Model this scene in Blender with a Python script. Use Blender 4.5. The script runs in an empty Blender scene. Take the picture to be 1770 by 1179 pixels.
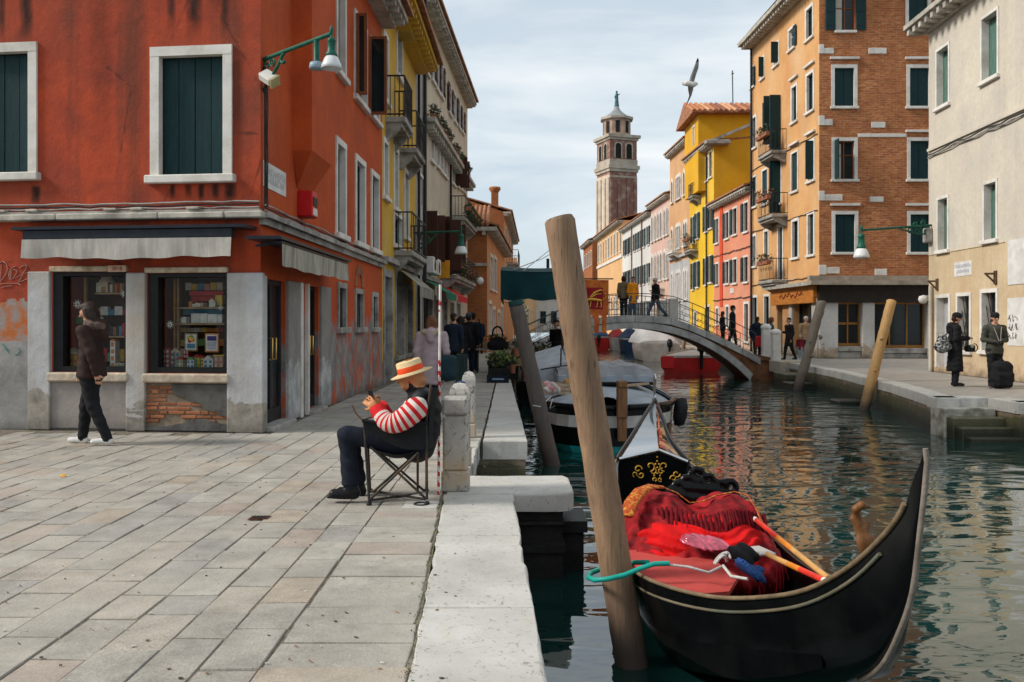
import bpy, math, random
import numpy as np
from mathutils import Vector, Matrix, Euler
R = math.radians
random.seed(7)
scene = bpy.context.scene
COL = scene.collection
# ---------------------------------------------------------------- camera
F, CX, HY, EYE, WZ = 1550.0, 885.0, 560.0, 1.45, -0.75   # focal length and centre in photo pixels, eye height, water level
cam_d = bpy.data.cameras.new('camera'); cam = bpy.data.objects.new('camera', cam_d); COL.objects.link(cam)
cam.location = (0, 0, EYE); cam.rotation_euler = (R(90), 0, 0)
cam_d.sensor_width = 36.0; cam_d.lens = 36.0 * F / 1770.0
cam_d.shift_y = -29.5 / 1770.0
cam_d.clip_start = 0.05; cam_d.clip_end = 3000
cam_d.dof.use_dof = True; cam_d.dof.focus_distance = 6.6; cam_d.dof.aperture_fstop = 8.0
scene.camera = cam
# ---------------------------------------------------------------- sky, sun, exposure
SUN_EL, SUN_AZ = R(36), R(-98)       # the sun stands on the left, a little behind the camera (azimuth from +Y towards +X)
world = bpy.data.worlds.new('World'); scene.world = world; world.use_nodes = True
wt = world.node_tree; wt.nodes.clear()
def wn(t, **kw):
    n = wt.nodes.new(t)
    for k, v in kw.items(): setattr(n, k, v)
    return n
w_out = wn('ShaderNodeOutputWorld'); w_bg = wn('ShaderNodeBackground'); w_bg.inputs['Strength'].default_value = 0.15
w_sky = wn('ShaderNodeTexSky', sky_type='NISHITA', sun_disc=False, sun_elevation=SUN_EL, sun_rotation=SUN_AZ % (2 * math.pi))
w_sky.air_density = 1.0; w_sky.dust_density = 2.0; w_sky.ozone_density = 1.5
w_tc = wn('ShaderNodeTexCoord')
w_map = wn('ShaderNodeMapping'); w_map.inputs['Scale'].default_value = (1.2, 1.2, 6.0); w_map.inputs['Location'].default_value = (0.3, 0.1, 0.4)
w_no = wn('ShaderNodeTexNoise'); w_no.inputs['Scale'].default_value = 2.2; w_no.inputs['Detail'].default_value = 7; w_no.inputs['Roughness'].default_value = 0.55; w_no.inputs['Distortion'].default_value = 0.35
w_rp = wn('ShaderNodeValToRGB'); w_rp.color_ramp.elements[0].position = 0.30; w_rp.color_ramp.elements[1].position = 0.66
w_rp.color_ramp.elements[0].color = (0.82, 0.82, 0.82, 1); w_rp.color_ramp.elements[1].color = (0.97, 0.97, 0.97, 1)
w_cc = wn('ShaderNodeValToRGB'); w_cc.color_ramp.elements[0].position = 0.40; w_cc.color_ramp.elements[1].position = 0.64
w_cc.color_ramp.elements[0].color = (3.0, 3.45, 3.75, 1); w_cc.color_ramp.elements[1].color = (4.3, 4.5, 4.6, 1)   # cloud radiance on the sky texture's own scale
w_mx = wn('ShaderNodeMix', data_type='RGBA')
wt.links.new(w_tc.outputs['Generated'], w_map.inputs['Vector']); wt.links.new(w_map.outputs[0], w_no.inputs['Vector'])
wt.links.new(w_no.outputs['Fac'], w_rp.inputs[0]); wt.links.new(w_no.outputs['Fac'], w_cc.inputs[0])
wt.links.new(w_rp.outputs[0], w_mx.inputs[0]); wt.links.new(w_sky.outputs[0], w_mx.inputs[6]); wt.links.new(w_cc.outputs[0], w_mx.inputs[7])
wt.links.new(w_mx.outputs[2], w_bg.inputs['Color']); wt.links.new(w_bg.outputs[0], w_out.inputs[0])
sun_d = bpy.data.lights.new('sun', 'SUN'); sun = bpy.data.objects.new('sun', sun_d); COL.objects.link(sun)
sun_d.energy = 2.6; sun_d.angle = R(14); sun_d.color = (1.0, 0.94, 0.86)
_sd = Vector((math.cos(SUN_EL) * math.sin(SUN_AZ), math.cos(SUN_EL) * math.cos(SUN_AZ), math.sin(SUN_EL)))
sun.rotation_euler = _sd.to_track_quat('Z', 'Y').to_euler(); sun.location = (0, 0, 40)
scene.view_settings.view_transform = 'Standard'; scene.view_settings.look = 'None'
scene.view_settings.exposure = 0.52; scene.view_settings.gamma = 1.0; scene.view_settings.use_curve_mapping = False
scene.cycles.max_bounces = 8; scene.cycles.transparent_max_bounces = 12
scene.cycles.use_denoising = True
# ================================================================ helpers
def at(px, py, d): return Vector(((px - CX) * d / F, d, EYE - (py - HY) * d / F))
def gnd(px, py, z=0.0):
    d = F * (EYE - z) / (py - HY); return at(px, py, d)
WL = {}
def wl(o): return WL.get(o.name, Vector((0, 0, 0))) if o is not None else Vector((0, 0, 0))
def tag(o, label=None, cat=None, group=None, kind=None):
    if label: o['label'] = label
    if cat: o['category'] = cat
    if group: o['group'] = group
    if kind: o['kind'] = kind
    return o
def thing(name, label, cat, loc=(0, 0, 0), group=None, kind=None):
    o = bpy.data.objects.new(name, None); COL.objects.link(o); o.location = loc; o.empty_display_size = 0.2
    WL[o.name] = Vector(loc)
    return tag(o, label, cat, group, kind)
def dup(root, loc, rz=None, label=None, group=None, scale=None):
    r = root.copy(); COL.objects.link(r); r.location = loc
    if rz is not None: r.rotation_euler = (0, 0, rz)
    if scale is not None: r.scale = (scale,) * 3 if not hasattr(scale, '__len__') else scale
    if label: r['label'] = label
    if group: r['group'] = group
    for ch in list(root.children):
        c = ch.copy(); COL.objects.link(c); c.parent = r
        for g in list(ch.children):
            d = g.copy(); COL.objects.link(d); d.parent = c
    return r
def link_mesh(name, me, parent=None, loc=None):
    o = bpy.data.objects.new(name, me); COL.objects.link(o)
    if parent is not None:
        o.parent = parent; WL[o.name] = wl(parent)
    if loc is not None:
        o.location = loc
        if parent is None: WL[o.name] = Vector(loc)
    return o
class MB:
    """collects faces of one mesh"""
    def __init__(s): s.v = []; s.f = []; s.m = []; s.sm = []
    def add(s, vs, fs, m=0, smooth=False):
        b = len(s.v); s.v.extend([tuple(p) for p in vs])
        for f in fs: s.f.append(tuple(b + i for i in f)); s.m.append(m); s.sm.append(smooth)
    def face(s, pts, m=0): s.add(pts, [tuple(range(len(pts)))], m)
    def box(s, x0, x1, y0, y1, z0, z1, m=0):
        s.add([(x0,y0,z0),(x1,y0,z0),(x1,y1,z0),(x0,y1,z0),(x0,y0,z1),(x1,y0,z1),(x1,y1,z1),(x0,y1,z1)],
              [(0,3,2,1),(4,5,6,7),(0,1,5,4),(1,2,6,5),(2,3,7,6),(3,0,4,7)], m)
    def obox(s, c, ax, ay, az, m=0, bev=0.0):
        c, ax, ay, az = Vector(c), Vector(ax), Vector(ay), Vector(az)
        if bev <= 0:
            P = [c+sx*ax+sy*ay+sz*az for sz in (-1,1) for sx,sy in ((-1,-1),(1,-1),(1,1),(-1,1))]
            s.add(P, [(0,3,2,1),(4,5,6,7),(0,1,5,4),(1,2,6,5),(2,3,7,6),(3,0,4,7)], m)
        else:
            lx, ly, lz = ax.length, ay.length, az.length
            b = min(bev, lx*.6, ly*.6, lz*.6); kx, ky, kz = 1-b/lx, 1-b/ly, 1-b/lz
            P = []; 
            for (fx, fy, fz) in ((1,ky,kz),(kx,1,kz),(kx,ky,1)):
                for sz in (-1,1):
                    for sx,sy in ((-1,-1),(1,-1),(1,1),(-1,1)):
                        P.append(c+sx*fx*ax+sy*fy*ay+sz*fz*az)
            def I(k, sz, i): return k*8 + (0 if sz<0 else 4) + i
            fs = [(I(2,-1,0),I(2,-1,3),I(2,-1,2),I(2,-1,1)), (I(2,1,0),I(2,1,1),I(2,1,2),I(2,1,3)),
                  (I(1,-1,0),I(1,-1,1),I(1,1,1),I(1,1,0)), (I(1,-1,2),I(1,-1,3),I(1,1,3),I(1,1,2)),
                  (I(0,-1,1),I(0,-1,2),I(0,1,2),I(0,1,1)), (I(0,-1,3),I(0,-1,0),I(0,1,0),I(0,1,3))]
            for sz in (-1, 1):
                for i in (0, 2):
                    j = i+1; q = (I(2,sz,i),I(2,sz,j),I(1,sz,j),I(1,sz,i)); fs.append(q if sz<0 else q[::-1])
                for i in (1, 3):
                    j = (i+1)%4; q = (I(2,sz,i),I(2,sz,j),I(0,sz,j),I(0,sz,i)); fs.append(q if sz<0 else q[::-1])
                for i in range(4):
                    q = (I(0,sz,i),I(1,sz,i),I(2,sz,i)); fs.append(q)
            for i in range(4): fs.append((I(0,-1,i),I(1,-1,i),I(1,1,i),I(0,1,i)))
            s.add(P, fs, m)
    def bar(s, p, q, w, h=None, m=0, up=(0,0,1), bev=0):
        p, q = Vector(p), Vector(q); h = w if h is None else h
        d = (q-p); L = d.length
        if L < 1e-6: return
        d /= L; u = Vector(up)
        if abs(d.dot(u)) > .98: u = Vector((1,0,0)) if abs(d.x)<.9 else Vector((0,1,0))
        a = d.cross(u).normalized(); b = a.cross(d)
        s.obox((p+q)/2, d*L/2, a*w/2, b*h/2, m, bev)
    def tube(s, pts, r, n=8, m=0, caps=True, flat=1.0, smooth=True):
        pts = [Vector(p) for p in pts]; N = len(pts)
        rs = r if hasattr(r, '__len__') else [r]*N
        t0 = (pts[1]-pts[0]).normalized(); up = Vector((0,0,1)) if abs(t0.z)<.9 else Vector((1,0,0))
        a = t0.cross(up).normalized(); V = []
        for i in range(N):
            t = (pts[min(i+1,N-1)]-pts[max(i-1,0)])
            t = t.normalized() if t.length > 1e-9 else t0
            a = (a - t*a.dot(t)); a = a.normalized() if a.length>1e-6 else t.orthogonal().normalized(); b = t.cross(a)
            for k in range(n):
                an = 2*math.pi*k/n; V.append(pts[i]+a*(rs[i]*math.cos(an))+b*(rs[i]*flat*math.sin(an)))
        fs = [(i*n+k, i*n+(k+1)%n, (i+1)*n+(k+1)%n, (i+1)*n+k) for i in range(N-1) for k in range(n)]
        s.add(V, fs, m, smooth)
        if caps:
            s.face([V[k] for k in range(n)][::-1], m); s.face([V[(N-1)*n+k] for k in range(n)], m)
    def lathe(s, c, prof, n=16, m=0, axis=(0,0,1), smooth=True, sx=1.0, a0=0):
        c = Vector(c); ax = Vector(axis).normalized(); u = ax.orthogonal().normalized() if abs(ax.z)<.99 else Vector((1,0,0)); w = ax.cross(u)
        V = []
        for r, z in prof:
            for k in range(n):
                an = a0+2*math.pi*k/n; V.append(c+ax*z+u*(r*sx*math.cos(an))+w*(r*math.sin(an)))
        N = len(prof)
        s.add(V, [(i*n+k, i*n+(k+1)%n, (i+1)*n+(k+1)%n, (i+1)*n+k) for i in range(N-1) for k in range(n)], m, smooth)
        if prof[0][0] > 1e-4: s.face(V[:n][::-1], m)
        if prof[-1][0] > 1e-4: s.face(V[-n:], m)
    def prism(s, poly, o, ux, uy, ext, m=0):
        o, ux, uy, ext = Vector(o), Vector(ux), Vector(uy), Vector(ext)
        A = [o+ux*x+uy*y for x, y in poly]; B = [p+ext for p in A]; n = len(A)
        flip = ux.cross(uy).dot(ext) > 0
        s.add(A+B, [tuple(range(n))[::-1] if flip else tuple(range(n)), tuple(range(n,2*n)) if flip else tuple(range(n,2*n))[::-1]] +
              [((i,(i+1)%n,n+(i+1)%n,n+i) if flip else (i,n+i,n+(i+1)%n,(i+1)%n)) for i in range(n)], m)
    def grid(s, fn, nu, nv, m=0, smooth=True):
        V = [fn(i/nu, j/nv) for j in range(nv+1) for i in range(nu+1)]
        s.add(V, [(j*(nu+1)+i, j*(nu+1)+i+1, (j+1)*(nu+1)+i+1, (j+1)*(nu+1)+i) for j in range(nv) for i in range(nu)], m, smooth)
    def mesh(s, name, mats, off=(0,0,0)):
        me = bpy.data.meshes.new(name); o = Vector(off)
        me.from_pydata([(p[0]-o.x, p[1]-o.y, p[2]-o.z) for p in s.v], [], s.f)
        mats = mats if isinstance(mats, (list, tuple)) else [mats]
        for m in mats: me.materials.append(m)
        me.polygons.foreach_set('material_index', s.m); me.polygons.foreach_set('use_smooth', s.sm)
        me.update(); return me
    def build(s, name, mats, parent=None, loc=None, kind=None):
        base = wl(parent) if parent is not None else Vector(loc if loc is not None else (0,0,0))
        o = link_mesh(name, s.mesh(name, mats, base), parent, None if parent is not None else base)
        if kind: o['kind'] = kind
        return o
# ---------------------------------------------------------------- materials
class NT:
    def __init__(s, name):
        s.mat = bpy.data.materials.new(name); s.mat.use_nodes = True; s.t = s.mat.node_tree; s.t.nodes.clear()
        s.out = s.t.nodes.new('ShaderNodeOutputMaterial'); s.b = s.t.nodes.new('ShaderNodeBsdfPrincipled'); s.t.links.new(s.b.outputs[0], s.out.inputs[0])
        s._pos = None
    def n(s, t, **kw):
        x = s.t.nodes.new(t)
        for k, v in kw.items(): setattr(x, k, v)
        return x
    def l(s, a, b): s.t.links.new(a, b)
    def put(s, sock, v):
        if hasattr(v, 'is_output'): s.l(v, sock)
        elif v is not None:
            if hasattr(v, '__len__') and len(v) == 3 and sock.type == 'RGBA': v = (*v, 1)
            sock.default_value = v
    def pos(s):
        if s._pos is None: s._pos = s.n('ShaderNodeNewGeometry').outputs['Position']
        return s._pos
    def rnd(s): return s.n('ShaderNodeObjectInfo').outputs['Random']
    def sep(s, v=None):
        x = s.n('ShaderNodeSeparateXYZ'); s.l(v or s.pos(), x.inputs[0]); return x.outputs
    def mapv(s, scale=(1,1,1), loc=(0,0,0), rot=(0,0,0), v=None):
        x = s.n('ShaderNodeMapping'); x.inputs['Scale'].default_value = scale; x.inputs['Location'].default_value = loc; x.inputs['Rotation'].default_value = rot
        s.l(v or s.pos(), x.inputs[0]); return x.outputs[0]
    def noise(s, scale=5, detail=4, rough=.55, v=None, dist=0):
        x = s.n('ShaderNodeTexNoise'); x.inputs['Scale'].default_value = scale; x.inputs['Detail'].default_value = detail; x.inputs['Roughness'].default_value = rough; x.inputs['Distortion'].default_value = dist
        s.l(v or s.pos(), x.inputs['Vector']); return x.outputs['Fac']
    def voro(s, scale=5, v=None, feature='F1', out='Distance'):
        x = s.n('ShaderNodeTexVoronoi', feature=feature); x.inputs['Scale'].default_value = scale; s.l(v or s.pos(), x.inputs['Vector']); return x.outputs[out]
    def math(s, op, a, b=None, c=None, clamp=False):
        x = s.n('ShaderNodeMath', operation=op, use_clamp=clamp); s.put(x.inputs[0], a); s.put(x.inputs[1], b)
        if c is not None: s.put(x.inputs[2], c)
        return x.outputs[0]
    def ramp(s, f, stops, interp='LINEAR'):
        x = s.n('ShaderNodeValToRGB'); cr = x.color_ramp; cr.interpolation = interp
        while len(cr.elements) < len(stops): cr.elements.new(.5)
        for e, (p, c) in zip(cr.elements, stops):
            e.position = p; e.color = (c, c, c, 1) if not hasattr(c, '__len__') else (*c, 1)[:4]
        s.put(x.inputs[0], f); return x.outputs[0]
    def mix(s, f, a, b, blend='MIX'):
        x = s.n('ShaderNodeMix', data_type='RGBA', blend_type=blend); s.put(x.inputs[0], f); s.put(x.inputs[6], a); s.put(x.inputs[7], b); return x.outputs[2]
    def bump(s, h, strength=.3, dist=.02, nrm=None):
        x = s.n('ShaderNodeBump'); x.inputs['Strength'].default_value = strength; x.inputs['Distance'].default_value = dist; s.put(x.inputs['Height'], h)
        if nrm is not None: s.l(nrm, x.inputs['Normal'])
        return x.outputs[0]
    def fin(s, col, rough=.8, nrm=None, spec=None, metal=None, coat=None):
        s.put(s.b.inputs['Base Color'], col); s.put(s.b.inputs['Roughness'], rough)
        if nrm is not None: s.l(nrm, s.b.inputs['Normal'])
        if spec is not None: s.b.inputs['Specular IOR Level'].default_value = spec
        if metal is not None: s.b.inputs['Metallic'].default_value = metal
        if coat is not None: s.b.inputs['Coat Weight'].default_value = coat
        return s.mat
def mul(c, k): return tuple(min(1, x*k) for x in c)
MATS = {}
def pmat(name, col, rough=.8, var=.25, scale=4.0, bstr=.15, bscale=60, spec=.18, metal=None, dirt=None, dirt_amt=.5, rvar=0, coat=None, stretch=None):
    """plain procedural material: mottled colour, fine relief, optional dirt blotches and per-object variation"""
    if name in MATS: return MATS[name]
    t = NT(name); v = t.mapv(scale=stretch) if stretch else None
    c = t.mix(t.ramp(t.noise(scale, 5, .6, v), [(.3, 0), (.7, 1)]), mul(col, 1-var), mul(col, 1+var))
    if dirt is not None:
        c = t.mix(t.ramp(t.noise(scale*.6, 6, .65, t.mapv(loc=(3,5,7), scale=stretch or (1,1,1))), [(.48, 0), (.68, dirt_amt)]), c, dirt)
    if rvar:
        c = t.mix(rvar, c, t.ramp(t.rnd(), [(0, mul(col, .6)), (.5, col), (1, mul(col, 1.45))]))
    MATS[name] = t.fin(c, rough, t.bump(t.noise(bscale, 3, .6), bstr, .01), spec, metal, coat)
    return MATS[name]
# ---------------------------------------------------------------- smooth solids (people, cloth heaps): distance field + surface nets
def _q(e): return np.array(Euler(e).to_matrix(), dtype=np.float32)
def p_rc(a, b, r1, r2, m=0, s=(1,1,1), k=None): return dict(t='rc', a=np.array(a, np.float32), b=np.array(b, np.float32), r1=r1, r2=r2, m=m, s=np.array(s, np.float32), k=k)
def p_el(c, r, m=0, rot=None, k=None): return dict(t='el', c=np.array(c, np.float32), r=np.array(r, np.float32), m=m, rot=None if rot is None else _q(rot), k=k)
def p_bx(c, h, rad=.01, m=0, rot=None, k=None): return dict(t='bx', c=np.array(c, np.float32), h=np.array(h, np.float32), rad=rad, m=m, rot=None if rot is None else _q(rot), k=k)
def p_cc(a, b, r1, r2, m=0, s=(1,1,1), rad=.008, k=None): return dict(t='cc', a=np.array(a, np.float32), b=np.array(b, np.float32), r1=r1, r2=r2, m=m, s=np.array(s, np.float32), rad=rad, k=k)
def p_eval(p, P):
    t = p['t']
    if t in ('rc', 'cc'):
        s = p['s']; ms = float(s.min()); a = p['a']; Q = (P - a) / s; ba = (p['b'] - a) / s; L2 = float(ba @ ba)
        if t == 'rc':
            h = np.clip((Q @ ba) / max(L2, 1e-9), 0, 1)
            return (np.linalg.norm(Q - h[..., None] * ba, axis=-1) - (p['r1'] + (p['r2'] - p['r1']) * h)) * ms
        L = math.sqrt(L2); y = (Q @ ba) / L; x = np.sqrt(np.maximum((Q * Q).sum(-1) - y * y, 0))
        rr = p['r1'] + (p['r2'] - p['r1']) * np.clip(y / L, 0, 1)
        dx = (x - rr) + p['rad']; dy = np.abs(y - L / 2) - L / 2 + p['rad']
        return (np.minimum(np.maximum(dx, dy), 0) + np.sqrt(np.maximum(dx, 0)**2 + np.maximum(dy, 0)**2) - p['rad']) * ms
    Q = P - p['c']
    if p['rot'] is not None: Q = Q @ p['rot']
    if t == 'el':
        k0 = np.linalg.norm(Q / p['r'], axis=-1); k1 = np.linalg.norm(Q / (p['r'] ** 2), axis=-1)
        return k0 * (k0 - 1) / np.maximum(k1, 1e-6)
    q = np.abs(Q) - (p['h'] - p['rad'])
    return np.linalg.norm(np.maximum(q, 0), axis=-1) + np.minimum(q.max(-1), 0) - p['rad']
def p_box(p):
    if p['t'] in ('rc', 'cc'):
        r = max(p['r1'], p['r2']) * p['s']; lo = np.minimum(p['a'], p['b']) - r; hi = np.maximum(p['a'], p['b']) + r
    else:
        e = p['r'] if p['t'] == 'el' else p['h']
        if p['rot'] is not None: e = np.abs(p['rot']) @ e
        lo, hi = p['c'] - e, p['c'] + e
    return lo, hi
def sdf_mesh(name, prims, res, k, mats, rough_fn=None):
    bb = [p_box(p) for p in prims]; lo = np.min([b[0] for b in bb], 0) - 3*res; hi = np.max([b[1] for b in bb], 0) + 3*res
    n = np.ceil((hi - lo) / res).astype(int) + 1
    ax = [lo[i] + np.arange(n[i], dtype=np.float32) * res for i in range(3)]
    D = np.full(n, 1e3, np.float32)
    for p, (l, h) in zip(prims, bb):
        kk = p['k'] if p['k'] is not None else k; pad = kk + 3*res
        i0 = np.maximum(((l - pad - lo) / res).astype(int), 0); i1 = np.minimum(((h + pad - lo) / res).astype(int) + 2, n)
        G = np.stack(np.meshgrid(*[ax[i][i0[i]:i1[i]] for i in range(3)], indexing='ij'), -1)
        d = p_eval(p, G); sl = tuple(slice(i0[i], i1[i]) for i in range(3)); o = D[sl]
        hh = np.maximum(kk - np.abs(o - d), 0) / kk
        D[sl] = np.minimum(o, d) - hh * hh * kk * .25
    if rough_fn is not None:
        G = np.stack(np.meshgrid(*ax, indexing='ij'), -1); D = D + rough_fn(G).astype(np.float32)
    S = D < 0
    c = [(i, j, q) for i in (0, 1) for j in (0, 1) for q in (0, 1)]
    def sh(A, o): return A[o[0]:A.shape[0]-1+o[0], o[1]:A.shape[1]-1+o[1], o[2]:A.shape[2]-1+o[2]]
    cnt = sum(sh(S, o).astype(np.int8) for o in c); act = (cnt > 0) & (cnt < 8)
    idx = np.argwhere(act); vid = -np.ones(act.shape, int); vid[act] = np.arange(len(idx))
    acc = np.zeros((len(idx), 3), np.float32); num = np.zeros(len(idx), np.float32)
    for a in range(8):
        for b in range(a+1, 8):
            if sum(abs(c[a][i]-c[b][i]) for i in range(3)) != 1: continue
            A = D[idx[:,0]+c[a][0], idx[:,1]+c[a][1], idx[:,2]+c[a][2]]; B = D[idx[:,0]+c[b][0], idx[:,1]+c[b][1], idx[:,2]+c[b][2]]
            x = (A < 0) != (B < 0); t = np.where(x, A / np.where(x, A - B, 1), 0)
            pt = np.array(c[a], np.float32) + t[:, None] * (np.array(c[b], np.float32) - np.array(c[a], np.float32))
            acc += np.where(x[:, None], pt, 0); num += x
    V = lo + (idx + acc / num[:, None]) * res
    fs = []
    for d in range(3):
        u, w = (d+1) % 3, (d+2) % 3
        s0 = [slice(1, -1)] * 3; s0[d] = slice(0, -1); s1 = list(s0); s1[d] = slice(1, None)
        e = np.argwhere(S[tuple(s0)] != S[tuple(s1)])
        if len(e) == 0: continue
        o = np.array([1,1,1]); o[d] = 0; e = e + o
        ins = S[e[:,0], e[:,1], e[:,2]]
        def cell(du, dw):
            q = e.copy(); q[:, u] -= du; q[:, w] -= dw; return vid[q[:,0], q[:,1], q[:,2]]
        qd = np.stack([cell(1,1), cell(0,1), cell(0,0), cell(1,0)], 1); qd[~ins] = qd[~ins][:, ::-1]; fs.append(qd)
    Fq = np.concatenate(fs); cen = V[Fq].mean(1)
    dm = np.stack([p_eval(p, cen) for p in prims], 1); mi = np.array([p['m'] for p in prims])[dm.argmin(1)]
    me = bpy.data.meshes.new(name); me.from_pydata(V.tolist(), [], Fq.tolist())
    for m in mats: me.materials.append(m)
    me.polygons.foreach_set('material_index', mi.astype(np.int32)); me.polygons.foreach_set('use_smooth', np.ones(len(Fq), bool)); me.update()
    return me
# ---------------------------------------------------------------- walls: a vertical plane that can place a photographed pixel on itself
class Wall:
    def __init__(s, p0, p1, out):
        s.p0 = Vector((p0[0], p0[1], 0)); p1 = Vector((p1[0], p1[1], 0)); s.L = (p1-s.p0).length; s.ud = (p1-s.p0).normalized()
        n = Vector((s.ud.y, -s.ud.x, 0)); s.n = n if n.dot(Vector((out[0], out[1], 0))) > 0 else -n
    def P(s, u, z, off=0.0): return s.p0 + s.ud*u + s.n*off + Vector((0,0,z))
    def uz(s, px, py, off=0.0):
        d = Vector(((px-CX)/F, 1, -(py-HY)/F)); o = Vector((0,0,EYE)); q = s.p0 + s.n*off
        t = (q-o).dot(s.n)/d.dot(s.n); h = o+d*t; return (h-s.p0).dot(s.ud), h.z
    def rect(s, x0, x1, yt, yb, off=0.0):
        u0, u1 = s.uz(x0, HY, off)[0], s.uz(x1, HY, off)[0]; xm = (x0+x1)/2
        return (min(u0,u1), max(u0,u1), s.uz(xm, yb, off)[1], s.uz(xm, yt, off)[1])
    def bx(s, mb, u0, u1, z0, z1, o0, o1, m=0, bev=0):
        c = s.P((u0+u1)/2, (z0+z1)/2, (o0+o1)/2); mb.obox(c, s.ud*(u1-u0)/2, s.n*(o1-o0)/2, Vector((0,0,(z1-z0)/2)), m, bev)
def wall_mesh(W, u0, u1, z0, z1, ops=(), depth=.2, m=0, mb=None, jag=None):
    """a wall face with real openings and their reveals; ops = (u0,u1,z0,z1[,depth])"""
    mb = mb or MB()
    us = sorted({u0, u1, *[min(max(o[i], u0), u1) for o in ops for i in (0,1)]}); zs = sorted({z0, z1, *[min(max(o[i], z0), z1) for o in ops for i in (2,3)]})
    flip = W.ud.cross(Vector((0,0,1))).dot(W.n) < 0
    def q(a, b, c, d):
        p = [a, b, c, d]; mb.face(p[::-1] if flip else p, m)
    for i in range(len(us)-1):
        for j in range(len(zs)-1):
            cu, cz = (us[i]+us[i+1])/2, (zs[j]+zs[j+1])/2
            if any(o[0] < cu < o[1] and o[2] < cz < o[3] for o in ops): continue
            q(W.P(us[i], zs[j]), W.P(us[i+1], zs[j]), W.P(us[i+1], zs[j+1]), W.P(us[i], zs[j+1]))
    for o in ops:
        d = -(o[4] if len(o) > 4 else depth); a, b, c, e = o[:4]
        q(W.P(a,c), W.P(a,c,d), W.P(b,c,d), W.P(b,c)) ; q(W.P(b,e), W.P(b,e,d), W.P(a,e,d), W.P(a,e))
        q(W.P(a,e), W.P(a,e,d), W.P(a,c,d), W.P(a,c)); q(W.P(b,c), W.P(b,c,d), W.P(b,e,d), W.P(b,e))
    return mb
# ================================================================ materials of the setting
def stone_mat(name, col, gritty=.25):
    t = NT(name)
    c = t.mix(t.ramp(t.noise(3.2, 7, .7), [(.3,0),(.7,1)]), mul(col,.66), mul(col,1.26))
    c = t.mix(t.ramp(t.noise(85, 3, .7), [(.42,0),(.60,gritty*1.7)]), c, mul(col,.42))
    c = t.mix(t.ramp(t.noise(7, 6, .7, t.mapv(loc=(9,2,1))), [(.52,0),(.70,.5)]), c, (.13,.115,.09))
    c = t.mix(t.ramp(t.noise(.9, 5, .6, t.mapv(loc=(2,8,1))), [(.40,0),(.66,.45)]), c, (.42,.385,.325))
    c = t.mix(t.ramp(t.voro(34), [(.0,.8),(.07,0)]), c, (.09,.08,.065))
    return t.fin(c, t.ramp(t.noise(5,4), [(.3,.62),(.7,.88)]), t.bump(t.math('ADD', t.noise(45,5,.65), t.noise(7,5,.7)), .5, .009))
PAVE = [stone_mat('trachyte_'+n, c) for n, c in (('grey',(.335,.31,.268)),('pale',(.385,.36,.31)),('blue',(.305,.288,.26)),('tan',(.375,.31,.238)),('rose',(.35,.285,.235)),('sand',(.37,.332,.275)))]
PAVE_W = [.40,.2,.14,.06,.04,.16]
def mk_istria():
    t = NT('istrian_stone')
    c = t.mix(t.ramp(t.noise(1.6,6,.6), [(.3,0),(.7,1)]), (.37,.355,.32), (.53,.515,.475))
    c = t.mix(t.ramp(t.noise(24,8,.78,dist=1.0), [(.565,0),(.62,.85)]), c, (.17,.155,.12))
    c = t.mix(t.ramp(t.noise(3.1,5,.6,t.mapv(loc=(4,4,0),scale=(1,.5,1))), [(.58,0),(.75,.5)]), c, (.40,.35,.26))
    z = t.sep()[2]
    c = t.mix(t.ramp(z, [(0,0),(1,0)]), c, c)
    return t.fin(c, .7, t.bump(t.noise(38,6,.7), .35, .006))
M_IST = mk_istria()
def mk_post():
    t = NT('weathered_post_stone')
    c = t.mix(t.ramp(t.noise(3,6,.65), [(.3,0),(.7,1)]), (.33,.30,.26), (.52,.50,.46))
    c = t.mix(t.ramp(t.noise(16,7,.75,t.mapv(scale=(1,1,.55)),dist=1.2), [(.54,0),(.60,.85)]), c, (.10,.09,.08))
    z = t.sep()[2]
    c = t.mix(t.math('MULTIPLY', t.ramp(z, [(.25,1),(.45,0)]), t.ramp(t.noise(6,4),[(.35,0),(.65,.7)])), c, (.42,.29,.15))
    return t.fin(c, .8, t.bump(t.noise(30,6,.7), .5, .01))
M_POST = mk_post()
def mk_quaywall():
    t = NT('wet_quay_wall'); z = t.sep()[2]
    bk = t.n('ShaderNodeTexBrick'); bk.inputs['Scale'].default_value = 2.2; bk.inputs['Mortar Size'].default_value = .03; bk.inputs['Color1'].default_value = (.30,.13,.065,1); bk.inputs['Color2'].default_value = (.36,.20,.11,1); bk.inputs['Mortar'].default_value = (.22,.2,.16,1)
    cx = t.n('ShaderNodeCombineXYZ'); s = t.sep(); t.l(t.math('ADD', s[0], s[1]), cx.inputs[0]); t.l(s[2], cx.inputs[1]); t.l(cx.outputs[0], bk.inputs['Vector'])
    c = t.mix(t.ramp(t.noise(2.5,5), [(.35,.25),(.65,.9)]), bk.outputs['Color'], (.30,.27,.21))
    zz = t.math('ADD', z, t.math('MULTIPLY', t.noise(3.5,5,.6), .35))
    c = t.mix(t.ramp(t.math('MULTIPLY_ADD', zz, -1.0, 0.0), [(.02,0),(.16,.9)]), c, (.060,.062,.024))
    c = t.mix(t.ramp(t.math('MULTIPLY_ADD', zz, -1.0, 0.0), [(.22,0),(.42,.95)]), c, (.018,.020,.011))
    return t.fin(c, t.ramp(z, [(0,.45),(1,.8)]), t.bump(t.math('ADD', t.noise(22,6,.7), t.math('MULTIPLY', bk.outputs['Fac'], -.5)), .7, .02))
M_QUAY = mk_quaywall()
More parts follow.
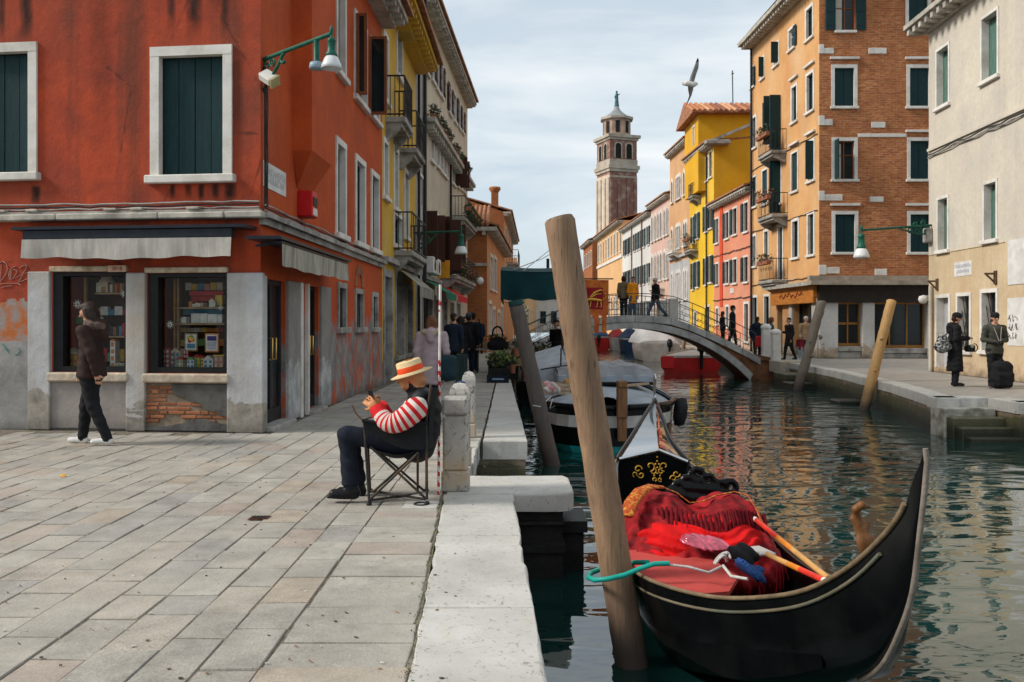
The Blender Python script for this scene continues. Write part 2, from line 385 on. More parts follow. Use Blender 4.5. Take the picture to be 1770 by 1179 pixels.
def mk_water():
    t = NT('canal_water'); p = t.pos()
    n1 = t.noise(1.15, 2, .42, t.mapv(scale=(.75,1.45,1), rot=(0,0,.12)), .5)
    n2 = t.noise(3.6, 2, .5, t.mapv(scale=(.8,1.7,1), rot=(0,0,-.1), loc=(3,1,0)), .3)
    n3 = t.noise(13, 2, .5, t.mapv(scale=(.8,1.6,1)))
    h = t.math('ADD', t.math('ADD', n1, t.math('MULTIPLY', n2, .075)), t.math('MULTIPLY', n3, .0025))
    return t.fin(t.mix(t.ramp(t.noise(.6,3),[(.3,0),(.7,1)]), (.003,.026,.022), (.006,.036,.030)), .025, t.bump(h, 1.0, .042), spec=.5)
M_WATER = mk_water(); M_WATER.node_tree.nodes['Principled BSDF'].inputs['IOR'].default_value = 2.2
M_MORTAR = pmat('paving_mortar', (.155,.135,.105), .95, .4, 12, .4, 40)
def mk_rpave():
    t = NT('far_paving'); s = t.sep()
    bk = t.n('ShaderNodeTexBrick'); bk.inputs['Scale'].default_value = 1.0; bk.inputs['Mortar Size'].default_value = .012; bk.inputs['Brick Width'].default_value = .5; bk.inputs['Row Height'].default_value = .32
    bk.inputs['Color1'].default_value = (.38,.34,.29,1); bk.inputs['Color2'].default_value = (.29,.265,.235,1); bk.inputs['Mortar'].default_value = (.13,.115,.1,1)
    t.l(t.mapv(rot=(0,0,R(80))), bk.inputs['Vector'])
    c = t.mix(t.ramp(t.noise(.8,5), [(.35,0),(.65,.5)]), bk.outputs['Color'], (.30,.27,.23))
    return t.fin(c, .8, t.bump(t.math('ADD', t.noise(30,4), t.math('MULTIPLY', bk.outputs['Fac'], -.6)), .4, .006))
M_RPAVE = mk_rpave()
M_IRON = pmat('dark_iron', (.022,.022,.024), .55, .4, 8, .2, 60)
M_GREENIRON = pmat('green_lamp_paint', (.012,.10,.065), .42, .35, 8, .2, 50, dirt=(.02,.03,.025), dirt_amt=.6)

# ================================================================ water
mb = MB(); mb.face([(-700,-60,WZ),(700,-60,WZ),(700,1500,WZ),(-700,1500,WZ)])
tag(mb.build('canal_water', M_WATER), 'dark green canal water with rippled reflections', kind='structure')

# ================================================================ left quay: bed, paving stones, kerb stones, wall
LK = [(-4,.40),(3.63,.147),(7.67,.012)]               # kerb edge over the water (Y, X), near stretch
LK2 = [(11.18,.19),(22.0,-.012),(34.2,-.2),(60,.75),(100,1.2),(150,2)]
def lerp(tab, y):
    for (y0,a),(y1,b) in zip(tab, tab[1:]):
        if y <= y1 or (y1,b) == tab[-1]: return a+(b-a)*(y-y0)/(y1-y0)
def kleft(y): return lerp([(-4,-.415+.028),(3.63,-.415),(7.49,-.58),(8.6,-.60),(11.18,-.375),(23.6,-.41),(34,-.6),(60,.3),(150,1.5)], y)
pav_pts = [(-22,-4),(kleft(-4),-4),(kleft(3.63),3.63),(-.58,7.49),(-.58,8.58),(-.46,11.18),(-.41,23.6),(-.6,34),(.3,60),(1.5,150),(-22,150)]
mb = MB(); mb.prism(pav_pts, (0,0,-.007), (1,0,0), (0,1,0), (0,0,-1.5))
pavement = tag(mb.build('pavement', M_MORTAR), 'stone paved quay along the left bank of the canal', kind='structure')
def slab_mesh(mt, seed):
    rr = random.Random(seed); mb = MB(); V = []
    for z, ins in ((-.055,0),(-.010,0),(0,.007)):
        for i,(sx,sy) in enumerate(((-1,-1),(1,-1),(1,1),(-1,1))):
            V.append(((.5-ins/.4)*sx*.5*2, (.5-ins/.4)*sy*.5*2, z))
    return V
_slabs = []
for k, m in enumerate(PAVE):                             # three outlines of each stone, unit size in X and Y
    for j in range(3):
        rr = random.Random(k*10+j); mb = MB(); V = []
        cor = [(sx*(.5-rr.uniform(-.008,.016)), sy*(.5-rr.uniform(-.004,.012))) for sx,sy in ((-1,-1),(1,-1),(1,1),(-1,1))]
        for z, ins in ((-.06,0),(-.010,0),(-.002,.006),(0,.016)):
            V += [(x*(1-ins*2), y*(1-ins*1.6), z+rr.uniform(-.001,.001)) for x,y in cor]
        mb.add(V, [(r*4+i, r*4+(i+1)%4, r*4+4+(i+1)%4, r*4+4+i) for r in range(3) for i in range(4)] + [(12,13,14,15)], 0)
        _slabs.append((k, mb.mesh('paving_stone', m), V))
stones = []
rp = random.Random(3)
x = -.60; col_i = 0
while x > -9.2:                                          # rows run along the quay; each row has its own joints
    w = rp.uniform(.235,.30) if col_i else .46
    y = 3.2 + rp.uniform(-.3,0); yend = 46 if x > -3.0 else (14 if x > -3.3 else 12.6)
    while y < yend:
        L = rp.uniform(.21,.30) if col_i == 0 else rp.uniform(.30,.56)
        xr = (kleft(y+L/2)-.012) if col_i == 0 else x
        xl = x - w
        wall_x = -3.35+.026*(y-11.95)
        if y > 11.6 and xl < wall_x: pass
        elif y+L/2 > 21 and xl < -3.1+.0*(y-21): pass
        else: stones.append(((xl+xr)/2, y+L/2, xr-xl-rp.uniform(.003,.009), L-rp.uniform(.003,.009), rp))
        y += L
    x -= w; col_i += 1
def scr(s): return s[2]*s[3]/ (max(s[1],1)**3)
stones.sort(key=scr, reverse=True)
inview = [s for s in stones if abs(s[0]/max(s[1],.1)) < .60 and s[1]-s[3]/2 > 3.35]
rest_ids = set(map(id, inview[:298])); far = MB()
for s in stones:
    k = rp.choices(range(6), PAVE_W)[0]
    if s[1] > 12: k = rp.choices(range(6), [.36,.22,.24,.06,.02,.1])[0]
    kk, me, V = _slabs[k*3+rp.randrange(3)]
    dz = rp.uniform(-.005,.004)
    if id(s) in rest_ids:
        o = link_mesh('paving_stone', me, pavement); o.location = (s[0]+rp.uniform(-.004,.004), s[1], dz); o.scale = (s[2], s[3], 1); o.rotation_euler = (rp.uniform(-.006,.006), rp.uniform(-.006,.006), rp.uniform(-.014,.014))
    else:
        P = [(s[0]+v[0]*s[2], s[1]+v[1]*s[3], v[2]+dz) for v in V]
        far.add(P, [(r*4+i, r*4+(i+1)%4, r*4+4+(i+1)%4, r*4+4+i) for r in range(3) for i in range(4)] + [(12,13,14,15)], k)
far.build('distant_paving_stones', PAVE, pavement, kind='stuff')

kerb = thing('quay_kerb', 'pale Istrian stone kerb along the left quay edge', None, (0,0,0), kind='structure')
def kerb_stone(parent, pts, z1=0.0, th=.24, name='kerb_stone', mat=None):
    """pts: outline seen from above (counter-clockwise)"""
    rk = random.Random(int(abs(pts[0][0]*977+pts[0][1]*331))); Q = []
    for i in range(len(pts)):
        a, b = Vector((*pts[i][:2],0)), Vector((*pts[(i+1)%len(pts)][:2],0)); L = (b-a).length; k = max(1, int(L/.11)) if L > .25 else 1; nn = Vector(((b-a).y, -(b-a).x, 0)).normalized()
        for j in range(k):
            q = a+(b-a)*j/k; w = rk.gauss(0,.0035) if j else 0
            if j and rk.random() < .07: w -= rk.uniform(.008,.022)
            Q.append(tuple((q+nn*w)[:2]))
    pts = Q
    mb = MB(); n = len(pts); c = Vector((sum(p[0] for p in pts)/n, sum(p[1] for p in pts)/n, 0)); V = []
    rz_ = [rk.uniform(.6,1.7) for _ in pts]
    for z, ins in ((z1-th,0),(z1-.02,0),(z1-.005,.007),(z1,.018)):
        for p, kz in zip(pts, rz_):
            d = Vector((p[0],p[1],0))-c; L = d.length; d = d*(1-ins*kz/L); V.append((c.x+d.x, c.y+d.y, z))
    mb.add(V, [(r*n+i, r*n+(i+1)%n, r*n+n+(i+1)%n, r*n+n+i) for r in range(3) for i in range(n)] + [tuple(range(3*n,4*n)), tuple(range(n))[::-1]])
    return mb.build(name, mat or M_IST, parent)
ys = [-3.9,-2.6,-1.3,0.05,1.4,3.0,4.6,6.16,7.655]
for a, b in zip(ys, ys[1:]):
    kerb_stone(kerb, [(kleft(a),a+.004),(lerp(LK,a),a+.004),(lerp(LK,b),b-.004),(kleft(b),b-.004)])
ys = [11.18,13.0,14.5,16.6,18.4,20.3,22.4,24.4,26.5,28.6,31.,33.6]
for a, b in zip(ys, ys[1:]):
    kerb_stone(kerb, [(kleft(a)+.012,a+.004),(lerp(LK2,a),a+.004),(lerp(LK2,b),b-.004),(kleft(b)+.012,b-.004)])
kerb_stone(kerb, [(-.565,7.67),(.40,7.67),(.49,7.70),(.535,7.80),(.535,8.45),(.49,8.56),(-.565,8.56)], .004, .16, 'landing_slab')
for (x0,x1,y0,y1,z) in ((-.57,-.42,8.6,9.3,.0),(-.57,-.40,9.33,10.0,-.004),(-.57,-.41,10.03,10.55,.0),(-.55,-.40,10.58,11.1,.003)):
    kerb_stone(kerb, [(x0,y0),(x1,y0),(x1,y1),(x0,y1)], z, .22)
qw = MB()
qw.prism([(-.6,-4),(.32,-4),(.10,3.63),(-.03,7.66),(-.6,7.66)], (0,0,-.24), (1,0,0), (0,1,0), (0,0,-1.6))
qw.prism([(-.6,8.56),(-.43,8.56),(-.43,11.2),(-.6,11.2)], (0,0,-.2), (1,0,0), (0,1,0), (0,0,-1.6))
qw.prism([(-.45,11.2),(.17,11.2),(-.03,22),(-.22,34.2),(.72,60),(1.17,100),(-.4,100)], (0,0,-.24), (1,0,0), (0,1,0), (0,0,-1.6))
quay_l = tag(qw.build('quay_wall', M_QUAY), 'dark wet wall under the left quay', kind='structure')
st = MB()                                                  # water stairs under the landing slab
st.box(-.05,.44,7.76,8.5,-.45,-.165); st.box(-.05,.46,7.71,8.52,-.52,-.45); st.box(-.05,.44,7.74,8.5,-1.4,-.52); st.box(-.03,.45,7.70,8.52,-.275,-.25)
st.box(.44,.67,7.95,8.5,-.40,-.30); st.box(.44,.64,8.0,8.5,-1.4,-.40)
st.build('water_stair', pmat('black_wet_stone', (.020,.021,.017), .5, .5, 4, .6, 25), quay_l)

# ================================================================ right quay
RK = [(10.0,9.9),(14.0,9.85),(16.55,9.75),(16.6,9.38),(17.65,9.36),(17.66,8.36),(21.8,9.2),(28.1,10.06),(33.0,10.35),(39,10.3),(60,10.4),(90,10.0),(150,11)]
rp_pts = [(x,y) for y,x in RK]
mb = MB(); mb.prism([(40,10)]+[(40,150)]+[(p[0]+.06,p[1]) for p in reversed(rp_pts)], (0,0,-.014), (1,0,0), (0,1,0), (0,0,-1.6))
pav_r = tag(mb.build('pavement', M_RPAVE), 'paved quay along the right bank of the canal', kind='structure')
kerb_r = thing('quay_kerb', 'pale stone kerb along the right quay edge', None, (0,0,0), kind='structure')
for i in range(len(RK)-1):
    (y0,x0),(y1,x1) = RK[i], RK[i+1]; a, b = Vector((x0,y0,0)), Vector((x1,y1,0)); d = b-a; L = d.length; d /= L; nn = Vector((d.y,-d.x,0))
    if L > 20 : n = 6
    else: n = max(1, round(L/1.25))
    if abs(d.x) > .9 and L > .8: n = 1
    for j in range(n):
        p, q = a+d*(L*j/n+.004), a+d*(L*(j+1)/n-.004)
        kerb_stone(kerb_r, [p[:2], (p+nn*.42)[:2], (q+nn*.42)[:2], q[:2]][::(1 if d.cross(nn).z>0 else -1)], 0.004*(j%2), .22)
qr = MB(); qr.prism([(40,10)]+[(40,150)]+[(p[0]+.03,p[1]) for p in reversed(rp_pts)], (0,0,-.22), (1,0,0), (0,1,0), (0,0,-1.6))
quay_r = tag(qr.build('quay_wall', M_QUAY), 'mossy brick wall under the right quay', kind='structure')
for k in range(5):
    z = -.16*(k+1)-.02
    mb = MB(); mb.obox((8.87+.04*k, 17.62-.27*(k+1)+.30, z-.5), (.50,0,0), (0,.30,0), (0,0,.5), 0, .02)
    mb.build('stone_step', M_QUAY if k else pmat('worn_step_stone', (.36,.34,.29), .8, .35, 5, .4, 30, dirt=(.06,.06,.03), dirt_amt=.8), quay_r)
for (x0,x1,y0,y1,z0,z1,mm) in ((10.0,11.2,33.5,34.9,-.4,.06,M_POST),(9.7,10.5,31.6,33.3,-1.2,-.32,M_QUAY),(9.5,10.4,30.4,31.5,-1.2,-.56,M_QUAY)):
    mb = MB(); mb.obox(((x0+x1)/2,(y0+y1)/2,(z0+z1)/2), ((x1-x0)/2,0,0), (0,(y1-y0)/2,0), (0,0,(z1-z0)/2), 0, .03); mb.build('stone_step', mm, quay_r)
for (x0,x1,y0,y1,z0,z1) in ((9.0,10.2,24.6,25.4,-1.2,-.66),):
    mb = MB(); mb.obox(((x0+x1)/2,(y0+y1)/2,(z0+z1)/2), ((x1-x0)/2,0,0), (0,(y1-y0)/2,0), (0,0,(z1-z0)/2), 0, .03); mb.build('stone_step', M_QUAY, quay_r)

# ================================================================ bridge
M_BBRICK = pmat('bridge_brick', (.20,.085,.04), .85, .5, 3, .5, 25, dirt=(.05,.035,.02), dirt_amt=.8)
M_BSTONE = pmat('bridge_stone', (.42,.415,.40), .7, .3, 2, .3, 25, dirt=(.10,.10,.09), dirt_amt=.6)
M_BRAIL = pmat('grey_iron_railing', (.07,.068,.064), .6, .4, 8, .2, 60)
bridge = thing('footbridge', 'low arched stone and brick footbridge with iron railings across the canal', 'bridge', (4.75,36.2,0))
YB0, YB1 = 35.2, 37.8
def bdeck(X):
    t = [(-1.2,-.02),(0,.05),(.2,.27),(1.3,.81),(2.4,1.31),(3.2,1.61),(4.0,1.71),(4.75,1.74),(5.5,1.71),(6.35,1.61),(7.2,1.31),(8.3,.81),(9.4,.27),(9.75,.05),(11,-.02)]
    return lerp(t, X)
def barch(X):
    h = abs(X-4.75); RR = 6.2
    return 1.29-(RR-math.sqrt(max(0.01, RR*RR-h*h)))
xs = [4.75+4.6*math.sin(a) for a in np.linspace(-math.pi/2, math.pi/2, 41)]
for y, fl in ((YB0+.06, 0), (YB1-.06, 1)):
    sp = MB(); X2 = [-1.2]+xs+[11]
    for a, b in zip(X2, X2[1:]):
        q = [(a,y,min(barch(a),bdeck(a))-(.8 if not 0.15<=a<=9.35 else 0)),(b,y,min(barch(b),bdeck(b))-(.8 if not 0.15<=b<=9.35 else 0)),(b,y,bdeck(b)),(a,y,bdeck(a))]
        sp.face(q[::-1] if fl else q)
    sp.build('spandrel', M_BBRICK, bridge)
va = MB()
for a, b in zip(xs, xs[1:]): va.face([(a,YB0+.06,barch(a)),(a,YB1-.06,barch(a)),(b,YB1-.06,barch(b)),(b,YB0+.06,barch(b))])
va.build('vault', M_BBRICK, bridge)
for y0, y1 in ((YB0-.02, YB0+.22), (YB1-.22, YB1+.02)):
    rg = MB()                                              # arch ring of long stones
    for i in range(0, 40):
        a, b = xs[i], xs[i+1]
        def up(X, h):
            e = .05; t = Vector((2*e, barch(min(X+e,9.34))-barch(max(X-e,.16)), 0)).normalized(); return (X-t.y*h*(1 if abs(t.x)>.02 else 1), barch(X)+abs(t.x)*h+.0)
        i0, i1 = (a, barch(a)-.02), (b, barch(b)-.02); o0, o1 = up(a,.24), up(b,.24)
        P = [(i0[0],y0,i0[1]),(i1[0],y0,i1[1]),(o1[0],y0,o1[1]),(o0[0],y0,o0[1]),(i0[0],y1,i0[1]),(i1[0],y1,i1[1]),(o1[0],y1,o1[1]),(o0[0],y1,o0[1])]
        rg.add(P, [(0,1,2,3),(7,6,5,4),(3,2,6,7),(1,0,4,5)])
    rg.build('arch_ring', M_BSTONE, bridge)
    XD = list(np.linspace(-.1, 9.75, 15))
    for a, b in zip(XD, XD[1:]):
        co = MB(); co.add([(a+.01,y0-.03,bdeck(a)-.2),(b-.01,y0-.03,bdeck(b)-.2),(b-.01,y0-.03,bdeck(b)+.06),(a+.01,y0-.03,bdeck(a)+.06),(a+.01,y1+.03,bdeck(a)-.2),(b-.01,y1+.03,bdeck(b)-.2),(b-.01,y1+.03,bdeck(b)+.06),(a+.01,y1+.03,bdeck(a)+.06)],
            [(0,1,2,3),(7,6,5,4),(3,2,6,7),(1,0,4,5),(0,3,7,4),(2,1,5,6)])
        co.build('coping_stone', M_BSTONE, bridge)
dk = MB(); XD = list(np.linspace(-1.2, 11, 60))
for a, b in zip(XD, XD[1:]): dk.face([(a,YB0,bdeck(a)-.02),(b,YB0,bdeck(b)-.02),(b,YB1,bdeck(b)-.02),(a,YB1,bdeck(a)-.02)])
dk.build('deck', M_RPAVE, bridge)
for y in (YB0+.1, YB1-.1):
    rl = MB()
    XR = list(np.linspace(.1, 9.6, 39))
    for h, r in ((.92,.017),(.62,.009),(.32,.009),(.12,.010)): rl.tube([(x,y,bdeck(x)+h) for x in XR], r, 5)
    rl.build('rail', M_BRAIL, bridge)
    bl = MB()
    for x in XR[::2]:
        bl.tube([(x,y,bdeck(x)),(x,y,bdeck(x)+.93)], .012, 5)
    for a, b in zip(XR[::2], XR[2::2]):
        m = (a+b)/2; bl.tube([(m+.15*math.cos(t), y, bdeck(m)+.46+.15*math.sin(t)) for t in np.linspace(0, 2*math.pi, 11)], .009, 4)
    bl.build('baluster', M_BRAIL, bridge)
    for x in (6.35,):
        p = MB(); p.obox((x,y,bdeck(x)+.42), (.18,0,0), (0,.15,0), (0,0,.42), 0, .03); p.build('stone_pier', M_IST, bridge)
# ================================================================ materials for buildings
def plaster(name, col, col2=None, dirt=(.10,.085,.07), damt=.5, streak=.35, low=None, lowz=.9, spots=(), scale=1.3, patch=None, bstr=.3, lowmix=False):
    """lime render: cloudy colour, rain streaks, grime, optional bare patch low on the wall; spots = own stains (x, halfwidth, ztop, zbottom, strength)"""
    t = NT(name); s = t.sep(); z = s[2]
    c2 = col2 or mul(col, .72)
    c = t.mix(t.ramp(t.noise(scale, 7, .62, dist=.3), [(.32,0),(.68,1)]), c2, mul(col,1.08))
    c = t.mix(t.ramp(t.noise(9, 5, .7), [(.40,.0),(.75,.35)]), c, mul(col,.55))
    st = t.ramp(t.noise(1.0, 5, .6, t.mapv(scale=(2.6,2.6,.16))), [(.50,0),(.72,streak)])
    c = t.mix(st, c, dirt)
    g = t.ramp(t.noise(.45, 6, .65, t.mapv(loc=(11,3,2))), [(.50,0),(.72,damt)])
    c = t.mix(g, c, mul(dirt,1.6))
    if spots:
        wob = t.math('MULTIPLY_ADD', t.noise(2.2,4,.6), .5, -.25); acc = None
        for (x0,w,zt,zb,a) in spots:
            dx = t.math('DIVIDE', t.math('ADD', t.math('SUBTRACT', s[0], x0), t.math('MULTIPLY', wob, min(.5,w*2))), w)
            gx = t.math('SUBTRACT', 1.0, t.math('MULTIPLY', dx, dx), clamp=True)
            mr = t.n('ShaderNodeMapRange', interpolation_type='SMOOTHSTEP'); t.l(t.math('ADD', z, t.math('MULTIPLY', wob, .6)), mr.inputs[0]); mr.inputs[1].default_value = zb; mr.inputs[2].default_value = zb+(zt-zb)*.6
            mt = t.n('ShaderNodeMapRange', interpolation_type='SMOOTHSTEP'); t.l(z, mt.inputs[0]); mt.inputs[1].default_value = zt+.03; mt.inputs[2].default_value = zt-.02
            m = t.math('MULTIPLY', t.math('MULTIPLY', gx, mr.outputs[0]), t.math('MULTIPLY', mt.outputs[0], a))
            acc = m if acc is None else t.math('MAXIMUM', acc, m)
        acc = t.math('MULTIPLY', acc, t.ramp(t.noise(14,5,.7,t.mapv(scale=(1,1,.3))), [(.25,.75),(.5,1)]))
        c = t.mix(acc, c, mul(dirt,.30))
        c = t.mix(t.ramp(t.noise(3.4,8,.75,t.mapv(loc=(7,7,7))), [(.60,0),(.72,.4)]), c, mul(col,1.45))
        vo = t.voro(.85, t.mapv(scale=(1,1,.8),loc=(2,4,1)), 'DISTANCE_TO_EDGE'); ck = t.math('ADD', vo, t.math('MULTIPLY_ADD', t.noise(5,5,.7), .12, -.06)); c = t.mix(t.math('MULTIPLY', t.ramp(ck, [(.0,.55),(.012,0)]), t.ramp(t.noise(.6,3),[(.45,0),(.6,1)])), c, mul(dirt,.5))
    if low is not None:
        zz = t.math('ADD', z, t.math('MULTIPLY_ADD', t.noise(1.7,7,.7,dist=.6), 1.5, -.75))
        f = t.ramp(t.math('DIVIDE', zz, lowz), [(.92,1),(1.0,0)])
        lc = t.mix(t.ramp(t.noise(3,7,.7), [(.35,0),(.65,1)]), mul(low,.55), mul(low,1.25))
        if lowmix: f = t.math('MULTIPLY', f, t.ramp(t.noise(2.6,7,.7,t.mapv(scale=(1,1,.6),loc=(1,7,2)),.5), [(.40,.12),(.52,1)]))
        c = t.mix(f, c, lc)
    if patch is not None:                                  # (x limit, side, z limit, colour): a re-rendered patch
        xl, sd, zl, pc, pc2 = patch
        e = t.math('MULTIPLY_ADD', t.noise(2.4,6,.65), .9, -.45)
        fx = t.math('GREATER_THAN', t.math('MULTIPLY', t.math('SUBTRACT', s[0], xl), sd), 0.0)
        f1 = t.math('MULTIPLY', fx, t.math('LESS_THAN', t.math('ADD', z, e), zl+.55))
        f2 = t.math('MULTIPLY', fx, t.math('LESS_THAN', t.math('ADD', z, t.math('MULTIPLY', e, .25)), zl))
        c = t.mix(t.math('MULTIPLY', f1, .9), c, t.mix(t.ramp(t.noise(5,5),[(.4,0),(.6,1)]), pc2, mul(pc,.9)))
        c = t.mix(f2, c, t.mix(t.ramp(t.noise(2.2,6,.7),[(.3,0),(.7,1)]), mul(pc,.6), mul(pc,1.15)))
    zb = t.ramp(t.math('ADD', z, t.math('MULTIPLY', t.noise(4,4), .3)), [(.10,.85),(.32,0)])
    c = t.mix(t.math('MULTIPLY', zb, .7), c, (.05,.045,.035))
    return t.fin(c, .88, t.bump(t.math('ADD', t.noise(7,6,.7), t.math('MULTIPLY', t.noise(70,3), .35)), bstr, .02), spec=.25)
def brickmat(name, c1, c2, mortar, w=.25, h=.07, ux=(1,0), dirt=.5, white=.0):
    t = NT(name); s = t.sep()
    u = t.math('ADD', t.math('MULTIPLY', s[0], ux[0]), t.math('MULTIPLY', s[1], ux[1]))
    cx = t.n('ShaderNodeCombineXYZ'); t.l(u, cx.inputs[0]); t.l(s[2], cx.inputs[1])
    bk = t.n('ShaderNodeTexBrick'); bk.inputs['Scale'].default_value = 1; bk.inputs['Brick Width'].default_value = w; bk.inputs['Row Height'].default_value = h; bk.inputs['Mortar Size'].default_value = .011; bk.inputs['Mortar Smooth'].default_value = .2
    bk.inputs['Color1'].default_value = (*c1,1); bk.inputs['Color2'].default_value = (*c2,1); bk.inputs['Mortar'].default_value = (*mortar,1); bk.inputs['Bias'].default_value = -.1
    t.l(cx.outputs[0], bk.inputs['Vector'])
    c = t.mix(t.ramp(t.noise(1.0,7,.7), [(.36,0),(.62,dirt)]), bk.outputs['Color'], mul(c1,.38))
    c = t.mix(t.ramp(t.noise(3.2,3,.8,t.mapv(scale=(1,1,5.5))), [(.46,0),(.62,.75)]), c, mul(c2,.55))
    c = t.mix(t.ramp(t.noise(5,5,.7,t.mapv(scale=(1,1,3))), [(.45,0),(.7,.55)]), c, mul(c2,1.35))
    if white: c = t.mix(t.ramp(t.noise(.7,6,.6,t.mapv(loc=(5,1,9))), [(.5,0),(.62,white)]), c, (.42,.33,.27))
    return t.fin(c, .88, t.bump(t.math('ADD', t.math('MULTIPLY', bk.outputs['Fac'], -.8), t.noise(30,5,.7)), .5, .012), spec=.2)
M_FRAME = pmat('white_window_stone', (.66,.63,.58), .75, .12, 3, .25, 40, dirt=(.34,.29,.22), dirt_amt=.5)
M_GSHUT = pmat('dark_green_shutter', (.006,.030,.034), .5, .3, 5, .25, 40, dirt=(.012,.03,.03), dirt_amt=.4, stretch=(6,6,.6))
M_GSHUT2 = pmat('faded_green_shutter', (.075,.155,.125), .7, .3, 5, .3, 40, dirt=(.19,.22,.19), dirt_amt=.4, stretch=(6,6,.6))
M_BSHUT = pmat('brown_shutter', (.060,.022,.014), .6, .35, 5, .25, 40, stretch=(6,6,.6))
M_REDWOOD = pmat('red_brown_window_wood', (.20,.065,.025), .55, .3, 5, .25, 40, stretch=(6,6,.6))
M_WHITEWOOD = pmat('white_painted_wood', (.62,.60,.56), .6, .12, 5, .2, 40)
M_PANE = pmat('dark_window_glass', (.014,.020,.022), .08, .5, .7, .02, 3, spec=.3)
M_CURT = pmat('pale_curtain', (.45,.42,.36), .9, .15, 8, .3, 12, stretch=(6,6,.3))
M_DARK = pmat('dark_interior', (.02,.018,.016), .9, .5, 3, .1, 20)
M_TILE = pmat('roof_tile', (.33,.145,.075), .85, .45, 5, .4, 30, dirt=(.10,.07,.05), dirt_amt=.6, rvar=.0)
M_CORN = pmat('stone_cornice', (.42,.39,.33), .8, .3, 3, .3, 30, dirt=(.14,.12,.10), dirt_amt=.7)
M_GREYSTONE = pmat('grey_stone_trim', (.33,.315,.29), .82, .3, 3, .35, 30, dirt=(.09,.08,.065), dirt_amt=.8)
def glassmat():
    t = NT('clear_shop_glass'); tr = t.n('ShaderNodeBsdfTransparent'); tr.inputs[0].default_value = (.90,.93,.92,1); gl = t.n('ShaderNodeBsdfGlossy'); gl.inputs['Roughness'].default_value = .02
    fr = t.n('ShaderNodeFresnel'); fr.inputs[0].default_value = 1.28; mx = t.n('ShaderNodeMixShader'); t.l(fr.outputs[0], mx.inputs[0]); t.l(tr.outputs[0], mx.inputs[1]); t.l(gl.outputs[0], mx.inputs[2]); t.l(mx.outputs[0], t.out.inputs[0])
    return t.mat
M_GLASS = glassmat()
M_FLOWER = pmat('flower_petals', (.35,.06,.03), .8, .5, 20, .1, 40)
def leafmat(name, col):
    t = NT(name); c = t.mix(t.ramp(t.noise(6,3),[(.3,0),(.7,1)]), mul(col,.5), mul(col,1.6)); t.fin(c, .6); return t.mat
M_LEAF = leafmat('green_leaves', (.05,.085,.02)); M_LEAFD = leafmat('dark_leaves', (.022,.042,.016)); M_LEAFB = leafmat('brown_leaves', (.12,.05,.022)); M_LEAFY = leafmat('yellow_green_leaves', (.14,.17,.03))
def leaves(mb, c, r, n, size, m=0, seed=0, up=.3):
    rr = random.Random(seed)
    for _ in range(n):
        d = Vector((rr.gauss(0,1), rr.gauss(0,1), rr.gauss(0,1))).normalized() * (rr.random()**.45)
        p = Vector(c)+Vector((d.x*r[0], d.y*r[1], d.z*r[2])); a = Vector((rr.gauss(0,1),rr.gauss(0,1),rr.gauss(0,1)+up)).normalized(); b = a.orthogonal().normalized()
        b = (b*math.cos(rr.random()*6.28)+a.cross(b)*math.sin(rr.random()*6.28)); s = size*rr.uniform(.6,1.3)
        mb.face([p, p+a*s*.5+b*s*.3, p+a*s, p+a*s*.5-b*s*.3], m)

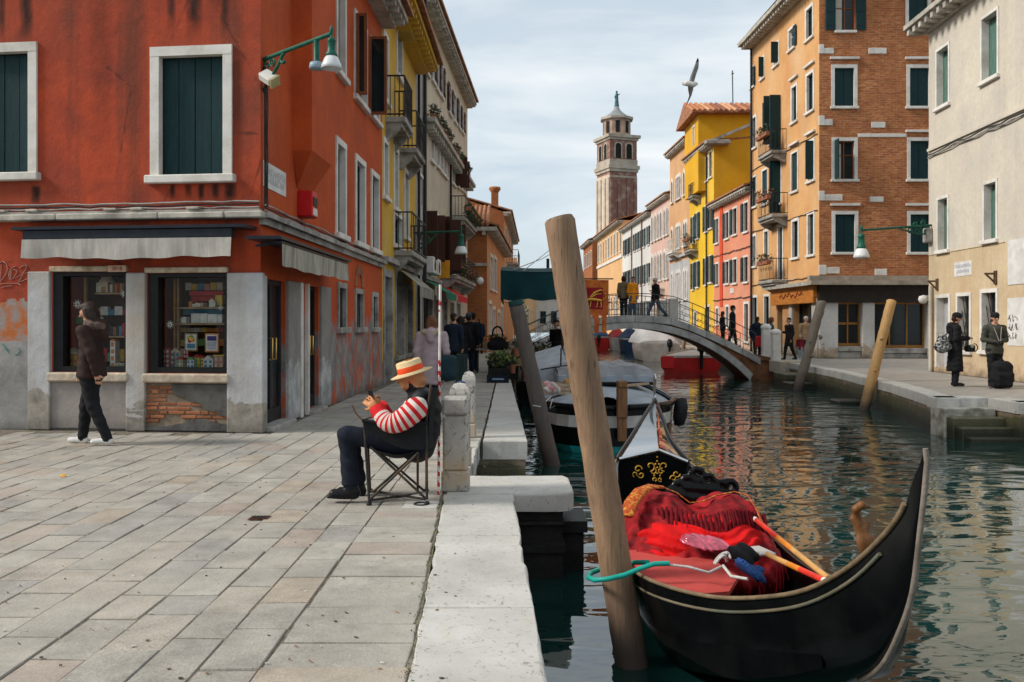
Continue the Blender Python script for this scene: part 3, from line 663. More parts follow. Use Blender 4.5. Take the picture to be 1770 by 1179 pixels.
def window(bld, W, r, fw=.12, boards=0, bm=None, sh=None, smat=None, depth=.16, sill=True, glass=True, sash=1, fm=None, head=False, mid=None, wood=None, proud=.03, curtain=False, label=None):
    """window part of a building: stone surround > sill, boards or pane and sash, open shutter leaves"""
    u0,u1,z0,z1 = r[:4]; fm = fm or M_FRAME
    mb = MB()
    if fw > 0:
        W.bx(mb, u0-fw, u0+.012, z0, z1-.012, -depth+.03, proud); W.bx(mb, u1-.012, u1+fw, z0, z1-.012, -depth+.03, proud); W.bx(mb, u0-fw, u1+fw, z1-.012, z1+fw, -depth+.03, proud+.004)
        if head: W.bx(mb, u0-fw-.06, u1+fw+.06, z1+fw+.22, z1+fw+.32, -.02, .10)
    else: W.bx(mb, u0, u1, z1-.02, z1, -depth, -.02)
    o = mb.build('window', fm, bld)
    if label: o['label'] = label
    if sill:
        s = MB(); W.bx(s, u0-fw-.05, u1+fw+.05, z0-.11, z0, -.05, proud+.07, 0, .012); s.build('sill', fm, o)
    if boards:
        w = (u1-u0)/boards
        for i in range(boards):
            b = MB(); W.bx(b, u0+i*w+.003, u0+(i+1)*w-.003, z0+.01, z1-.01, -depth-.04, -depth+.006*(i%2), 0, .006); b.build('board', bm or M_GSHUT, o)
    elif glass:
        p = MB(); W.bx(p, u0, u1, z0, z1, -depth-.03, -depth-.02); p.build('pane', M_PANE, o)
        if curtain:
            c = MB(); W.bx(c, u0+.05, u0+(u1-u0)*.38, z0+.05, z1-.1, -depth-.016, -depth-.010); c.build('curtain', M_CURT, o)
        if sash:
            f = MB(); fmw = wood or M_WHITEWOOD; t = .05
            for a,b_ in ((u0,u0+t),(u1-t,u1),((u0+u1)/2-t*.55,(u0+u1)/2+t*.55)): W.bx(f, a, b_, z0, z1, -depth-.02, -depth+.02)
            for a,b_ in ((z0,z0+t),(z1-t,z1),(z0+(z1-z0)*.62,z0+(z1-z0)*.62+t*.7)): W.bx(f, u0+t, u1-t, a, b_, -depth-.02, -depth+.015)
            f.build('sash', fmw, o)
    if sh:
        hw = (u1-u0)/2
        for s_ in sh:
            b = MB()
            if s_ == 'L': W.bx(b, u0-hw-.02, u0-.02, z0, z1, proud+.02, proud+.06, 0, .008)
            elif s_ == 'R': W.bx(b, u1+.02, u1+hw+.02, z0, z1, proud+.02, proud+.06, 0, .008)
            elif s_ in 'lr':                                 # leaf standing out from the wall
                uu = u0 if s_ == 'l' else u1; W.bx(b, uu-.02, uu+.02, z0, z1, proud, proud+hw)
            if s_ in 'LR':
                a, c = (u0-hw-.02, u0-.02) if s_ == 'L' else (u1+.02, u1+hw+.02)
                for zz in (z0+.12*(z1-z0), z0+.5*(z1-z0), z0+.86*(z1-z0)): W.bx(b, a+.03, c-.03, zz, zz+.08, proud+.06, proud+.075)
            b.build('shutter', smat or M_GSHUT, o)
    return o
def balcony(bld, W, u0, u1, z, proj=.55, h=.95, slab=M_GREYSTONE, iron=M_IRON, n=9):
    s = MB(); W.bx(s, u0, u1, z-.14, z, -.02, proj, 0, .02); W.bx(s, u0+.08, u1-.08, z-.24, z-.14, -.02, proj-.1)
    for u in (u0+.12, u1-.12): s.prism([(0,0),(proj-.15,0),(proj-.2,-.1),(.05,-.34),(0,-.34)], W.P(u-.07, z-.24), W.n, (0,0,1), W.ud*.14)
    o = s.build('balcony', slab, bld)
    r = MB()
    for zz in (z+.06, z+h): 
        r.bar(W.P(u0+.03,zz,0), W.P(u0+.03,zz,proj-.04), .035); r.bar(W.P(u1-.03,zz,0), W.P(u1-.03,zz,proj-.04), .035); r.bar(W.P(u0+.03,zz,proj-.04), W.P(u1-.03,zz,proj-.04), .035)
    for i in range(n+1):
        u = u0+.03+(u1-u0-.06)*i/n; r.tube([W.P(u,z,proj-.04), W.P(u,z+h,proj-.04)], .011, 5)
    for i in range(4):
        for u in (u0+.03, u1-.03): r.tube([W.P(u,z,(proj-.04)*i/4), W.P(u,z+h,(proj-.04)*i/4)], .011, 5)
    for i in range(n//2):
        u = u0+.03+(u1-u0-.06)*(i+.5)*2/n
        r.tube([W.P(u+.07*math.cos(a), z+h*.55+.1*math.sin(a), proj-.03) for a in np.linspace(0,6.28,9)], .008, 4)
    r.build('railing', iron, o)
    return o
def planter(W, u0, u1, z, off, label, kinds=(M_LEAF,), group='flower boxes along the facades', n=70, droop=.0, rr=(.0,)):
    c = W.P((u0+u1)/2, z, off); t = thing('flower_box', label, 'flower box', c, group)
    b = MB(); W.bx(b, u0, u1, z, z+.18, off-.1, off+.1, 0, .01); b.build('box', pmat('terracotta', (.28,.11,.06), .85, .3, 6, .2, 30), t)
    l = MB()
    for i in range(3): leaves(l, W.P(u0+(u1-u0)*(i+.5)/3, z+.32-droop, off), ((u1-u0)/4.2, .20, .26), n, .10, random.randrange(len(kinds)), i+int(z*10))
    l.build('plant', list(kinds), t, kind='stuff'); return t
def drainpipe(name_parent, W, u, z0, z1, off=.08, r=.045, m=None):
    p = MB(); p.tube([W.P(u,z0,off), W.P(u,(z0+z1)/2,off), W.P(u,z1,off)], r, 8); o = p.build('drainpipe', m or M_IRON, name_parent)
    return o
def shell(bld, W, u0, u1, z0, z1, D, m, roofm=None, over=.45, rise=.0, name_wall='back_wall', ends=(True,True), roof=True, cornice=True, cm=None):
    """closed body behind a facade, with roof slab and cornice"""
    fl = W.ud.cross(Vector((0,0,1))).dot(W.n) < 0
    for which, on in (('a', ends[0]), ('b', ends[1])):
        if not on: continue
        u = u0 if which == 'a' else u1; e = MB()
        e.face([W.P(u,z0,0), W.P(u,z0,-D), W.P(u,z1,-D), W.P(u,z1,0)] if which == 'a' else [W.P(u,z0,-D), W.P(u,z0,0), W.P(u,z1,0), W.P(u,z1,-D)])
        e.build('end_wall', m, bld)
    b = MB(); b.face([W.P(u0,z0,-D), W.P(u1,z0,-D), W.P(u1,z1,-D), W.P(u0,z1,-D)]); b.build(name_wall, m, bld)
    if roof:
        r = MB(); mid = -D/2; zc = z1+rise
        A = [(over,z1+.03),(mid,zc+.03+.12),(-D-.2,z1+.03)]
        for (o0,a0),(o1,a1) in zip(A, A[1:]):
            P = [W.P(u0-.1,a0,o0),W.P(u1+.1,a0,o0),W.P(u1+.1,a1,o1),W.P(u0-.1,a1,o1)]; Q = [p+Vector((0,0,.1)) for p in P]
            r.add(P+Q, [(0,3,2,1),(4,5,6,7),(0,1,5,4),(1,2,6,5),(2,3,7,6),(3,0,4,7)])
        r.build('roof', roofm or M_TILE, bld)
    if cornice:
        c = MB(); W.bx(c, u0-.05, u1+.05, z1-.12, z1+.02, -.05, over*.82); W.bx(c, u0, u1, z1-.26, z1-.12, -.05, over*.45)
        n = int((u1-u0)/.42)
        for i in range(n): 
            u = u0+(i+.5)*(u1-u0)/n; W.bx(c, u-.07, u+.07, z1-.24, z1-.121, over*.45, over*.75)
        c.build('cornice', cm or M_CORN, bld)
def sign_text(txt, W, u, z, off, size, mat, parent, name='lettering', align='CENTER', ext=.002):
    cu = bpy.data.curves.new(name, 'FONT'); cu.body = txt; cu.size = size; cu.align_x = align; cu.align_y = 'CENTER'; cu.extrude = ext
    tmp = bpy.data.objects.new('tmp_text', cu); COL.objects.link(tmp)
    dg = bpy.context.evaluated_depsgraph_get(); me = bpy.data.meshes.new_from_object(tmp.evaluated_get(dg)); bpy.data.objects.remove(tmp)
    sgn = 1 if W.ud.cross(Vector((0,0,1))).dot(W.n) > 0 else -1
    M = Matrix(((W.ud.x*sgn, 0, W.n.x, 0), (W.ud.y*sgn, 0, W.n.y, 0), (0, 1, 0, 0), (0,0,0,1)))
    me.transform(Matrix.Translation(W.P(u,z,off)-wl(parent)) @ M); me.materials.clear(); me.materials.append(mat)
    return link_mesh(name, me, parent)
# ================================================================ red corner house
WF = Wall((-16.0, 13.476), (-3.35, 11.95), (0,-1)); WS = Wall((-3.35,11.95), (-3.1,21.4), (1,0))
def sx(px, py=300): u, z = WF.uz(px, py); return WF.P(u, z).x
def sz(py, px=300): return WF.uz(px, py)[1]
sp = []
for (px,w,yt,yb,a) in ((3,8,-20,75,.8),(45,15,-20,80,.95),(295,9,-20,70,.85),(335,18,-20,78,.95),(388,10,-20,78,.9),(380,30,-20,40,.5),(62,10,318,358,1),(298,6,320,352,.9),(325,8,320,350,.85),(348,7,320,356,.95),(372,8,320,358,.9),(398,12,320,357,1),(175,24,-20,330,.33),(410,14,110,300,.35)):
    sp.append((sx(px), w/128.0, sz(yt), sz(yb), a))
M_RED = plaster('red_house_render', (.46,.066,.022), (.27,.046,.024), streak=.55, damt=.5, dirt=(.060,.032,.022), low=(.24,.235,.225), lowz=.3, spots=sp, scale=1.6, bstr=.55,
                patch=(sx(50), -1, 1.22, (.30,.29,.275), (.42,.13,.035)))
M_REDS = plaster('red_house_side_render', (.50,.082,.017), (.39,.060,.016), streak=.18, damt=.25, dirt=(.12,.05,.03), low=(.235,.22,.21), lowz=1.5, scale=1.2, bstr=.4, lowmix=True)
red = thing('red_corner_house', 'weathered red rendered corner house with a shop, dark green shutters and streaked walls', 'house', (-3.35,11.95,0))
ZTOP = 8.75
r_w1 = WF.rect(275,388,95,303); r_w0 = WF.rect(-52,52,90,300)
r_s1 = WF.rect(92,220,470,643); r_s2 = WF.rect(256,393,472,645)
ops = [(*r_w0,.17),(*r_w1,.17),(*r_s1,1.1),(*r_s2,1.1)]
wall_mesh(WF, 0, WF.L, 0, ZTOP, ops).build('front_wall', M_RED, red)
for r in (r_w0, r_w1):
    window(red, WF, r, fw=.115, boards=4, depth=.10, proud=.035)
d1 = WS.rect(455.8,493,484,719); d2 = WS.rect(528.6,550,492,691)
d1 = (d1[0],d1[1],.06,2.07); d2 = (d2[0],d2[1],.08,2.07)
lows = [WS.rect(584.5,596,497,566), WS.rect(614.5,626,507,566), WS.rect(643.5,651,512,566)]
mids = [WS.rect(581.5,595,252,405), WS.rect(615,629,282,420), WS.rect(642,653,306,431)]
ups = [WS.rect(582,595,-60,128), WS.rect(613,632,40,176), WS.rect(641,654,82,205)]
ops = [(*d1,.10),(*d2,.10)]+[(*r,.14) for r in lows+mids+ups]
wall_mesh(WS, 0, WS.L, 0, ZTOP, ops).build('side_wall', M_REDS, red)
shell(red, WS, 0, WS.L, 0, ZTOP, 12.5, M_REDS, over=.75, rise=1.6, ends=(False,True))
for i, r in enumerate(mids): window(red, WS, r, fw=.11, depth=.12, wood=M_GSHUT)
for i, r in enumerate(ups): window(red, WS, r, fw=.09, depth=.12, wood=M_REDWOOD, sash=1)
for i, r in enumerate(lows):
    w = window(red, WS, r, fw=.09, depth=.12, sash=0, fm=M_GREYSTONE)
    g = MB()
    for k in range(4): g.tube([WS.P(r[0]+(r[1]-r[0])*(k+.5)/4, r[2], -.04), WS.P(r[0]+(r[1]-r[0])*(k+.5)/4, r[3], -.04)], .011, 6)
    for k in range(4): g.bar(WS.P(r[0], r[2]+(r[3]-r[2])*(k+.5)/4, -.045), WS.P(r[1], r[2]+(r[3]-r[2])*(k+.5)/4, -.045), .012)
    g.build('bars', M_IRON, w)
def arch_bricks(par, W, uc, z, r0, r1, n, m):
    for k in range(n):
        a, b = math.pi*(k+.06)/n, math.pi*(k+.94)/n; mb = MB()
        P = [(math.cos(t)*r, math.sin(t)*r) for r, t in ((r0,a),(r1,a),(r1,b),(r0,b))]
        mb.prism([(-x, y) for x, y in P], W.P(uc, z, -.03), W.ud, (0,0,1), W.n*.055); mb.build('brick', m, par)
M_BRICKP = pmat('old_brick', (.30,.115,.055), .9, .35, 9, .5, 40, dirt=(.16,.12,.085), dirt_amt=.6, rvar=.6)
arch_bricks(red, WS, (lows[1][0]+lows[1][1])/2, lows[1][3]+.13, .26, .46, 11, M_BRICKP)
# open casements of red-brown wood on the upper floor
def casement(W, u, z0, z1, o0, o1, par):
    f = MB(); t = .06
    f.bar(W.P(u,z0+t/2,o0), W.P(u,z0+t/2,o1), .05, t); f.bar(W.P(u,z1-t/2,o0), W.P(u,z1-t/2,o1), .05, t)
    f.bar(W.P(u,z0,o0+t/2), W.P(u,z1,o0+t/2), .05, t); f.bar(W.P(u,z0,o1-t/2), W.P(u,z1,o1-t/2), .05, t)
    o = f.build('casement', M_REDWOOD, par); p = MB(); p.box(0,0,0,0,0,0); p = MB()
    p.obox(W.P(u,(z0+z1)/2,(o0+o1)/2), W.ud*.006, W.n*((o1-o0)/2-t), Vector((0,0,(z1-z0)/2-t))); p.build('pane', M_PANE, o)
casement(WS, ups[1][0]-.02, ups[1][2], ups[1][3], .04, .26, red); casement(WS, ups[1][1]+.12, ups[1][2]-.10, ups[1][3]-.05, .05, .44, red)
# chimney breast on the side wall, corbelled at its foot
u0 = WS.uz(505,300)[0]; cb = MB()
cb.obox(WS.P(u0+.65, (4.06+ZTOP)/2, .15), WS.ud*.65, WS.n*.15, (0,0,(ZTOP-4.06)/2))
a, b = u0+.003, u0+1.297
cb.add([WS.P(a,4.06,.297),WS.P(b,4.06,.297),WS.P(b,4.06,0),WS.P(a,4.06,0),WS.P(a+.25,3.54,.01),WS.P(b-.25,3.54,.01)], [(0,1,5,4),(0,4,3),(1,2,5),(4,5,2,3)])
cb.build('chimney_breast', M_REDS, red)
# string course with its stones, running round the corner
zc = sz(372)
L = WF.uz(-40,372)[0]
x = L
rr = random.Random(5)
while x < WF.L+.05:
    l = min(rr.uniform(.9,1.5), WF.L+.08-x); c = MB(); WF.bx(c, x+.004, x+l-.004, zc-.065, zc+.02+rr.uniform(-.008,.008), -.02, .16+rr.uniform(-.01,.01), 0, .015); c.build('ledge_stone', M_CORN, red); x += l
for px in (8,64,198,243,340):
    u = WF.uz(px,366)[0]; c = MB(); WF.bx(c, u-.09, u+.09, zc+.06, zc+.095, -.02, .13, 0, .01); c.build('roof_tile', M_CORN, red)
c = MB(); WF.bx(c, L, WF.L+.02, zc+.022, zc+.06, -.02, .10); c.build('ledge_cap', M_GREYSTONE, red)
c = MB(); WS.bx(c, -.02, WS.L, zc-.05, zc+.02, -.02, .13); WS.bx(c, 0, WS.L, zc-.14, zc-.05, -.02, .06); c.build('side_ledge', M_GREYSTONE, red)
def cable(W, u0, u1, z, off, sag, m, n=24, r=.011, seed=0, par=None, name='cable'):
    rr = random.Random(seed); p = MB(); p.tube([W.P(u0+(u1-u0)*i/n, z+rr.uniform(-sag,sag), off+rr.uniform(-.01,.01)) for i in range(n+1)], r, 5); return p.build(name, m, par)
for k in range(3):
    cable(WF, L, WF.L, zc+.09+.035*k, .05, .012, M_IRON if k % 2 else M_GREYSTONE, seed=k, par=red)
    cable(WS, 0, WS.L, zc+.05+.035*k, .06, .014, M_IRON if k % 2 else M_GREYSTONE, seed=k+9, par=red)
# corner pipe with cable clips
p = MB(); pc = WS.P(.05,0,.05)
p.tube([pc+Vector((0,0,z)) for z in np.linspace(zc+.1, sz(150), 8)], .018, 6); p.tube([pc+Vector((.03,-.01+.01*math.sin(z*9),z)) for z in np.linspace(zc+.1, sz(150), 18)], .01, 5); p.build('corner_conduit', M_IRON, red)
# shop front: stone piers, lintels, sills, plinths
M_PIER = pmat('whitewashed_pier', (.47,.475,.48), .8, .18, 2.5, .45, 22, dirt=(.40,.34,.27), dirt_amt=.75)
t_ = M_PIER.node_tree
def pier(W, u0, u1, z0, z1, o=.05, m=None):
    c = MB(); W.bx(c, u0, u1, z0, z1, -.02, o, 0, .012); return c.build('pier', m or plaster_pier, red)
plaster_pier = plaster('pier_paint', (.46,.465,.475), (.38,.37,.36), dirt=(.22,.165,.10), damt=.7, streak=.3, low=(.30,.27,.23), lowz=.42, scale=2.2, bstr=.6)
for a, b, yt in ((52,90,470),(221,254,472),(395,452,472)):
    ua, ub = WF.uz(a,600)[0], WF.uz(b,600)[0]
    if b > 450: ub = WF.L+.055
    pier(WF, ua, ub, 0, sz(yt,a), .06)
pier(WS, -.0, d1[0]-.02, 0, 2.1, .058)
for a, b in ((493.5,514),(551,568)):
    pier(WS, WS.uz(a,600)[0]+.02, WS.uz(b,600)[0], .02, 2.09, .05, plaster('pier_grey%d' % a, (.27,.255,.235), (.21,.195,.18), dirt=(.10,.085,.06), damt=.6, low=(.42,.42,.42), lowz=.85, scale=2, bstr=.5))
for a, b in ((514.5,517.5),(527,528.4)): pier(WS, WS.uz(a,600)[0], WS.uz(b,600)[0], .0, 2.09, .07, M_FRAME)
for r, yt in ((r_s1,460),(r_s2,462)):
    c = MB(); WF.bx(c, r[0]-.02, r[1]+.02, r[3]+.003, r[3]+.075, -.02, .07, 0, .01); c.build('lintel', pmat('stained_lintel_stone', (.50,.42,.31), .8, .3, 6, .4, 30, dirt=(.22,.11,.05), dirt_amt=.7), red)
    c = MB(); WF.bx(c, r[0]-.05, r[1]+.05, r[2]-.13, r[2]-.005, -.03, .09, 0, .02); c.build('sill', pmat('stained_sill_stone', (.47,.40,.31), .85, .35, 5, .6, 20, dirt=(.25,.14,.08), dirt_amt=.6), red)
# number plate above the first shop window
np_ = thing('number_plate', 'small terracotta house number plate above the left shop window', 'sign', WF.P(WF.uz(202,465)[0], sz(465), .08))
c = MB(); r = WF.rect(187,218,459,470,.08); WF.bx(c, r[0], r[1], r[2], r[3], .075, .088); c.build('plate', pmat('number_plate_stone', (.55,.36,.25), .8, .2, 10, .2, 40), np_)
sign_text('2818', WF, (r[0]+r[1])/2, (r[2]+r[3])/2, .089, .075, pmat('red_brown_ink', (.20,.06,.02), .8, .2), np_)
c = MB(); WF.bx(c, r_s1[0]-.12, r_s1[1]+.09, .03, r_s1[2]-.135, -.02, .022); c.build('plinth', plaster('plinth_render', (.31,.27,.245), (.24,.215,.20), dirt=(.10,.085,.07), damt=.6, streak=.4, scale=2.5, bstr=.5), red)
# bare brick plinth under the right window: every brick its own piece, render left on top right and along the foot
pu0, pu1, pz0, pz1 = r_s2[0]-.06, r_s2[1]+.07, .02, r_s2[2]-.14
c = MB(); WF.bx(c, pu0, pu1, pz0, pz1, -.02, .004); c.build('plinth_core', pmat('brick_mortar', (.22,.17,.125), .95, .4, 8, .6, 30), red)
rb = random.Random(11); nb = 0
row = 0; z = pz0+.10
while z < pz1-.03:
    u = pu0 - (.12 if row % 2 else 0)
    while u < pu1:
        l = rb.choice((.12,.22,.22,.24)); a, b = max(u, pu0+.005), min(u+l-.012, pu1-.005); fu, fz = ((a+b)/2-pu0)/(pu1-pu0), (z-pz0)/(pz1-pz0)
        covered = (fz > .58 and fu > .33+.10*math.sin(fz*9)) or (fz > .40 and fu > .62+.06*math.sin(fz*14)) or (fz < .16+.12*math.sin(fu*6.5) and fu > .2)
        if b-a > .05 and not covered and rb.random() < .96:
            c = MB(); o = rb.uniform(.008,.032); WF.bx(c, a, b, z+rb.uniform(0,.004), z+.045+rb.uniform(-.004,.003), -.01, o, 0, .007); c.build('brick', M_BRICKP, red)
        u += l
    z += .056; row += 1
def ragged(W, pts, off, th, par, m, name):
    c = MB(); c.prism([(u, zz) for u, zz in pts], W.P(0,0,off), W.ud, (0,0,1), W.n*th); return c.build(name, m, par)
rj = random.Random(4); U = lambda f: pu0+(pu1-pu0)*f; Z = lambda f: pz0+(pz1-pz0)*f
top = [(U(.33),Z(.985)),(U(.995),Z(.985)),(U(.995),Z(.30))] + [(U(.95-.38*i/9+rj.uniform(-.012,.012)), Z(.33+.30*(i/9)**1.5+rj.uniform(-.03,.03))) for i in range(10)] + [(U(.50),Z(.66)),(U(.42),Z(.74)),(U(.34),Z(.80))]
ragged(WF, top[::-1], .003, .030, red, pmat('old_grey_render', (.105,.10,.09), .95, .35, 5, .6, 25, dirt=(.06,.05,.04), dirt_amt=.6), 'render_patch')
bot = [(U(.02),Z(.0)),(U(.995),Z(.0)),(U(.995),Z(.13)),(U(.85),Z(.16)),(U(.72),Z(.25)),(U(.58),Z(.24)),(U(.45),Z(.15)),(U(.3),Z(.10)),(U(.15),Z(.07)),(U(.02),Z(.06))]
ragged(WF, bot, .003, .036, red, pmat('old_cement_foot', (.085,.082,.08), .95, .35, 5, .6, 25, dirt=(.2,.18,.15), dirt_amt=.5), 'render_patch')
# door leaves and steps on the side
for d, lab in ((d1,0),(d2,1)):
    c = MB(); WS.bx(c, d[0]-.05, d[1]+.05, -.01, .07, -.3, .16, 0, .015); c.build('door_step', M_GREYSTONE, red)
    f = MB(); t = .07
    WS.bx(f, d[0], d[0]+t, d[2], d[3], -.12, -.06); WS.bx(f, d[1]-t, d[1], d[2], d[3], -.12, -.06); WS.bx(f, d[0]+t, d[1]-t, d[3]-t, d[3], -.12, -.06); WS.bx(f, d[0]+t, d[1]-t, d[2], d[2]+.2, -.12, -.06); um = (d[0]+d[1])/2; WS.bx(f, um-.04, um+.04, d[2]+.2, d[3]-t, -.12, -.06)
    dr = f.build('door', M_DARK if lab else M_IRON, red)
    p = MB(); WS.bx(p, d[0]+t, d[1]-t, d[2]+.2, d[3]-t, -.10, -.09); p.build('pane', M_PANE, dr)
    h = MB()
    for s in (-.09, .09): h.tube([WS.P(um+s,.95,-.05),WS.P(um+s,.95,-.01),WS.P(um+s,1.25,-.01),WS.P(um+s,1.25,-.05)], .014, 6)
    h.build('handle', pmat('brass', (.55,.36,.12), .35, .2, 6, .1, 30, metal=1), dr)
# graffiti tag (thin paint strokes lying on the wall)
g = MB()
def stroke(pts, w=3.0):
    q = [WF.P(*WF.uz(x,y), .006) for x,y in pts]; g.tube(q, w/128/2, 6, 0, True, .25)
stroke([(3,456),(2,470),(0,487)]); stroke([(-3,455),(6,452),(12,457),(14,465),(11,474),(4,483),(0,487)])
stroke([(28,460),(22,463),(18,466),(16,476),(17,482),(19,484),(24,480),(30,471),(29,467),(24,466),(20,468),(19,482)])
stroke([(34,464),(38,461),(46,458),(47,462),(42,471),(37,480),(32,489),(38,486),(46,483),(52,481)]); stroke([(28,480),(36,476),(45,472),(52,471)],2.2)
stroke([(-2,492),(10,490),(22,490),(31,490),(37,493)],2.2); stroke([(3,497),(12,495),(21,494)],2.6)
tag(g.build('graffiti', pmat('pale_pink_spray_paint', (.62,.42,.38), .7, .15, 20, .1, 40), None, (sx(25),13,sz(475))), 'white spray painted letters DBZ with an underline on the red wall', 'graffiti')
g = MB()
for pts in ([(4,594),(8,598),(12,606),(16,611)],[(10,602),(16,604)],[(31,601),(35,604),(33,611),(28,613),(24,612)]): stroke(pts, 2.0)
tag(g.build('graffiti', pmat('teal_spray_paint', (.03,.36,.33), .7, .2, 20, .1, 40), None, (sx(15),13,sz(603))), 'small teal spray paint scribble on grey plaster left of the shop', 'graffiti')
# shop windows: dark frame, glass, recessed display box
M_BOARDD = pmat('display_back_cloth', (.060,.036,.022), .9, .5, 3, .2, 30); M_SHELF = pmat('pale_wood_shelf', (.33,.22,.12), .6, .3, 8, .2, 40, stretch=(.6,6,6))
for r, n in ((r_s1,0),(r_s2,1)):
    f = MB(); t, tl = .045, .14
    WF.bx(f, r[0]+.003, r[0]+tl, r[2]+.003, r[3]-.003, -.16, -.006); WF.bx(f, r[1]-t, r[1]-.003, r[2]+.003, r[3]-.003, -.16, -.006); WF.bx(f, r[0]+tl, r[1]-t, r[2]+.003, r[2]+.075, -.16, -.006); WF.bx(f, r[0]+tl, r[1]-t, r[3]-.055, r[3]-.003, -.16, -.006)
    o = f.build('shop_window', pmat('black_shop_frame', (.012,.012,.013), .45, .3, 8, .2, 40), red)
    p = MB(); p.face([WF.P(r[0]+tl,r[2]+.075,-.10),WF.P(r[1]-t,r[2]+.075,-.10),WF.P(r[1]-t,r[3]-.055,-.10),WF.P(r[0]+tl,r[3]-.055,-.10)]); p.build('pane', M_GLASS, o)
    b = MB(); WF.bx(b, r[0]-.1, r[1]+.1, r[2]-.1, r[3]+.1, -.82, -.74); b.build('display_back', M_BOARDD, o)
    b = MB(); WF.bx(b, r[0]+.01, r[1]-.01, r[2]+.004, r[2]+.05, -.735, -.17); b.build('display_floor', M_SHELF, o)
# ---------------------------------------------------------------- things fixed on the red house
M_CANV = pmat('dirty_white_canvas', (.40,.375,.34), .9, .2, 4, .3, 15, dirt=(.26,.22,.18), dirt_amt=.6, stretch=(3,3,.5))
M_CANV2 = pmat('grimy_awning_canvas', (.34,.315,.265), .95, .3, 4, .3, 15, dirt=(.10,.11,.07), dirt_amt=.8, stretch=(3,3,.4))
def awning(W, u0, u1, zt, zv, zb, proj, label, cloth, drop=.0):
    t = thing('awning', label, 'awning', W.P((u0+u1)/2, zt, 0))
    c = MB(); W.bx(c, u0-.14, u1+.19, zt-.04, zt+.0, .0, proj+.03); W.bx(c, u0-.0, u1+.0, zv, zt-.045, proj-.1, proj, 0, .01)
    for u in (u0+.2, u1-.2): c.bar(W.P(u, zt-.10, .02), W.P(u, zv+.04-drop, proj-.05), .03)
    c.build('cassette', pmat('blue_black_awning_metal', (.016,.02,.028), .4, .3, 6, .1, 30), t)
    v = MB(); n = 60; rr = random.Random(int(u0*7)); ph = [rr.uniform(0,6) for _ in range(4)]
    def f(a, b):
        u = u0+(u1-u0)*a; return W.P(u, zv+(zb-zv)*b+(.015*math.sin(a*9+ph[0])+.010*math.sin(a*31+ph[1]))*b, proj+.004+(.014*math.sin(a*26+ph[2])+.02*math.sin(a*11+ph[3]))*b)
    v.grid(f, n, 5); v.build('valance', cloth, t); return t
r = WF.rect(38, 400, 412, 446, .36)
awning(WF, r[0], r[1], WF.uz(220,390,.36)[1], r[3], r[2], .36, 'rolled up black cassette awning with dirty white valance over the shop windows', M_CANV)
ra = (WS.uz(487,430,.42)[0], WS.uz(601,460,.42)[0])
zt = WS.uz(487,413,.42)[1]
awning(WS, ra[0], ra[1], zt+.03, zt-.06, WS.uz(487,460,.42)[1], .42, 'half open grimy grey awning over the shop doors on the side street', M_CANV2)
al = thing('alarm_box', 'bright red alarm box on the orange red side wall', 'alarm box', WS.P(WS.uz(515,350)[0], sz(350), 0))
ub = WS.uz(514,350,0)[0]; zb0, zb1 = WS.uz(514,374)[1], WS.uz(514,329)[1]
c = MB(); WS.bx(c, ub, ub+.34, zb0, zb1, 0, .23, 0, .015); c.build('box', pmat('alarm_red_paint', (.50,.012,.014), .4, .15, 5, .1, 30), al)
c = MB(); WS.bx(c, ub+.06, ub+.30, zb0+.17, zb1-.09, .228, .24); c.build('grille', M_IRON, al)
c = MB(); WS.bx(c, ub+.05, ub+.31, zb0+.03, zb0+.14, .228, .236); c.build('label_strip', M_FRAME, al)
sg = thing('street_sign', 'white painted street name panel on the side wall beside the corner pipe', 'sign', WS.P(.6, 3.6, 0))
r = WS.rect(454.5,493.5,300,340); u0, u1 = WS.uz(454.5,300)[0], WS.uz(493.5,330)[0]; z0, z1 = WS.uz(474,331)[1], WS.uz(474,288)[1]
M_SIGN = pmat('white_lime_panel', (.60,.59,.57), .85, .14, 4, .25, 30, dirt=(.40,.37,.33), dirt_amt=.5)
c = MB(); WS.bx(c, u0, u1, z0, z1, -.01, .008); c.build('panel', M_SIGN, sg)
M_FAINT = pmat('faded_grey_lettering', (.42,.41,.40), .9, .1, 9, .1, 40)
sign_text('FONDAMENTA', WS, (u0+u1)/2, z0+(z1-z0)*.66, .009, (u1-u0)*.135, M_FAINT, sg); sign_text('GHERARDINI', WS, (u0+u1)/2, z0+(z1-z0)*.34, .009, (u1-u0)*.135, M_FAINT, sg)
# green street lamp on its bracket at the corner
M_LAMPG = pmat('milky_lamp_glass', (.62,.64,.64), .25, .06, 4, .05, 30, spec=.6)
def spiral(c, ax, ay, r0, r1, a0, a1, n=18): return [Vector(c)+ax*(r0+(r1-r0)*i/n)*math.cos(a0+(a1-a0)*i/n)+ay*(r0+(r1-r0)*i/n)*math.sin(a0+(a1-a0)*i/n) for i in range(n+1)]
def lantern(t, top, s=1.0):
    """bell lantern hanging from a point"""
    h = MB(); h.lathe(top, [(0,.16*s),(.02*s,.1*s),(.035*s,.06*s),(.02*s,.0),(.018*s,-.05*s),(.055*s,-.08*s),(.075*s,-.12*s),(.062*s,-.14*s),(.068*s,-.28*s),(.095*s,-.33*s),(.10*s,-.36*s),(.02*s,-.36*s)], 16); h.build('lamp_housing', M_GREENIRON, t)
    g = MB(); g.lathe(top, [(.085*s,-.36*s),(.115*s,-.40*s),(.155*s,-.50*s),(.165*s,-.555*s),(.155*s,-.56*s),(.145*s,-.50*s),(.0,-.47*s)], 18); g.build('lamp_shade', M_LAMPG, t)
A = at(447,106,12.15); B = at(573,58,11.1); B.y = 11.1
L1 = thing('street_lamp', 'green iron street lamp with bell shade on the corner bracket of the red house', 'street lamp', A)
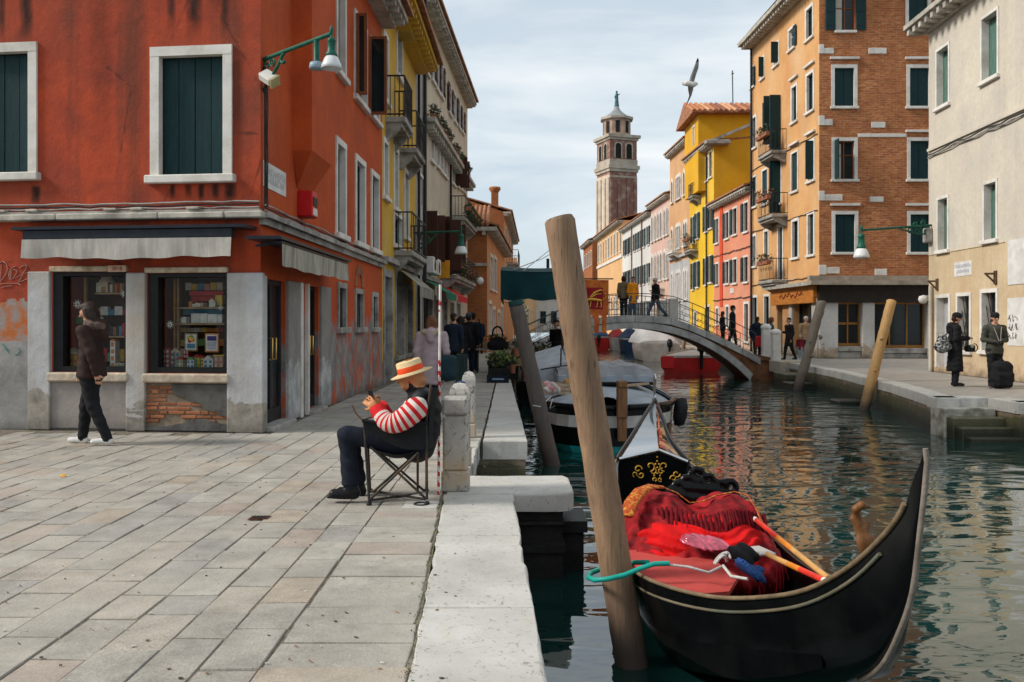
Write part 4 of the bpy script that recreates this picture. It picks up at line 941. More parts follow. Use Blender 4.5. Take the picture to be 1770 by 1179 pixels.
ax = (B-A); axn = ax.normalized(); up = Vector((0,0,1))
b = MB(); b.tube([A, A+ax*.5, B], .028, 8); b.tube([A+Vector((0,0,-.52)), A+ax*.28+Vector((0,0,-.16)), A+ax*.36+Vector((0,0,-.02))], .022, 8)
b.obox(A+Vector((-.02,0,-.26)), (.03,0,0), (0,.05,0), (0,0,.42), 0, .01); b.build('bracket', M_GREENIRON, L1)
s_ = MB(); s_.tube(spiral(A+ax*.12+Vector((0,0,-.10)), axn, up, .09, .02, 0, 9), .014, 6); s_.build('scroll', M_GREENIRON, L1); s_ = MB(); s_.tube(spiral(A+ax*.21+Vector((0,0,-.08)), axn, up, .07, .015, 2, 11), .012, 6); s_.build('scroll', M_GREENIRON, L1); s_ = MB(); s_.tube(spiral(A+ax*.36+Vector((0,0,-.09)), axn, up, .06, .05, 1.2, 5.6), .02, 6); s_.build('scroll', M_GREENIRON, L1)
lantern(L1, B, .78)
C = A+ax*.81; hb = MB(); hb.lathe(C, [(.04,-.02),(.04,-.27),(.045,-.28),(.03,-.285)], 12); hb.build('spotlight_arm', M_GREENIRON, L1)
hb = MB(); hb.lathe(C, [(.035,-.28),(.085,-.30),(.095,-.36),(.08,-.38),(.0,-.37)], 14); hb.build('spotlight', pmat('blue_grey_spotlight', (.24,.33,.40), .4, .1, 5, .1, 30), L1)
FL = thing('floodlight', 'small white floodlight fixed under the green lamp bracket', 'floodlight', at(465,135,12.0))
c = at(464,134,11.95); f = MB(); dx = Vector((.8,-.3,-.55)).normalized(); dy = dx.orthogonal().normalized(); dz = dx.cross(dy)
f.obox(c, dx*.11, dy*.085, dz*.06, 0, .02); f.build('housing', M_FRAME, FL)
f = MB(); f.obox(c+dx*.125, dx*.016, dy*.08, dz*.075, 0, .006); f.build('lens', pmat('yellowed_lens', (.42,.36,.18), .2, .2, 5, .05, 30), FL)
f = MB(); f.bar(c+Vector((-.03,0,.07)), A+Vector((.06,0,-.05)), .035); f.build('mount', M_IRON, FL)

# ================================================================ yellow house, left bank
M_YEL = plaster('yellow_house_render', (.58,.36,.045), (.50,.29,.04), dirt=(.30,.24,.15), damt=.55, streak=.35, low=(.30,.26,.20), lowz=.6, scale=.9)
WY = Wall((-3.1,21.4), (-3.0,28.0), (1,0))
yel = thing('yellow_house', 'tall yellow rendered house with iron balconies next to the red corner house', 'house', (-3.1,21.4,0))
rs = [(WY.rect(663,669.5,65,175),''),(WY.rect(686,694,60,135),''),(WY.rect(663,669.5,248,340),''),(WY.rect(681,687,262,360),''),(WY.rect(699,705,300,410),''),(WY.rect(681,694,375,425),''),(WY.rect(699,707,170,225),'')]
gr = [WY.rect(664,676,478,620), WY.rect(684,697,480,610), WY.rect(703,712,500,620)]
gr = [(a,b,.0 if i==0 else .6,d) for i,(a,b,c,d) in enumerate(gr)]
wall_mesh(WY, 0, WY.L, 0, 9.5, [(*r,.16) for r,_ in rs]+[(*g,.25) for g in gr]).build('front_wall', M_YEL, yel)
for i,(r,s) in enumerate(rs): window(yel, WY, r, fw=.11, depth=.13, wood=M_GSHUT, boards=2 if i in (0,2,4) else 0, bm=M_GSHUT)
for g in gr: window(yel, WY, g, fw=.16, depth=.2, fm=M_GREYSTONE, wood=M_IRON, sill=g[2]>.1)
shell(yel, WY, 0, WY.L, 0, 9.5, 11, M_YEL, over=.85, rise=1.5, ends=(True,True), cm=M_YEL)
for (x0,x1,y) in ((666,688,172),(690,712,232),(681,716,427)):
    u0, u1 = WY.uz(x0,y,.0)[0], WY.uz(x1-6,y,.0)[0]; z = WY.uz((x0+x1)/2,y,.4)[1]; balcony(yel, WY, u0, u1, z, .5, 1.0)
ua, ub = WY.uz(664,450)[0], WY.uz(721,470)[0]
c = MB(); WY.bx(c, .05, WY.L, 2.95, 3.08, -.02, .16); c.build('ledge_stone', M_GREYSTONE, yel)
cl = thing('awning', 'short grey green canvas awning over the shop under the yellow house', 'awning', WY.P(4.2,2.8,.3))
v = MB(); v.grid(lambda a,b: WY.P(2.2+3.6*a, 2.9-.45*b, .1+.55*b+.01*math.sin(a*40)*b), 30, 4); v.grid(lambda a,b: WY.P(2.2+3.6*a, 2.45-.28*b, .65+.012*math.sin(a*34)), 30, 3); v.build('canvas', M_CANV2, cl)
# ================================================================ narrow grey white house
M_WHT = plaster('grey_white_render', (.46,.46,.46), (.36,.36,.37), dirt=(.20,.19,.18), damt=.6, streak=.5, low=(.25,.24,.22), lowz=1.2, scale=1.0)
WW = Wall((-3.0,28.0), (-2.96,29.6), (1,0))
wht = thing('narrow_white_house', 'narrow grey white house between the yellow and the cream house', 'house', (-3,28,0))
rs = [WW.rect(721.2,726,60,110), WW.rect(721.2,726,240,300), WW.rect(721.2,726,500,590)]
wall_mesh(WW, 0, WW.L, 0, 13.2, [(*r,.12) for r in rs]).build('front_wall', M_WHT, wht)
for r in rs: window(wht, WW, r, fw=.08, depth=.1)
shell(wht, WW, 0, WW.L, 0, 13.2, 10, M_WHT, over=.4, rise=.8)
drainpipe(wht, WW, .12, 0, 11.5); drainpipe(wht, WW, WW.L-.1, 2.5, 12.8, .1, .06)
# ================================================================ cream house
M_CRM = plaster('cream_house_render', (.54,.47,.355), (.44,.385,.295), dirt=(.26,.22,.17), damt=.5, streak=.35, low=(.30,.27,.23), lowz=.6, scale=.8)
WC = Wall((-2.96,29.6), (-2.2,44.3), (1,0)); ZC = 12.35
crm = thing('cream_house', 'long cream house with brown shutters, planted balconies and a stone eave', 'house', (-2.96,29.6,0))
def crow(xs, yts, ybs, w, k):
    out = []
    for i in range(k):
        f = i/(k-1) if k > 1 else 0; x = xs[0]+(xs[1]-xs[0])*f**.82; out.append(WC.rect(x, x+w*(1-.45*f), yts[0]+(yts[1]-yts[0])*f**.82, ybs[0]+(ybs[1]-ybs[0])*f**.82))
    return out
top = [WC.rect(x,x+w,a,b) for x,w,a,b in ((734,6,65,125),(745.5,5,85,140),(753,5,100,155),(760,4.5,112,166),(775,4.5,150,196),(784,4,165,210),(791,4,178,220),(797,3.5,190,228))]
mid = [WC.rect(x,x+w,a,b) for x,w,a,b in ((744,5,222,278),(754.5,4.5,236,288),(761,4,246,297),(767,4,256,304),(781,5,268,318),(789,4,276,322),(795,3.5,288,326),(801,3,296,332))]
low = [WC.rect(x,x+w,a,b) for x,w,a,b in ((729,6,362,448),(743,5.5,370,452),(753,5,372,456),(772,5,388,458),(782,4.5,392,458),(792,4,396,460))]
gf = [WC.rect(x,x+w,500,b) for x,w,b in ((734,12,690),(752,7,650),(766,6,640),(778,6,600),(790,5,610))]
gf = [(a,b,.05,2.35) for a,b,c,d in gf]
wall_mesh(WC, 0, WC.L, 0, ZC, [(*r,.12) for r in top+mid+low]+[(*g,.2) for g in gf]).build('front_wall', M_CRM, crm)
for i,r in enumerate(top): window(crm, WC, r, fw=.06, depth=.1, sh='R' if i % 2 else 'LR', smat=M_BSHUT)
for i,r in enumerate(mid): window(crm, WC, r, fw=.09, depth=.1, sh='r' if i in (4,5) else None, smat=M_BSHUT, wood=M_WHITEWOOD)
for i,r in enumerate(low): window(crm, WC, r, fw=.07, depth=.1, sh='r' if i < 4 else None, smat=M_BSHUT, boards=2 if i in (0,2) else 0, bm=M_BSHUT)
for g in gf: window(crm, WC, g, fw=.14, depth=.16, fm=M_GREYSTONE, wood=M_IRON, sill=False)
shell(crm, WC, 0, WC.L, 0, ZC, 11, M_CRM, over=.55, rise=1.2)
zb = WC.uz(766,215)[1]
c = MB(); WC.bx(c, .1, WC.L-.05, 8.15, 8.32, -.02, .42, 0, .02); 
for i in range(26): WC.bx(c, .3+i*.555, .46+i*.555, 7.95, 8.149, -.02, .34)
c.build('balcony_ledge', M_CORN, crm)
drainpipe(crm, WC, WC.uz(775,300)[0], 2.6, 8.1, .1, .05); drainpipe(crm, WC, .1, 0, 12)
ORD = ('first','second','third','fourth','fifth','sixth','seventh','eighth'); k = 0
for x in (737,749,757,764,777,786,793,799):
    planter(WC, WC.uz(x,150)[0]-.35, WC.uz(x,150)[0]+.35, 8.33, .26, 'box of %s on the cream house ledge, %s along' % (('rusty red flowers','dark green plants')[k % 2], ORD[k]), (M_LEAFB,M_LEAFD) if k % 2 == 0 else (M_LEAFD,M_LEAF)); k += 1
balcony(crm, WC, WC.uz(781,320)[0], WC.uz(803,330)[0], 5.95, .6, .9, n=14)
for i,x in enumerate((784,790,796,801)): planter(WC, WC.uz(x,320)[0]-.45, WC.uz(x,320)[0]+.45, 6.25, .66, 'bushy green plant box on the middle balcony rail of the cream house, %s along' % ORD[i], (M_LEAFD,M_LEAF), n=130, droop=.25)
balcony(crm, WC, WC.uz(760,470)[0], WC.uz(797,460)[0], 3.3, .7, .9, n=18)
for i,x in enumerate((763,770,778,786)): planter(WC, WC.uz(x,440)[0]-.45, WC.uz(x,440)[0]+.45, 3.55, .8, 'dark hanging plants on the low balcony of the cream house, %s along' % ORD[i], (M_LEAFD,M_LEAFB), n=120, droop=.3)
sd = MB()
for x,w in ((758,.0),(768,.1)):
    u = WC.uz(x,430)[0]; WC.bx(sd, u-.02, u+.03, 3.45, 5.35, .03, .85)
    sd.build('shutter', M_BSHUT, crm); sd = MB()
c = MB(); WC.bx(c, 0, WC.L, 2.95, 3.08, -.02, .12); c.build('ledge_stone', M_GREYSTONE, crm)
for x0,x1,m,lab in ((757,776,pmat('green_awning_cloth',(.015,.16,.10),.85,.2,5,.2,20),'green shop awning on the cream house'),(779,797,pmat('red_awning_cloth',(.50,.02,.025),.85,.2,5,.2,20),'bright red shop awning beyond the green one on the cream house')):
    u0, u1 = WC.uz(x0,520,.5)[0], WC.uz(x1,525,.5)[0]; t = thing('awning', lab, 'awning', WC.P((u0+u1)/2,2.5,.3)); v = MB()
    v.grid(lambda a,b: WC.P(u0+(u1-u0)*a, 2.92-.42*b, .08+.7*b), 10, 3); v.grid(lambda a,b: WC.P(u0+(u1-u0)*a, 2.5-.22*b, .78+.01*math.sin(a*30)), 20, 2); v.build('canvas', m, t)
for i,x in enumerate((735,743)):
    u = WC.uz(x,465)[0]; t = thing('air_conditioner', ['white air conditioning unit under the first brown shutters of the cream house','second white air conditioning unit, farther along the cream house'][i], 'air conditioner', WC.P(u,3.4,.15)); c = MB(); WC.bx(c, u-.4, u+.4, 3.15, 3.7, .04, .34, 0, .02); c.build('casing', M_FRAME, t); c = MB(); c.lathe(WC.P(u,3.42,.342), [(.0,.004),(.2,.004),(.2,0)], 14, axis=WC.n); c.build('fan_grille', M_IRON, t)
t = thing('shop_sign', 'small orange yellow sign hanging on the cream house wall', 'sign', WC.P(WC.uz(751,472)[0],3.4,.2)); c = MB(); u = WC.uz(751,472)[0]; WC.bx(c, u-.03, u+.03, 3.1, 3.75, .1, .55, 0, .01); c.build('panel', pmat('orange_sign_paint',(.62,.25,.02),.6,.15,5,.1,30), t)
# far wall lamp on the left bank
A = WY.P(WY.L-.4, 4.25, .02); Bq = at(797,402,27.6); Bq.z = A.z+.05
L2 = thing('street_lamp', 'green street lamp on a long wall bracket above the left quay', 'street lamp', A)
b = MB(); b.tube([A, Bq], .035, 7); b.tube([A+Vector((0,0,-.6)), A+(Bq-A)*.3+Vector((0,0,-.3)), A+(Bq-A)*.5+Vector((0,0,-.03))], .028, 7)
b.tube(spiral(A+(Bq-A)*.17+Vector((0,0,-.22)), (Bq-A).normalized(), up, .2, .04, 0, 9), .02, 6); b.build('bracket', M_GREENIRON, L2); lantern(L2, Bq, 1.25)
# ================================================================ orange brick houses beyond
M_OB = brickmat('orange_brick', (.42,.14,.045), (.36,.11,.035), (.30,.18,.10), .26,.075,(1,.6), .5)
M_OR = plaster('orange_tan_render', (.55,.27,.12), (.45,.19,.07), dirt=(.25,.15,.09), damt=.6, streak=.3, scale=.7)
bB = thing('low_brick_house', 'low orange brick house with tan side wall and tall white windows beyond the cream house', 'house', (-1.25,45,0))
WB = Wall((-8,45.0), (-1.25,45.0), (0,-1)); WBs = Wall((-1.25,45.0), (-.52,62.0), (1,0)); ZB = 6.3
wall_mesh(WB, 0, WB.L, 0, ZB).build('front_wall', M_OB, bB)
rs = [WBs.rect(x,x+w,a,b) for x,w,a,b in ((847.5,4,445,500),(854,3.6,448,503),(845,4,525,575),(852,3.5,535,580),(860,3.5,540,580),(866,3,530,575))]
wall_mesh(WBs, 0, WBs.L, 0, ZB, [(*r,.12) for r in rs]).build('side_wall', M_OR, bB)
for r in rs: window(bB, WBs, r, fw=.18, depth=.1)
shell(bB, WBs, 0, WBs.L, 0, ZB, 7, M_OB, over=.6, rise=1.2, ends=(False,True))
c = MB(); WB.bx(c, 0, WB.L+.5, ZB-.2, ZB, -.02, .35); WB.bx(c, 0, WB.L+.05, 4.35, 4.5, -.02, .1)
for i in range(14): WB.bx(c, i*.5, i*.5+.18, ZB-.4, ZB-.201, -.02, .28)
c.build('cornice', M_CORN, bB)
tl = MB()
for i in range(30):
    x = -7.9+i*.23; tl.tube([(x,44.7,ZB+.12),(x,48.5,ZB+1.5)], .10, 6, 0, True)
tl.build('roof_tile', M_TILE, bB, kind='stuff')
lp = MB(); lp.lathe(WB.P(WB.L-.35,3.6,.3), [(0,.2),(.14,.15),(.2,0),(.14,-.14),(0,-.2)], 12)
t = thing('globe_lamp', 'white globe lamp on the brick end wall', 'lamp', WB.P(WB.L-.35,3.6,.3)); lp.build('globe', M_LAMPG, t); c = MB(); c.bar(WB.P(WB.L-.35,3.8,0), WB.P(WB.L-.35,3.8,.32), .04); c.build('arm', M_IRON, t)
bA = thing('tall_brick_house', 'tall orange brick house with stone eave closing the left bank', 'house', (-.56,62,0))
WA = Wall((-9,62.0), (-.56,62.0), (0,-1)); WAs = Wall((-.56,62.0), (.12,85.0), (1,0)); ZA = 9.2
wall_mesh(WA, 0, WA.L, 0, ZA).build('front_wall', M_OB, bA)
g = MB(); g.face([WA.P(0,ZA), WA.P(WA.L,ZA), WA.P(WA.L-3.4,10.3), WA.P(0,10.9)]); g.build('gable', M_OB, bA)
rs = [WAs.rect(x,x+2.2,a,b) for x,a,b in ((874,395,440),(879,402,440),(883.5,405,445),(874,460,520),(880,470,520))]
wall_mesh(WAs, 0, WAs.L, 0, ZA, [(*r,.12) for r in rs]).build('side_wall', M_OR, bA)
for r in rs: window(bA, WAs, r, fw=.12, depth=.1)
shell(bA, WAs, 0, WAs.L, 0, ZA, 8, M_OB, over=.6, rise=1.2, ends=(False,True))
balcony(bA, WAs, 5, 11, 6.0, .9, 1.0)
for x,z in ((-4.5,10.9),(-1.2,10.0)):
    t = MB(); t.obox((x,62.6,z), (.25,0,0),(0,.25,0),(0,0,.6),0,.03); t.lathe((x,62.6,z+.6),[(.25,0),(.42,.25),(.38,.4),(0,.42)],10); t.build('chimney', M_OB, bA)
# ================================================================ orange and brick corner building (right bank)
M_BRK = brickmat('red_orange_brick', (.60,.235,.080), (.36,.105,.040), (.50,.36,.23), .30,.10,(1,0), .55)
M_ORS = plaster('orange_ochre_render', (.62,.36,.155), (.54,.26,.095), dirt=(.34,.26,.18), damt=.45, streak=.25, low=(.45,.36,.25), lowz=.5, scale=.6)
BC = (13.05, 38.1)
WBF = Wall(BC, (25, 38.1), (0,-1)); WBS = Wall(BC, (12.75, 47.6), (-1,0)); ZBK = 16.3
brk = thing('brick_corner_building', 'tall corner building, red brick in front and orange render along the canal', 'building', (*BC,0))
fr = [WBF.rect(x0,x1,a,b) for x0,x1,a,b in ((1444,1478,-10,53),(1442,1476.5,117,184),(1443,1477,243,310),(1443,1478,370,436),(1570,1604,-10,50),(1572,1606,117,184),(1573,1606,243,310),(1573,1607,370,436),(1700,1734,117,184),(1700,1734,243,310),(1700,1734,370,436))]
zs0 = WBF.uz(1450,494)[1]
sh_ops = [WBF.rect(1446,1488,523,601), WBF.rect(1509,1600,523,602), (WBF.uz(1625,550)[0], WBF.uz(1700,550)[0], .62, 2.4)]
sh_ops[0] = (sh_ops[0][0], sh_ops[0][1], .5, sh_ops[0][3]); sh_ops[1] = (sh_ops[1][0], sh_ops[1][1], .42, sh_ops[1][3])
wall_mesh(WBF, 0, WBF.L, zs0, ZBK, [(*r,.16) for r in fr]).build('front_wall', M_BRK, brk)
M_BASEW = plaster('whitewashed_base', (.55,.53,.50), (.47,.45,.42), dirt=(.30,.24,.18), damt=.4, low=(.42,.33,.24), lowz=.45, scale=1)
wall_mesh(WBF, 0, WBF.L, 0, zs0, [(*r,.4) for r in sh_ops]).build('shop_wall', M_BASEW, brk)
for i, r in enumerate(fr):
    if i == 0: window(brk, WBF, r, fw=.0, depth=.12, sh='LR', wood=M_REDWOOD, curtain=True)
    elif i == 2: window(brk, WBF, r, fw=.13, depth=.14, wood=M_REDWOOD, sh='l', curtain=True)
    else: window(brk, WBF, r, fw=.13, boards=2, depth=.10, head=i in (1,2,3,5,6,7,8,9,10))
bl = MB()
for y0, y1, x0, x1 in ((83,93,1416,1441),(77,93,1416,1424),(206,217,1416,1439),(200,217,1416,1425),(336,347,1416,1456),(330,347,1416,1425),(462,473,1416,1451),(458,475,1416,1428)):
    z0, z1 = WBF.uz(1420,y1)[1], WBF.uz(1420,y0)[1]; b = MB(); WBF.bx(b, -.02, WBF.uz(x1,90)[0], z0+.004, z1-.004, -.02, .03+.012*(x1 < 1430), 0, .01); b.build('quoin_stone', M_FRAME, brk)
for y0, y1, x0, x1 in ((83,93,1501,1532),(211,221,1506,1530),(340,349,1503,1527),(465,476,1512,1533)):
    r = WBF.rect(x0,x1,y0,y1); b = MB(); WBF.bx(b, *r, -.02, .03, 0, .01); b.build('inset_stone', M_FRAME, brk)
r = WBF.rect(1483,1567,231,237); b = MB(); WBF.bx(b, *r, -.02, .025, 0, .01); b.build('string_stone', M_FRAME, brk)
c = MB(); WBF.bx(c, -.55, WBF.L, zs0+.02, zs0+.20, -.02, .62); WBF.bx(c, -.5, WBF.L, zs0+.201, zs0+.42, -.02, .30); c.build('shop_cornice', pmat('taupe_cornice', (.33,.27,.21), .8, .25, 3, .3, 30), brk)
c = MB(); WBF.bx(c, -.1, WBF.L, WBF.uz(1450,523)[1], zs0+.02, .0, .30); c.build('fascia', pmat('dark_fascia', (.030,.022,.018), .6, .3, 3, .2, 30), brk)
for a, b_ in ((1414,1446),(1488,1509),(1600,1622)):
    c = MB(); WBF.bx(c, WBF.uz(a,560)[0], WBF.uz(b_,560)[0], 0, WBF.uz(1450,523)[1], -.02, .20, 0, .02); c.build('pier', M_BASEW, brk)
for r in sh_ops:
    f = MB(); t = .07; M_SHOPWOOD = pmat('orange_brown_shop_wood', (.30,.14,.035), .5, .3, 5, .2, 30, stretch=(.6,.6,6))
    for a, b_ in ((r[0]+.003,r[0]+t),(r[1]-t,r[1]-.003)): WBF.bx(f, a, b_, r[2]+.003, r[3]-.003, -.25, -.12)
    for a, b_ in ((r[2]+.003,r[2]+.13),(r[3]-t,r[3]-.003)): WBF.bx(f, r[0]+t, r[1]-t, a, b_, -.25, -.12)
    n = 3 if r[1]-r[0] > 2 else 2
    for i in range(1, n): u = r[0]+(r[1]-r[0])*i/n; WBF.bx(f, u-.03, u+.03, r[2]+.13, r[3]-t, -.25, -.13)
    o = f.build('shop_window', M_SHOPWOOD, brk)
    p = MB(); WBF.bx(p, r[0]+t, r[1]-t, r[2]+.13, r[3]-t, -.2, -.19); p.build('pane', M_PANE, o)
    if r[1]-r[0] < 2:
        b = MB(); WBF.bx(b, r[0]+t, r[1]-t, 1.42, 1.52, -.185, -.15); b.build('transom', M_SHOPWOOD, o)
    s = MB(); WBF.bx(s, r[0]-.02, r[1]+.02, .0, r[2]-.22, -.02, .10, 0, .015); WBF.bx(s, r[0]-.02, r[1]+.02, r[2]-.21, r[2]-.005, -.02, .16, 0, .015); s.build('sill', M_GREYSTONE, o)
# canal side
cols_ = ((1301.5,3.2),(1311,4.2),(1320.5,5),(1341,6.2),(1369,7),(1398,8))
side = [WBS.rect(x0,x1,a,b) for x0,x1,a,b in (
  (1298.5,1303.5,118,150),(1315.5,1321,101,135),(1338,1346,76,112),(1364,1373,50,84),(1394,1405,14,66),
  (1301.5,1307,203,255),(1320,1328,190,232),(1369,1377.5,150,210),(1395,1406,128,192),(1331.5,1340,174,246),
  (1300.5,1307.5,306,357),(1318,1327,294,352),(1368.5,1379,264,330),(1397,1407,246,312),(1341.5,1350,284,352),
  (1302,1307,408,460),(1321.5,1328,400,452),(1370,1380,382,445),(1397,1407,370,440),(1345.5,1353,392,484),
  (1301.5,1309,514,566),(1321.5,1330,512,566))]
door = [(WBS.uz(1352.5,540)[0], WBS.uz(1343.5,540)[0], .02, 2.4), (WBS.uz(1406,540)[0], WBS.uz(1371,540)[0], .05, 2.5)]
wall_mesh(WBS, 0, WBS.L, 0, ZBK, [(*r,.16) for r in side]+[(*d,.4) for d in door]).build('side_wall', M_ORS, brk)
for i, r in enumerate(side):
    if i < 4: window(brk, WBS, r, fw=.10, depth=.10, sh='l' if i in (1,2) else 'L', boards=0)
    elif i in (5,7,8,9): window(brk, WBS, r, fw=.12, depth=.12, boards=0, wood=M_GSHUT)
    elif i in (10,11,12): window(brk, WBS, r, fw=.08, depth=.05, boards=2)
    elif i in (13,14): window(brk, WBS, r, fw=.13, depth=.14, sh='l')
    else: window(brk, WBS, r, fw=.12, depth=.12, boards=2 if i in (15,16,18) else 0, wood=M_GSHUT)
for i, r in enumerate(side):
    if i in (7,8,12,13): 
        h = MB(); WBS.bx(h, r[0]-.2, r[1]+.2, r[3]+.36, r[3]+.46, -.02, .12, 0, .01); h.build('hood_stone', M_FRAME, brk)
for d in door:
    f = MB(); WBS.bx(f, d[0]+.003, d[1]-.003, d[2], d[3]-.003, -.38, -.34); o = f.build('door', M_PANE, brk)
    f = MB()
    for u in (d[0], d[1]-.06): WBS.bx(f, u+.003, u+.057, d[2], d[3]-.003, -.34, -.28)
    f.build('frame', M_IRON, o)
pr = MB(); WBS.bx(pr, -.04, WBS.uz(1407,560)[0], 0, 2.55, -.02, .12, 0, .02); pr.build('pier', M_BASEW, brk)
pr = MB(); WBS.bx(pr, door[1][1]+.02, door[1][1]+.4, 0, 2.5, -.02, .08, 0, .02); pr.build('pier', M_BASEW, brk)
# balconies with their tall open shutters
for x0,x1,y,k in ((1325,1349,262,0),(1324,1351,372,1),(1326,1351,484,2)):
    u0, u1 = sorted((WBS.uz(x0,y,.3)[0], WBS.uz(x1,y,.3)[0])); z = WBS.uz((x0+x1)/2,y,.5)[1]; balcony(brk, WBS, u0, u1, z, .75, 1.0, n=11)
    planter(WBS, u0+.25, u1-.25, z+.75, .82, 'plant box on the %s balcony of the orange corner building' % ('upper','middle','lower')[k], (M_LEAFD,M_LEAFB), n=80)
for x,za,zb in ((1339,166,252),(1350,164,262),(1349,278,370),(1337,178,240)):
    u = WBS.uz(x,200)[0]; b = MB(); WBS.bx(b, u-.03, u+.03, WBS.uz(x,zb)[1]+.05, WBS.uz(x,za)[1], .03, .55, 0, .01); b.build('shutter', M_GSHUT, brk)
c = MB(); WBS.bx(c, -.5, WBS.uz(1338,520)[0], zs0+.02, zs0+.20, -.02, .55); c.build('shop_cornice', M_CORN, brk)
u0, u1 = -.02, WBS.uz(1342,520)[0]; z0, z1 = WBS.uz(1380,524)[1], zs0+.02
sb = thing('shop_fascia_sign', 'orange wood shop fascia with faint red script under the orange building', 'sign', WBS.P((u0+u1)/2, z0, .2))
c = MB(); WBS.bx(c, u0, u1, z0-.05, z1, .005, .28, 0, .02); c.build('fascia_board', pmat('orange_varnished_wood', (.52,.19,.035), .45, .3, 3, .2, 30, dirt=(.30,.09,.02), dirt_amt=.6, stretch=(.6,.6,5)), sb)
sc = MB(); uc = (u0+u1)/2; zc_ = (z0+z1)/2
sc.tube([WBS.P(uc-1.6+.16*i, zc_+.10*math.sin(i*1.9)+.05*math.sin(i*.7), .292) for i in range(20)], .025, 5); sc.build('lettering', pmat('faded_red_script', (.22,.04,.02), .7, .2, 5, .1, 30), sb)
cc = MB(); WBS.bx(cc, -.5, WBS.L+.1, ZBK-.15, ZBK+.05, -.1, .75); WBS.bx(cc, -.3, WBS.L, ZBK-.3, ZBK-.15, -.1, .3)
for i in range(26): WBS.bx(cc, i*.37, i*.37+.17, ZBK-.33, ZBK-.151, .3, .62)
WBF.bx(cc, -.6, WBF.L, ZBK-.15, ZBK+.049, -.1, .7); cc.build('cornice', M_CORN, brk)
rf = MB(); rf.face([(BC[0]-.8,37.4,ZBK+.06),(25,37.4,ZBK+.06),(22,43,ZBK+1.8),(17,43,ZBK+1.8)]); rf.face([(BC[0]-.8,37.4,ZBK+.06),(17,43,ZBK+1.8),(12.0,47.9,ZBK+.06)][::1]); rf.face([(12.0,47.9,ZBK+.06),(17,43,ZBK+1.8),(22,43,ZBK+1.8),(25,47.9,ZBK+.06)]); rf.build('roof', M_TILE, brk)
e = MB(); e.face([(12.75,47.6,0),(25,47.6,0),(25,47.6,ZBK),(12.75,47.6,ZBK)]); e.face([(25,47.6,0),(25,38.1,0),(25,38.1,ZBK),(25,47.6,ZBK)]); e.build('back_wall', M_ORS, brk)
drainpipe(brk, WBS, WBS.L-.15, 0, ZBK-.3, .1, .06)
for z in (zs0+.05, 5.95, 9.2):
    cable(WBS, .1, WBS.L, z+.35, .04, .03, M_IRON, r=.02, par=brk, seed=int(z*3))
up = Vector((0,0,1))
# ================================================================ cream building at the right edge
M_CR2 = plaster('pale_cream_render', (.58,.52,.42), (.48,.445,.39), dirt=(.36,.31,.25), damt=.45, streak=.35, scale=.7)
M_OCH = plaster('ochre_base_render', (.56,.45,.30), (.48,.36,.22), dirt=(.30,.20,.11), damt=.6, streak=.25, low=(.46,.34,.22), lowz=.35, scale=.9)
WR = Wall((12.9,27.75), (12.55,18.0), (-1,0)); ZR = 10.75
crr = thing('cream_corner_building', 'pale cream building with ochre ground floor and faded green shutters', 'building', (12.9,27.75,0))
ru = [WR.rect(x0,x1,a,b) for x0,x1,a,b in ((1620,1640.5,83,182),(1698,1725,25,135),(1622,1639,343,432),(1702,1723,316,414))]
rg = [WR.rect(x0,x1,a,b) for x0,x1,a,b in ((1620,1641,514,618),(1656,1677,511,606),(1698,1723,505,606),(1790,1830,100,205))]
rg[0] = (rg[0][0], rg[0][1], .15, rg[0][3])
zo = WR.uz(1640,436)[1]
wall_mesh(WR, 0, WR.L, zo, ZR, [(*r,.24) for r in ru]).build('upper_wall', M_CR2, crr)
wall_mesh(WR, 0, WR.L, 0, zo, [(*r,.28) for r in rg[:3]]).build('lower_wall', M_OCH, crr)
for r in ru: window(crr, WR, r, fw=.07, depth=.20, boards=2, bm=M_GSHUT2, sill=True)
for i, r in enumerate(rg[:3]):
    w = window(crr, WR, r, fw=.09, depth=.24, wood=M_IRON, sill=i > 0, sash=0)
    if i:
        g = MB()
        for k in range(5):
            a = r[0]+(r[1]-r[0])*k/4
            for s in (-1,1): g.bar(WR.P(min(max(a,r[0]),r[1]), r[2], -.1), WR.P(min(max(a+s*.5,r[0]),r[1]), r[2]+ (abs(min(max(a+s*.5,r[0]),r[1])-a)/.5)*(r[3]-r[2]), -.1), .016)
        g.build('grille', M_IRON, w)
    else:
        d = MB(); WR.bx(d, r[0]+.02, r[1]-.02, r[2], r[3]-.02, -.235, -.2); d.build('door', pmat('pale_grey_door', (.40,.40,.41), .6, .2, 3, .2, 30), w)
shell(crr, WR, 0, WR.L, 0, ZR, 8, M_CR2, over=.5, rise=1.2, cornice=False)
cc = MB(); WR.bx(cc, -.4, WR.L, ZR-.10, ZR+.04, -.05, .62); WR.bx(cc, -.1, WR.L, ZR-.32, ZR-.10, -.05, .16)
for i in range(24): WR.bx(cc, -.3+i*.42, -.3+i*.42+.17, ZR-.30, ZR-.101, .16, .55)
cc.build('cornice', M_CORN, crr)
zs = WR.uz(1680,228)[1]
c = MB(); WR.bx(c, 0, WR.L, zs-.03, zs+.06, -.02, .06); c.build('string_course', M_CR2, crr)
for k in range(2): cable(WR, 0, WR.L, zs-.12-.06*k, .05, .035, M_GREYSTONE if k else M_IRON, r=.02, par=crr, seed=30+k)
zl = zo
c = MB(); WR.bx(c, 0, WR.uz(1737,420)[0], zl-.0, zl+.02, -.02, .02); c.build('edge_band', M_OCH, crr)
pw = MB(); ua = WR.uz(1742,560)[0]; WR.bx(pw, ua, WR.uz(1775,560)[0], .9, WR.uz(1750,515)[1], -.01, .012); 
